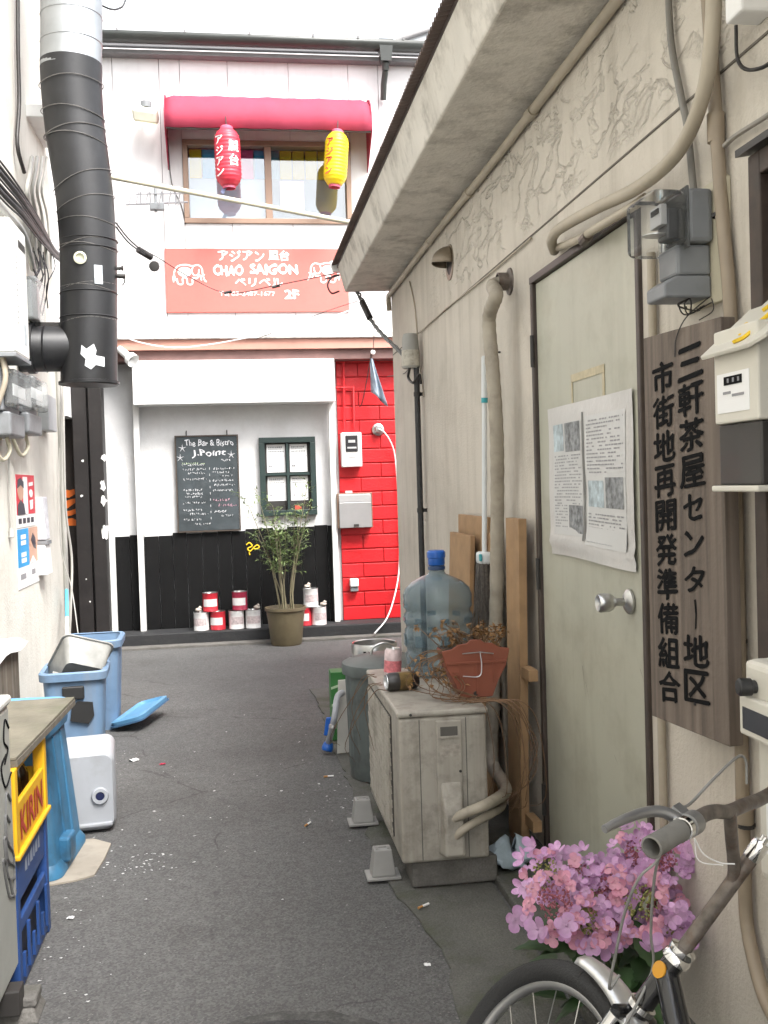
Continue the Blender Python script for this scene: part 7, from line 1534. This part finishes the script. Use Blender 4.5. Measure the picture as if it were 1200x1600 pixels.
obj('grip', MB().lathe([(0.0115, 0), (0.0165, 0.002), (0.0165, 0.012), (0.0155, 0.014), (0.0162, 0.075), (0.0165, 0.085), (0.0135, 0.086), (0.0115, 0.07), (0.011, 0.03)], g0, 20, tuple(gd), caps=False), gripm, bk, smooth=50)
obj('grip_collar', MB().lathe([(0.0118, -0.016), (0.0175, -0.014), (0.0175, -0.003), (0.0118, -0.001)], g0, 18, tuple(gd), caps=False), chrome, bk, smooth=40)
obj('end_hole', MB().lathe([(0.001, 0), (0.0112, 0), (0.0112, 0.002), (0.001, 0.002)], g0+gd*0.05, 14, tuple(gd)), darkmetal, bk)
gl = gd.cross(ax).normalized(); gl = gl if gl.dot(h) > 0 else -gl
lever = [g0-gd*0.02+gl*0.01, g0-gd*0.0+gl*0.034+ax*0.004, g0+gd*0.03+gl*0.05, g0+gd*0.075+gl*0.058-ax*0.006, g0+gd*0.105+gl*0.062-ax*0.014]
obj('brake_lever', MB().tube(lever, [0.010, 0.006], 10, 5), alu, bk, smooth=60)
obj('lever_clamp', MB().lathe([(0.0118, -0.045), (0.018, -0.043), (0.018, -0.02), (0.0118, -0.018)], g0, 16, tuple(gd), caps=False).obox(g0-gd*0.043-ax*0.008, gd*0.02, ax*0.016, gl*0.034), alu, bk, smooth=40)
cab = M('grey_brake_cable', (0.22, 0.215, 0.2), 0.5)
p0 = g0-gd*0.04+gl*0.03
obj('brake_cable', MB().tube([p0, at(1078, 1256, Y=1.56), at(1110, 1222, Y=1.58), at(1143, 1190, Y=1.60), at(1158, 1181, Y=1.62), at(1166, 1192, Y=1.62), at(1167, 1225, Y=1.62)], 0.0026, 6, 5), cab, bk, smooth=60)
obj('brake_cable', MB().tube([p0, at(1030, 1340, Y=1.5), at(1000, 1370, Y=1.52), at(978, 1420, Y=1.55), at(962, 1490, Y=1.58), at(952, 1545, Y=1.6), sp(0.31, 0.05, 0.03)], 0.0024, 6, 5), cab, bk, smooth=60); obj('shift_cable', MB().tube([p0, at(1028, 1345, Y=1.52), at(1020, 1400, Y=1.55), at(1017, 1460, Y=1.58), at(1018, 1520, Y=1.6), sp(0.25, 0.06, -0.05)], 0.0024, 6, 5), cab, bk, smooth=60)
obj('bare_wire', MB().tube([at(1085, 1310, Y=1.5), at(1100, 1335, Y=1.5), at(1125, 1348, Y=1.5), at(1148, 1350, Y=1.5)], 0.0012, 5, 5).tube([at(1085, 1310, Y=1.5), at(1092, 1345, Y=1.5), at(1130, 1352, Y=1.5)], 0.001, 5, 5), white, bk)
# fender: short chrome arc over the rear-upper part of the front wheel
vs = []; fs = []; n_ = 22
for i in range(n_+1):
    a = R_(2-66*i/n_)
    for j in range(7):
        b_ = R_(-98+196*j/6); rr_ = RW+0.004+0.018*math.cos(b_); vs.append(Wc+(up*math.cos(a)+h*math.sin(a))*rr_+sdl*0.034*math.sin(b_))
for i in range(n_):
    for j in range(6): k = i*7+j; fs.append((k, k+1, k+8, k+7))
obj('fender', MB().add(vs, fs), M('polished_fender', (0.72, 0.72, 0.71), 0.28, 0.75, var=0.05), bk, smooth=70, solid=0.0015, recalc=False)
m_ = MB(); pv = sp(0.262, 0.0, -0.03)
for s_ in (-1, 1): m_.tube([pv+sdl*0.008*s_, pv+sdl*0.035*s_-up*0.012, pv+sdl*0.032*s_-up*0.045], 0.006, 8, 4)
m_.cyl(pv+ah*0.012, pv-ah*0.03, 0.008); m_.tube([pv+sdl*0.035, pv+sdl*0.04+up*0.015, pv+sdl*0.03+up*0.03], 0.004, 6)
obj('calliper_brake', m_, alu, bk, smooth=50)
# frame, rear wheel, saddle (behind and below the view)
fh = Vector((math.sin(R_(-14)), math.cos(R_(-14)), 0)); fs_ = Vector((-fh.y, fh.x, 0)); fup = EZ*math.cos(LEAN*0.7)-fs_*math.sin(LEAN*0.7)
Rc = Wc-fh*0.93; Rc.z = RW*math.cos(LEAN*0.7)+0.012; Rc.x = min(Rc.x, 0.72)
bb_ = (Wc+Rc)/2-fh*0.06+fup*0.02; seat_t = bb_-fh*0.12+fup*0.42
obj('main_tube', MB().tube([sp(0.36), (sp(0.36)+bb_)/2-EZ*0.03, bb_], 0.021, 14, 4), frm, bk, smooth=60)
obj('seat_tube', MB().cyl(bb_, seat_t, 0.016), frm, bk, smooth=60)
obj('chain_stay', MB().tube([bb_, Rc+fs_*0.055], 0.009, 8).tube([bb_, Rc-fs_*0.055], 0.009, 8).tube([seat_t-fup*0.1, Rc+fs_*0.056], 0.008, 8).tube([seat_t-fup*0.1, Rc-fs_*0.056], 0.008, 8), frm, bk, smooth=60)
fsl = fup.cross(fh); wheel(Rc, fh, fup, fsl)
m_ = MB(); q = seat_t+fup*0.04; rr = []
for i in range(9):
    t_ = i/8; w_ = 0.02+0.07*max(0, (t_-0.35)/0.65)**0.8; c_ = q+fh*(0.13-0.25*t_)
    rr.append([c_-fsl*w_, c_-fsl*w_*0.7+fup*0.03, c_+fup*0.04, c_+fsl*w_*0.7+fup*0.03, c_+fsl*w_, c_-fup*0.015])
loft(m_, rr); obj('saddle', m_, M('black_plastic', (0.02, 0.02, 0.02)), bk, smooth=60)
m_ = MB().lathe([(0.05, -0.002), (0.075, -0.002), (0.075, 0.002), (0.05, 0.002)], bb_-fsl*0.05, 24, tuple(fsl), caps=False); m_.tube([bb_-fsl*0.06, bb_-fsl*0.065+fh*0.15], 0.008, 8); m_.obox(bb_-fsl*0.13+fh*0.12, fsl*0.06, fh*0.06, fup*0.015)
obj('crank', m_, alu, bk)

# ================================================================== background beyond the roof, litter, manhole
bgb = thing('white_tower', 'tall plain white building rising behind the shop roof', 'building', (0, 16, 0))
xa, xb, xc = at(490, 40, Y=15).x, at(546, 40, Y=15).x, -8
obj('wall', MB().box(-8, xa-0.012, 15, 18, 0, 11), M('tower_white', (0.74, 0.76, 0.78), 0.7, var=0.02), bgb); obj('wall', MB().box(xa+0.012, xb, 15.0, 18, 0, 11), M('tower_white', (0.8, 0.8, 0.8)), bgb)
obj('joint', MB().box(xa-0.0115, xa+0.0115, 15.02, 15.2, 0, 11), M('joint_blue_grey', (0.45, 0.5, 0.55), 0.7), bgb)
bg2 = thing('distant_house', 'pale roof with a curved grey edge beyond the shop at right', 'building', (4.5, 18, 0))
P = [at(590, 82, Y=17), at(620, 66, Y=17), at(660, 52, Y=17), at(720, 34, Y=17), at(800, 10, Y=17)]
zb = P[0].z-3
obj('wall', MB().prism([(p.x, p.z) for p in P]+[(P[-1].x, 0), (P[0].x, 0)], (0, 17, 0), EX, EZ, (0, 3, 0)), M('tower_white', (0.8, 0.8, 0.8)), bg2); obj('verge', MB().tube([p+Vector((0, -0.04, 0.0)) for p in P], 0.045, 8, 4), M('grey_eave', (0.33, 0.32, 0.32)), bg2, smooth=60)
obj('cable', MB().tube([at(160, 8, Y=10), at(172, 14, Y=10), at(186, 14, Y=10), at(197, 0, Y=10), at(200, -20, Y=10)], 0.012, 6, 5), M('black_cable', (0.03, 0.03, 0.03)), bgb) if False else None
tag(obj('aerial_wire', MB().tube([at(150, 4, Y=6.5), at(172, 14, Y=6.6), at(186, 13, Y=6.7), at(196, 0, Y=6.8), at(210, -60, Y=7.5)], 0.007, 6, 5), M('black_cable', (0.03, 0.03, 0.03)), smooth=60), 'short dark wire curving from the silver duct into the sky', 'wire')
# manhole
mc = Vector((0.03, 2.17, 0)); mh_ = thing('manhole_cover', 'round manhole cover with pale mortar ring at the bottom of the picture', 'manhole', tuple(mc))
n_ = 64; rng = random.Random(2); vs = []; fs = []
for i in range(n_):
    a = 2*math.pi*i/n_
    for r0, z in ((0.375+rng.gauss(0, 0.006), 0.0028), (0.415+rng.gauss(0, 0.010), 0.0024)): vs.append((mc.x+r0*math.cos(a), mc.y+r0*math.sin(a), z))
for i in range(n_): j = (i+1) % n_; fs.append((2*i, 2*i+1, 2*j+1, 2*j))
obj('mortar_ring', MB().add(vs, fs), M('worn_mortar', (0.075, 0.074, 0.07), 0.9, var=0.25, vscale=20, fine=0.6, dirt=(0.15, 0.148, 0.14), damt=0.8, dscale=30), mh_, recalc=False)
obj('cover', MB().lathe([(0.001, 0.0036), (0.372, 0.0036), (0.374, 0.0)], mc, 64, caps=False), M('cast_iron', (0.05, 0.05, 0.05), 0.7, 0.2, var=0.2, fine=0.4, bump=0.5, bscale=90), mh_)
# litter: uncountable scraps in one object, the bigger pieces singly
rng = random.Random(99); mb = MB(); mg = MB()
def scrap(m_, x, y, s_):
    a = rng.uniform(0, 6.28); n_ = rng.choice((3, 4, 5)); m_.add([(x+s_*rng.uniform(0.6, 1.2)*math.cos(a+6.28*i/n_), y+s_*rng.uniform(0.4, 1.1)*math.sin(a+6.28*i/n_), 0.0025+rng.uniform(0, s_*0.35)) for i in range(n_)], [tuple(range(n_))])
for cx, cy, sx_, sy_, n_ in ((-0.40, 3.72, 0.06, 0.05, 46), (-0.35, 4.1, 0.16, 0.25, 22), (-0.3, 4.6, 0.2, 0.3, 16), (-0.57, 3.2, 0.05, 0.25, 26), (0.36, 4.5, 0.1, 0.25, 30), (0.32, 5.2, 0.12, 0.4, 16), (0.0, 3.6, 0.4, 0.6, 22), (0.1, 5.5, 0.4, 0.8, 14), (-0.45, 2.9, 0.06, 0.2, 14), (-0.60, 5.2, 0.05, 0.2, 20)):
    for k in range(n_): scrap(mb, rng.gauss(cx, sx_), rng.gauss(cy, sy_), rng.uniform(0.002, 0.0075))
lt = obj('litter_scraps', mb, M('scrap_white', (0.55, 0.55, 0.54), 0.8, var=0.2), recalc=False); lt['kind'] = 'stuff'; lt['label'] = 'tiny white scraps strewn over the asphalt'; lt['category'] = 'litter'
for k in range(500):
    scrap(mg, rng.uniform(-0.62, 0.5), rng.uniform(2.4, 8.5), rng.uniform(0.0015, 0.004))
for k in range(160): scrap(mg, rng.gauss(0.52, 0.04), rng.uniform(2.4, 3.4), rng.uniform(0.0015, 0.004))
gr = obj('loose_grit', mg, M('grit_grey', (0.2, 0.19, 0.18), 0.9, var=0.3, rnd=0.2), recalc=False); gr['kind'] = 'stuff'; gr['label'] = 'grey grit scattered on the asphalt'; gr['category'] = 'grit'
def crumple(px, py, s_, mat, label, cat, h_=0.3, name='paper_scrap', zf=0.0):
    p = at(px, py, Z=0.0); vs = []; nn = 7
    for i in range(nn):
        for j in range(nn): vs.append((p.x+(i/6-0.5)*s_*rng.uniform(0.8, 1.1), p.y+(j/6-0.5)*s_*0.8*rng.uniform(0.8, 1.1), 0.003+zf+abs(rng.gauss(0, h_*s_*0.35))))
    tag(obj(name, MB().add(vs, [(i*nn+j, (i+1)*nn+j, (i+1)*nn+j+1, i*nn+j+1) for i in range(nn-1) for j in range(nn-1)]), mat, smooth=30, recalc=False), label, cat)
crumple(210, 1189, 0.05, paper, 'largest white paper scrap on the asphalt before the blue lid', 'paper'); crumple(254, 1195, 0.03, M('red_scrap', (0.5, 0.03, 0.08), 0.5), 'small red scrap on the asphalt', 'scrap'); crumple(110, 1436, 0.022, paper, 'white scrap on the asphalt beside the dark blue crate', 'paper'); crumple(668, 1516, 0.02, paper, 'white scrap on the mossy concrete by the wheel', 'paper', zf=0.012)
def butt(px, py, ang, label, z=0.006):
    p = at(px, py, Z=z); d = Vector((math.cos(ang), math.sin(ang), 0)); t_ = thing('cigarette_end', label, 'cigarette', (p.x, p.y, z), 'cigarette ends on the ground')
    obj('paper', MB().cyl(p, p+d*0.028, 0.004, n=8), paper, t_, smooth=50); obj('filter', MB().cyl(p-d*0.018, p-d*0.0002, 0.004, n=8), M('cork_filter', (0.45, 0.22, 0.07), 0.7), t_, smooth=50)
butt(660, 1416, 0.6, 'cigarette end on the mossy concrete strip', 0.017); butt(480, 1288, 1.0, 'white cigarette end on the asphalt before the plastic foot'); butt(512, 1213, 0.05, 'cigarette end on the asphalt beside the dustbin')
